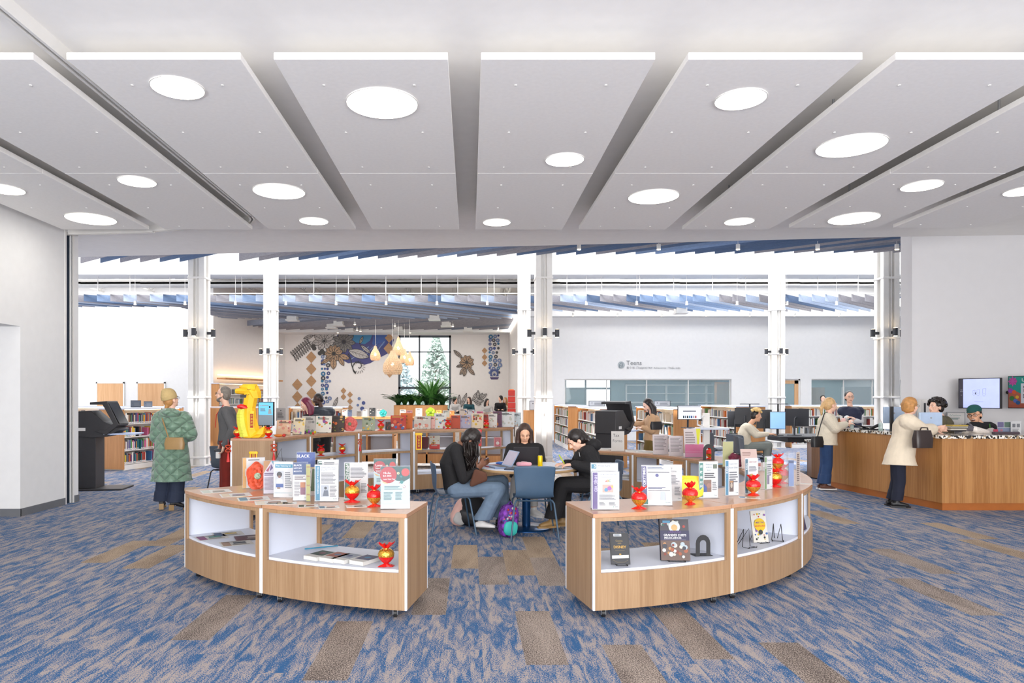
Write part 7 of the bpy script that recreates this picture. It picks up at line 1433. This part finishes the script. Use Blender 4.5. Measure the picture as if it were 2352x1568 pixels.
loft_px('belly', [(566, 1000, -.05, 12, .06, .1), (560, 975, -.05, 12, .07, .15), (557, 950, -.05, 11, .06, .1), (560, 936, -.05, 9, .05, 0)], lime)
mb = MB()
for k in range(7): a = sp(556+k*1.2, 948+k*7.2, -.118); mb.tube([a+V((-.05, .03, 0)), a+V((0, 0, -.008)), a+V((.05, .03, 0))], .0015, M('crease', (170, 160, 40), .8), n=4)
mb.build('belly_creases', t)
mb = MB(); mb.loft([(sp(572, 932, -.08), V((.01, 0, 0)), V((0, .01, .02))), (sp(560, 931, -.11), V((0, 0, .035)), V((0, .02, 0))), (sp(551, 931, -.1), V((0, 0, .015)), V((0, .015, 0)))], 'red', n=8); mb.build('red_bow', t)
loft_px('tail', [(580, 1002, 0, 26, .1, 0), (594, 994, 0, 18, .1, 0), (600, 984, 0, 13, .08, .3), (606, 978, 0, 6, .05, .5)], yel)
for sx, sy in ((577, 892), (574, 904)): mb = MB(); mb.tube([sp(sx-4, sy-1, -.092), sp(sx, sy+1, -.096), sp(sx+4, sy-1, -.092)], .003, X('8a5a10'), n=4); mb.build('closed_eye', t)
def banner(label, px, py0, py1, wpx, Y, chars, style=0, name='hanging_banner'):
    h = (py1-py0)/F*Y; w_ = wpx/F*Y; p = W(px, py1, Y); t = thing(name, label, 'banner', p, 0); mb = MB(); mb.box(-w_/2, 0, 0, w_/2, .004, h, 'gold_yellow' if style == 0 else 'red'); mb.build('backing', t)
    it = ([('r', .14, .08, .86, .92, 'c81e14')] if style == 0 else [('r', .25, .15, .75, .82, 'f4ece4')])
    n = len(chars); it += [('t', .22, .12+.74*i/n, .78, .12+.74*(i+.85)/n, c, 'f4c02a' if style == 0 else '2a2a2a', 'b', 'c') for i, c in enumerate(chars)]
    mb = MB(); art(mb, w_, h, it, facing((0, 0, 0)), eps=.0002); mb.build('printed_design', t); mb = MB(); mb.lathe([(w_*.6, h-.01), (w_*.62, h+.01), (w_*.5, h+.02)], 'gold_yellow' if style == 0 else 'red', n=16, sy=.2); mb.build('top_rod', t); return t
banner('gold-edged red banner with Chinese characters on the snake', 578, 947, 985, 10, 8.68, '恭喜发财')
p_ = pt(TC, 2.86, D(-152.9)); banner('yellow-edged red banner hanging on the joint of two tall units', 962, 997, 1033, 14, p_.y-.006, '万事如意')
banner('narrow red banner with white panel at the right tall unit joint', 1101, 989, 1024, 10, 11.41, '恭贺新禧', 1)
banner('small yellow and red banner behind the poppy', 582, 1040, 1054, 17, 8.63, '福', 0)
def knot(label, px, py, Y, s_=1):
    t = thing('chinese_knot', label, 'ornament', W(px, py, Y), 0, 'red hanging knots'); mb = MB(); mb.tube([(.022*math.sin(2*a)*s_*1.2, 0, .03*math.cos(a)*s_*1.1) for a in [i*2*PI/24 for i in range(25)]], .006*s_, X('e04a1c'), n=6); mb.build('knot_loop', t)
    mb = MB(); mb.lathe([(.004, -.03*s_), (.008, -.05*s_), (.017*s_, -.13*s_)], 'red', n=10); mb.build('tassel', t); mb = MB(); mb.cyl((0, 0, .03*s_), (0, 0, .09*s_), .003, 'red', n=5); mb.build('cord', t)
knot('red knot with tassel at the front corner of the snake unit', 629, 1028, 8.6, 1.3); knot('red knot with tassel at the left corner of the snake unit', 524, 1030, 8.64, 1.3); knot('red knot with tassel at the joint right of the two ornaments', 827, 1014, 10.4, 1.1)
# things behind the tall units
monitor('portrait screen with pale blue slide standing behind the snake', (W(612, 950, 12.0).x, 12.0, W(612, 950, 12.0).z), -.25, .3, .42, M('screen_cyan', (110, 190, 226), .3, emit=.5), zt=.9, stand=None, art_items=[('r', .1, .12, .2, .16, 'f0f8fa'), ('r', .24, .12, .7, .15, 'e0f0f6'), ('l', .12, .25, .5, .4, 3, 'e0f0f6'), ('e', .78, .2, .06, '2a2024'), ('p', [(.66, .5), (.72, .28), (.86, .28), (.92, .5)], 'eef2f6'), ('r', 0, .55, 1, 1, 'd0e4f0')], name='portrait_screen', cat='screen', casing='black')
mb = MB(); q = W(612, 950, 12.0); mb.box(q.x-.04, 11.99, 0, q.x+.04, 12.07, q.z-.2, 'black'); mb.box(q.x-.2, 11.85, 0, q.x+.2, 12.2, .03, 'black'); tag(mb.build('screen_stand'), 'black floor post holding the portrait screen behind the snake', 'stand')
SM = [('f0ece4', ['c8503a']), ('4a5a7a', ['8a9ab0']), ('6a6058', ['8a8078']), ('eceae6', ['d8d4d0']), ('2f3338', ['e8e4dc']), ('f2efe8', ['c86a4a', 'b89a6a']), ('d8d4cc', ['a8a49c'])]
nm = ['leftmost', 'second', 'third', 'fourth', 'fifth', 'sixth', 'seventh', 'eighth']
for i, (px, w_, h) in enumerate(((792, 12, 16), (803, 10, 15), (824, 10, 12), (838, 11, 16), (855, 14, 20), (871, 12, 17))):
    bgc, cols = SM[i % 7]; dbook('book facing out on the left far low unit, %s' % nm[i], px, 0, w_, h, art_gen(bgc, cols, 300+i, n=5), 1.12, Y=15.8, tilt=.15, col=bgc, easel=False, name='display_book')
for i, (px, w_, h, bgc) in enumerate(((925, 14, 17, 'c8c4c0'), (940, 14, 15, 'a05a5a'), (962, 15, 20, 'f0ece8'), (983, 10, 16, '8ab0d0'), (992, 12, 14, 'd8803a'), (1008, 12, 16, 'f0b83a'), (1025, 16, 15, '8a8a80'), (1038, 11, 14, 'e8862a'))):
    dbook('book facing out on the low unit before the planter, %s' % nm[i], px, 0, w_, h, art_gen(bgc, ['f0e8dc', '5a4a48'], 330+i, n=4), 1.12, Y=15.4, tilt=.15, col=bgc, easel=False, name='display_book')
for i, (px, w_, h, bgc) in enumerate(((1064, 18, 20, 'e8dcd0'), (1082, 16, 18, 'e0e4ee'), (1102, 14, 14, 'e86aa0'), (1118, 16, 12, 'c8b8a8'), (1134, 14, 14, 'f0e8e0'), (1152, 16, 12, 'd8d0c8'))):
    dbook('book facing out on the low unit before the children, %s' % nm[i], px, 0, w_, h, art_gen(bgc, ['d84a4a', '3a6ab0', 'f0c84a'], 360+i, n=5), 1.12, Y=15.0, tilt=.15, col=bgc, easel=False, name='display_book')
flower('turquoise paper flower on the left far low unit', base(880, 0, 1.12, 15.6), .085, '3ac8c0', '2a9a94', 0, 0, 3); flower('lime green paper flower above the porridge book', base(989, 0, 1.12, 15.35), .11, 'b8d82a', '6a8a2a', 0, 0, 3)
sign('grey poster sign on a stand right of the portrait screen', 645, 0, 22, 30, [('r', 0, 0, 1, 1, 'd4ccc8'), ('e', .5, .2, .06, '3a3a3a'), ('l', .15, .35, .85, .8, 6, '8a8684')], Y=12.8, z=1.12, holder=False)
mb = MB(); q = W(645, 0, 12.85); mb.box(q.x-.02, 12.83, 0, q.x+.02, 12.87, 1.12, 'charcoal'); mb.box(q.x-.15, 12.75, 0, q.x+.15, 12.95, .02, 'charcoal'); tag(mb.build('poster_stand'), 'thin dark post of the grey poster right of portrait screen', 'stand')
for px, Y, z, w_, h, lb in ((1371, 17.5, 1.336, 38, 13, 'dark-framed notice on the K range top'), (1521, 17.5, 1.336, 38, 13, 'dark-framed notice on the monitor range top'), (312, 15.2, 1.336, 24, 17, 'dark framed tablet sign on the left range, left of coat'), (340, 15.8, 1.336, 20, 14, 'light blue tablet sign on the left range beside the coat')):
    x_ = (px-CX)/F*Y; sign(lb, px, 0, w_, h, [('r', 0, 0, 1, 1, '56585e'), ('r', .04, .1, .96, .9, 'dcdde0' if px > 1000 else '6a7280'), ('e', .2, .4, .03, '2a2a2a'), ('l', .35, .3, .9, .8, 4, 'a4a8b0')], Y=Y, z=z, holder=False)
for px, py, Y, ch in ((1281, 960, 22.4, 'D'), (1440, 959, 14.96, 'K'), (1612, 962, 14.96, 'T')):
    t = thing('range_letter_sign', 'small black sign with white letter %s on a book range end' % ch, 'sign', W(px, py+4, Y)); mb = MB(); mb.box(-.06, 0, 0, .06, .02, .1, 'black'); mb.build('plate', t); mb = MB(); art(mb, .12, .1, [('t', .3, .2, .7, .8, ch, 'f0f0f0', 'b', 'c')], facing((0, -.001, 0))); mb.build('letter', t)
# ---------------- things on and under the round table
TZ = .741
def laptop(label, x, y, rz, body, scr, w_=.31, d=.21, op=1.25):
    t = thing('laptop', label, 'laptop', (x, y, TZ), rz); mb = MB(); mb.box(-w_/2, -d/2, 0, w_/2, d/2, .016, body); mb.build('base', t, bevel=.003)
    T = Matrix.Translation((0, d/2, .016)) @ Matrix.Rotation(-(op-PI/2), 4, 'X'); mb = MB(); mb.box(-w_/2, 0, 0, w_/2, .008, d, body, T); l = mb.build('lid', t); mb = MB(); mb.box(-w_/2+.01, -.001, .012, w_/2-.01, 0, d-.01, scr, T); mb.build('screen', l)
    mb = MB(); mb.box(-w_/2+.02, -d/2+.07, .016, w_/2-.02, d/2-.02, .0175, 'charcoal'); mb.build('keyboard', t); return t
laptop('dark laptop with its lid toward the camera at the table', .67, 8.33, PI, M('laptop_dark', (44, 42, 46), .4), 'screen_white', .30, .22, 1.9)
laptop('silver-blue laptop open toward the girl with braids', .33, 7.98, PI/2+.35+PI, M('laptop_blue', (130, 150, 180), .35, .3), M('lap_scr', (140, 130, 150), .2, emit=.2), .29, .2, 2.1)
t = thing('pencil_case', 'soft pink pencil case lying before the dark laptop', 'pencil case', (.64, 8.12, TZ)); mb = MB(); mb.rc((-.07, 0, .026), .026, (.07, .01, .024), .024, M('pink_plush', (240, 176, 190), .9, bump=.5)); mb.rc((-.02, .01, .035), .022, (.03, .01, .033), .02, 'pink_plush'); mb.build('pouch', t); mb = MB(); mb.tube([(-.06, -.02, .045), (0, -.022, .055), (.07, -.018, .045)], .002, 'paper', n=5); mb.build('zip', t)
t = thing('drink_can', 'tall yellow drink can on the right of the dark laptop', 'can', (.83, 8.1, TZ)); mb = MB(); mb.lathe([(.026, 0), (.029, .006), (.029, .118), (.024, .128)], M('can_yellow', (240, 204, 20), .3, .3), n=24); mb.build('body', t); mb = MB(); mb.lathe([(.024, .128), (.023, .131), (.018, .128)], 'steel', n=20); mb.build('lid', t)
t = thing('snack_bag', 'crumpled blue snack bag on the table by the silver laptop', 'snack bag', (.40, 8.28, TZ)); mb = MB(); mb.ell((0, 0, .022), (.095, 0, 0), (0, .06, 0), (0, 0, .022), M('snack_blue', (44, 92, 170), .3, var=.3, vs=30)); mb.build('bag', t); mb = MB(); mb.ell((.01, -.02, .04), (.05, 0, 0), (0, .02, 0), (0, 0, .004), 'paper'); mb.build('label_patch', t)
for x, y, rz, w_, lb, th, pg in ((.86, 7.95, -.15, .34, 'open white worksheet under the writing girl\'s hands', .002, 'f6f4f0'), (1.02, 7.82, .3, .24, 'white sheet at the right edge of the round table', .002, 'f4f2ee'), (.55, 7.9, .1, .3, 'pile of loose papers before the pink pencil case', .006, 'f0f0ec'), (.27, 8.12, .4, .22, 'red-edged notebook under the blue snack bag', .012, 'c85a64'), (.48, 7.78, -.2, .16, 'small navy notebook beside the silver laptop', .012, '2c3c5c')):
    t = thing('paper_sheet' if pg[0] in 'ef' else 'notebook', lb, 'paper' if pg[0] in 'ef' else 'notebook', (x, y, TZ), rz); mb = MB(); mb.box(-w_/2, -.1, 0, w_/2, .1, th, X(pg)); mb.build('page_block', t); mb = MB(); art(mb, w_, .2, [('l', .1, .1, .9, .9, 9, 'b8bac4')], Matrix.Translation((0, -.1, th)) @ Matrix.Rotation(-PI/2, 4, 'X')); mb.build('writing', t)
# bags under the table
def backpack(label, px, py, w_, h, rz, mats, Y=None, lean=0.0):
    p = base(px, py, 0, Y); t = thing('backpack', label, 'backpack', p, rz); T = Matrix.Rotation(lean, 4, 'Y')
    def B(name, c, a, b, d, mat, sq=.6):
        mb = MB(); secs = []
        for u in (-1, -.9, -.5, 0, .5, .85, 1):
            k = (1-abs(u)**4)**.4*.9+.1 if abs(u) < 1 else .35
            secs.append((V(c)+V((0, 0, d*u)), V((a*k, 0, 0)), V((0, b*k, 0))))
        mb.loft(secs, mat, n=24, sq=sq); mb.v = [tuple(T @ V(q)) for q in mb.v]; mb.build(name, t)
    B('main_pouch', (0, 0, h/2), w_/2, .1, h/2, mats[0]); B('front_pocket', (0, -.09, h*.3), w_*.38, .035, h*.22, mats[1])
    mb = MB(); mb.tube([T @ V((.06, .09, h*.9)), T @ V((.1, .17, h*.6)), T @ V((.08, .1, .06))], .012, mats[2], n=6); mb.build('strap', t); mb = MB(); mb.tube([T @ V((-.03, 0, h)), T @ V((0, 0, h+.035)), T @ V((.03, 0, h))], .006, mats[2], n=6); mb.build('handle', t)
    return t
M('floral', (110, 50, 150), .7, var=.9, vs=26); M('turquoise', (60, 190, 180), .6); M('purple', (96, 40, 150), .6)
b_ = backpack('small purple floral backpack with turquoise pocket under the table', 1163, 1232, .21, .36, .35, ('floral', 'turquoise', 'purple'), lean=.12)
mb = MB(); r = random.Random(2)
for k in range(16): a = r.uniform(-.075, .075); z = r.uniform(.2, .33); mb.ell((a, -.1+.4*a*a, z), (.013, 0, 0), (0, .004, 0), (0, 0, .013), X(['d83a3a', 'e86aa0', '3a7ac8', 'f0f0f0'][k % 4]), n=8, k=4)
mb.build('flower_print', b_)
backpack('black backpack slumped under the chair of the braided girl', 1072, 1205, .34, .38, -.2, ('black_soft', 'black', 'black'), lean=.35); backpack('pink and white backpack leaning behind the black one', 1045, 0, .2, .34, .2, (M('blush', (222, 178, 168), .8), 'light_grey_cloth', 'blush'), Y=8.35, lean=.45)
backpack('dark bag standing behind the table leg', 1160, 0, .2, .34, 0, ('black_soft', 'black_soft', 'black'), Y=8.35)
# ---------------- desk things
DZ = 1.036
def deskmon(label, px, Y, w_, h, rz, zc):
    x = (px-CX)/F*Y; t = thing('desktop_monitor', label, 'monitor', (x, Y, DZ), rz); mb = MB(); mb.box(-w_/2, -.015, zc-h/2-DZ, w_/2, .015, zc+h/2-DZ, 'imac'); mb.build('casing', t, bevel=.006)
    mb = MB(); mb.lathe([(.012, 0), (.012, .004)], 'steel', n=20); mb.v = [(q[0], -.016-q[2], q[1]+zc+.03-DZ) for q in mb.v]; mb.build('round_logo', t); mb = MB(); mb.box(-.05, -.01, 0, .05, .12, .012, 'imac'); mb.box(-.03, .0, 0, .03, .02, zc-DZ, 'imac'); mb.build('stand', t); return t
deskmon('silver monitor with its back to camera below the curly haired clerk', 2137, 9.85, .33, .22, 0, 1.235); deskmon('silver-blue monitor behind the beige-coated woman', 2052, 10.9, .34, .26, .1, 1.28)
mb = MB(); q = W(2048, 0, 10.6); mb.box(q.x-.02, 10.58, DZ, q.x+.02, 10.62, 1.42, 'black'); tag(mb.build('monitor_post'), 'black upright post beside the silver-blue monitor', 'post')
t = thing('book_stack', 'small pile of books passed across the desk', 'books', W(2192, 990, 9.92)); 
for k, (c, dz) in enumerate((('ece4d4', 0), ('8a8478', .02), ('f0eadc', .032), ('d8b850', .055))): mb = MB(); mb.box(-.11+.01*k, -.08, .02+dz, .12+.008*k, .08, .02+dz+.018, X(c)); mb.build('book', t)
mb = MB(); mb.box(-.1, -.07, 0, .12, .07, .02, 'black'); mb.build('bottom_case', t)
def bottle(label, px, Y, prof, mat, cap, z=DZ, capz=None, name='bottle'):
    t = thing(name, label, 'bottle', ((px-CX)/F*Y, Y, z)); mb = MB(); mb.lathe(prof, mat, n=20); mb.build('body', t); zc = prof[-1][1]
    mb = MB(); mb.lathe([(.012, zc), (.012, zc+.02), (.004, zc+.022), (.004, zc+.045)], cap, n=12); mb.tube([(0, 0, zc+.042), (-.035, 0, zc+.045), (-.04, 0, zc+.036)], .004, cap, n=6); mb.build('cap', t)
bottle('pink water bottle with dark cap by the ponytailed woman', 1937, 11.65, [(.036, 0), (.038, .01), (.038, .15), (.026, .17), (.018, .175)], M('bottle_pink', (240, 196, 190), .4), 'black', name='water_bottle')
bottle('hand sanitiser pump bottle at the ponytailed woman\'s hand', 1957, 11.5, [(.026, 0), (.028, .01), (.028, .09), (.012, .105)], M('gel', (200, 226, 222), .15, alpha=.5), 'paper', name='pump_bottle'); bottle('clear pump bottle right of the laptop on the desk', 2023, 10.8, [(.03, 0), (.032, .01), (.032, .11), (.012, .13)], 'gel', 'paper', name='pump_bottle')
t = thing('barcode_scanner', 'black barcode scanner on its cradle on the desk end', 'scanner', W(2010, 984, 10.5)); mb = MB(); mb.rc((-.06, 0, .03), .02, (.05, 0, .075), .028, 'black'); mb.build('handle', t); mb = MB(); mb.box(-.07, -.05, -.0, .12, .05, .02, 'black'); mb.build('cradle', t, bevel=.008); t.matrix_basis = Matrix.Translation(((2010-CX)/F*11.0, 11.0, DZ))
t = thing('tablet', 'dark tablet lying tilted near the pump bottle', 'tablet', ((1982-CX)/F*11.2, 11.2, DZ)); mb = MB(); mb.box(-.1, -.07, .0, .1, .07, .012, 'black', Matrix.Rotation(.3, 4, 'Y') @ Matrix.Translation((0, 0, .03))); mb.build('body', t); mb = MB(); mb.box(-.03, -.05, 0, .05, .05, .02, 'charcoal'); mb.build('stand', t)
t = thing('wall_cabinet', 'white wall cabinet with dark window slot behind the desk', 'cabinet', W(2125, 962, 11.15)); mb = MB(); mb.box(-.11, -.05, 0, .11, .04, .32, 'metal_white'); mb.build('body', t, bevel=.005); mb = MB(); mb.box(-.055, -.054, .1, -.025, -.05, .26, 'charcoal'); mb.build('window_slot', t)
t = thing('whiteboard', 'small framed whiteboard with green handwriting', 'whiteboard', W(2196, 980, 11.1)); mb = MB(); mb.box(-.15, 0, 0, .15, .02, .24, 'steel'); mb.build('frame', t); mb = MB(); mb.box(-.135, -.002, .015, .135, 0, .225, 'paper'); mb.build('board', t); mb = MB(); art(mb, .27, .21, [('s', [(.1, .2), (.15, .12), (.2, .22), (.28, .14), (.36, .2), (.5, .16), (.62, .2), (.8, .17)], '4aa89a', .012), ('l', .1, .35, .8, .5, 2, '8ab8b0')], facing((0, -.002, .015))); mb.build('handwriting', t)
sign('colourful postcards in clear holder at the right of the desk', 2306, 0, 30, 26, [('r', 0, 0, .48, .48, '5a4a8a'), ('r', .52, 0, 1, .48, '3a6a4a'), ('r', 0, .52, 1, 1, '7a8ab0'), ('e', .3, .75, .1, 'c86a7a')], z=DZ, Y=9.95); sign('white leaflet with two grey squares at the desk right end', 2334, 0, 22, 28, [('r', .1, .2, .42, .5, '6a6a70'), ('r', .55, .2, .88, .5, '6a6a70'), ('l', .1, .6, .9, .9, 3, 'a8a8b0')], z=DZ, Y=9.9)
t = thing('desk_tray', 'long dark tray lying on the desk below the postcards', 'tray', ((2310-CX)/F*9.7, 9.7, DZ)); mb = MB(); mb.box(-.18, -.03, 0, .18, .03, .035, M('tray_plum', (70, 58, 66), .5)); mb.build('body', t, bevel=.006)
mb = MB(); mb.box(-.02, -.015, 0, .03, .015, .06, X('d84a6a')); o = mb.build('card_box'); o.location = ((2286-CX)/F*9.95, 9.95, DZ); tag(o, 'small pink box left of the colourful postcards', 'box')
for lb, px, Y, w_, h, c in (('green range sign behind the computers', 1722, 18.84, 22, 14, '4a8a4a'), ('grey direction panel beside the K sign', 1434, 15.04, 12, 34, '5c6470')):
    q = W(px, 938, Y); t = thing('range_sign', lb, 'sign', (q.x, Y-.06, q.z-h/F*Y)); mb = MB(); mb.box(-w_/F*Y/2, 0, 0, w_/F*Y/2, .015, h/F*Y, X(c)); mb.build('plate', t); mb = MB(); art(mb, w_/F*Y, h/F*Y, [('l', .15, .1, .85, .4, 2, 'e8ecee')], facing((0, -.001, 0))); mb.build('lettering', t)
sign('framed white notice on the far side wall, right of red tower', 1224, 0, 16, 22, [('r', 0, 0, 1, 1, '4a4a50'), ('r', .08, .06, .92, .94, 'e4e2e6'), ('e', .5, .3, .07, '2a2a2a')], z=1.2, Y=19.5, holder=False)
mb = MB(); q = W(1224, 0, 19.55); mb.box(q.x-.25, 19.53, 0, q.x+.25, 19.9, 1.2, 'oak_range'); tag(mb.build('notice_cabinet'), 'oak cabinet carrying the framed notice between the columns', 'cabinet')
# books beyond the three hundred nearest: one object per range
for grp, mb in STUFF.items():
    o = mb.build('library_books'); o['kind'] = 'stuff'; tag(o, 'mixed upright books filling shelves of '+grp.split('books on the ')[-1], 'books')
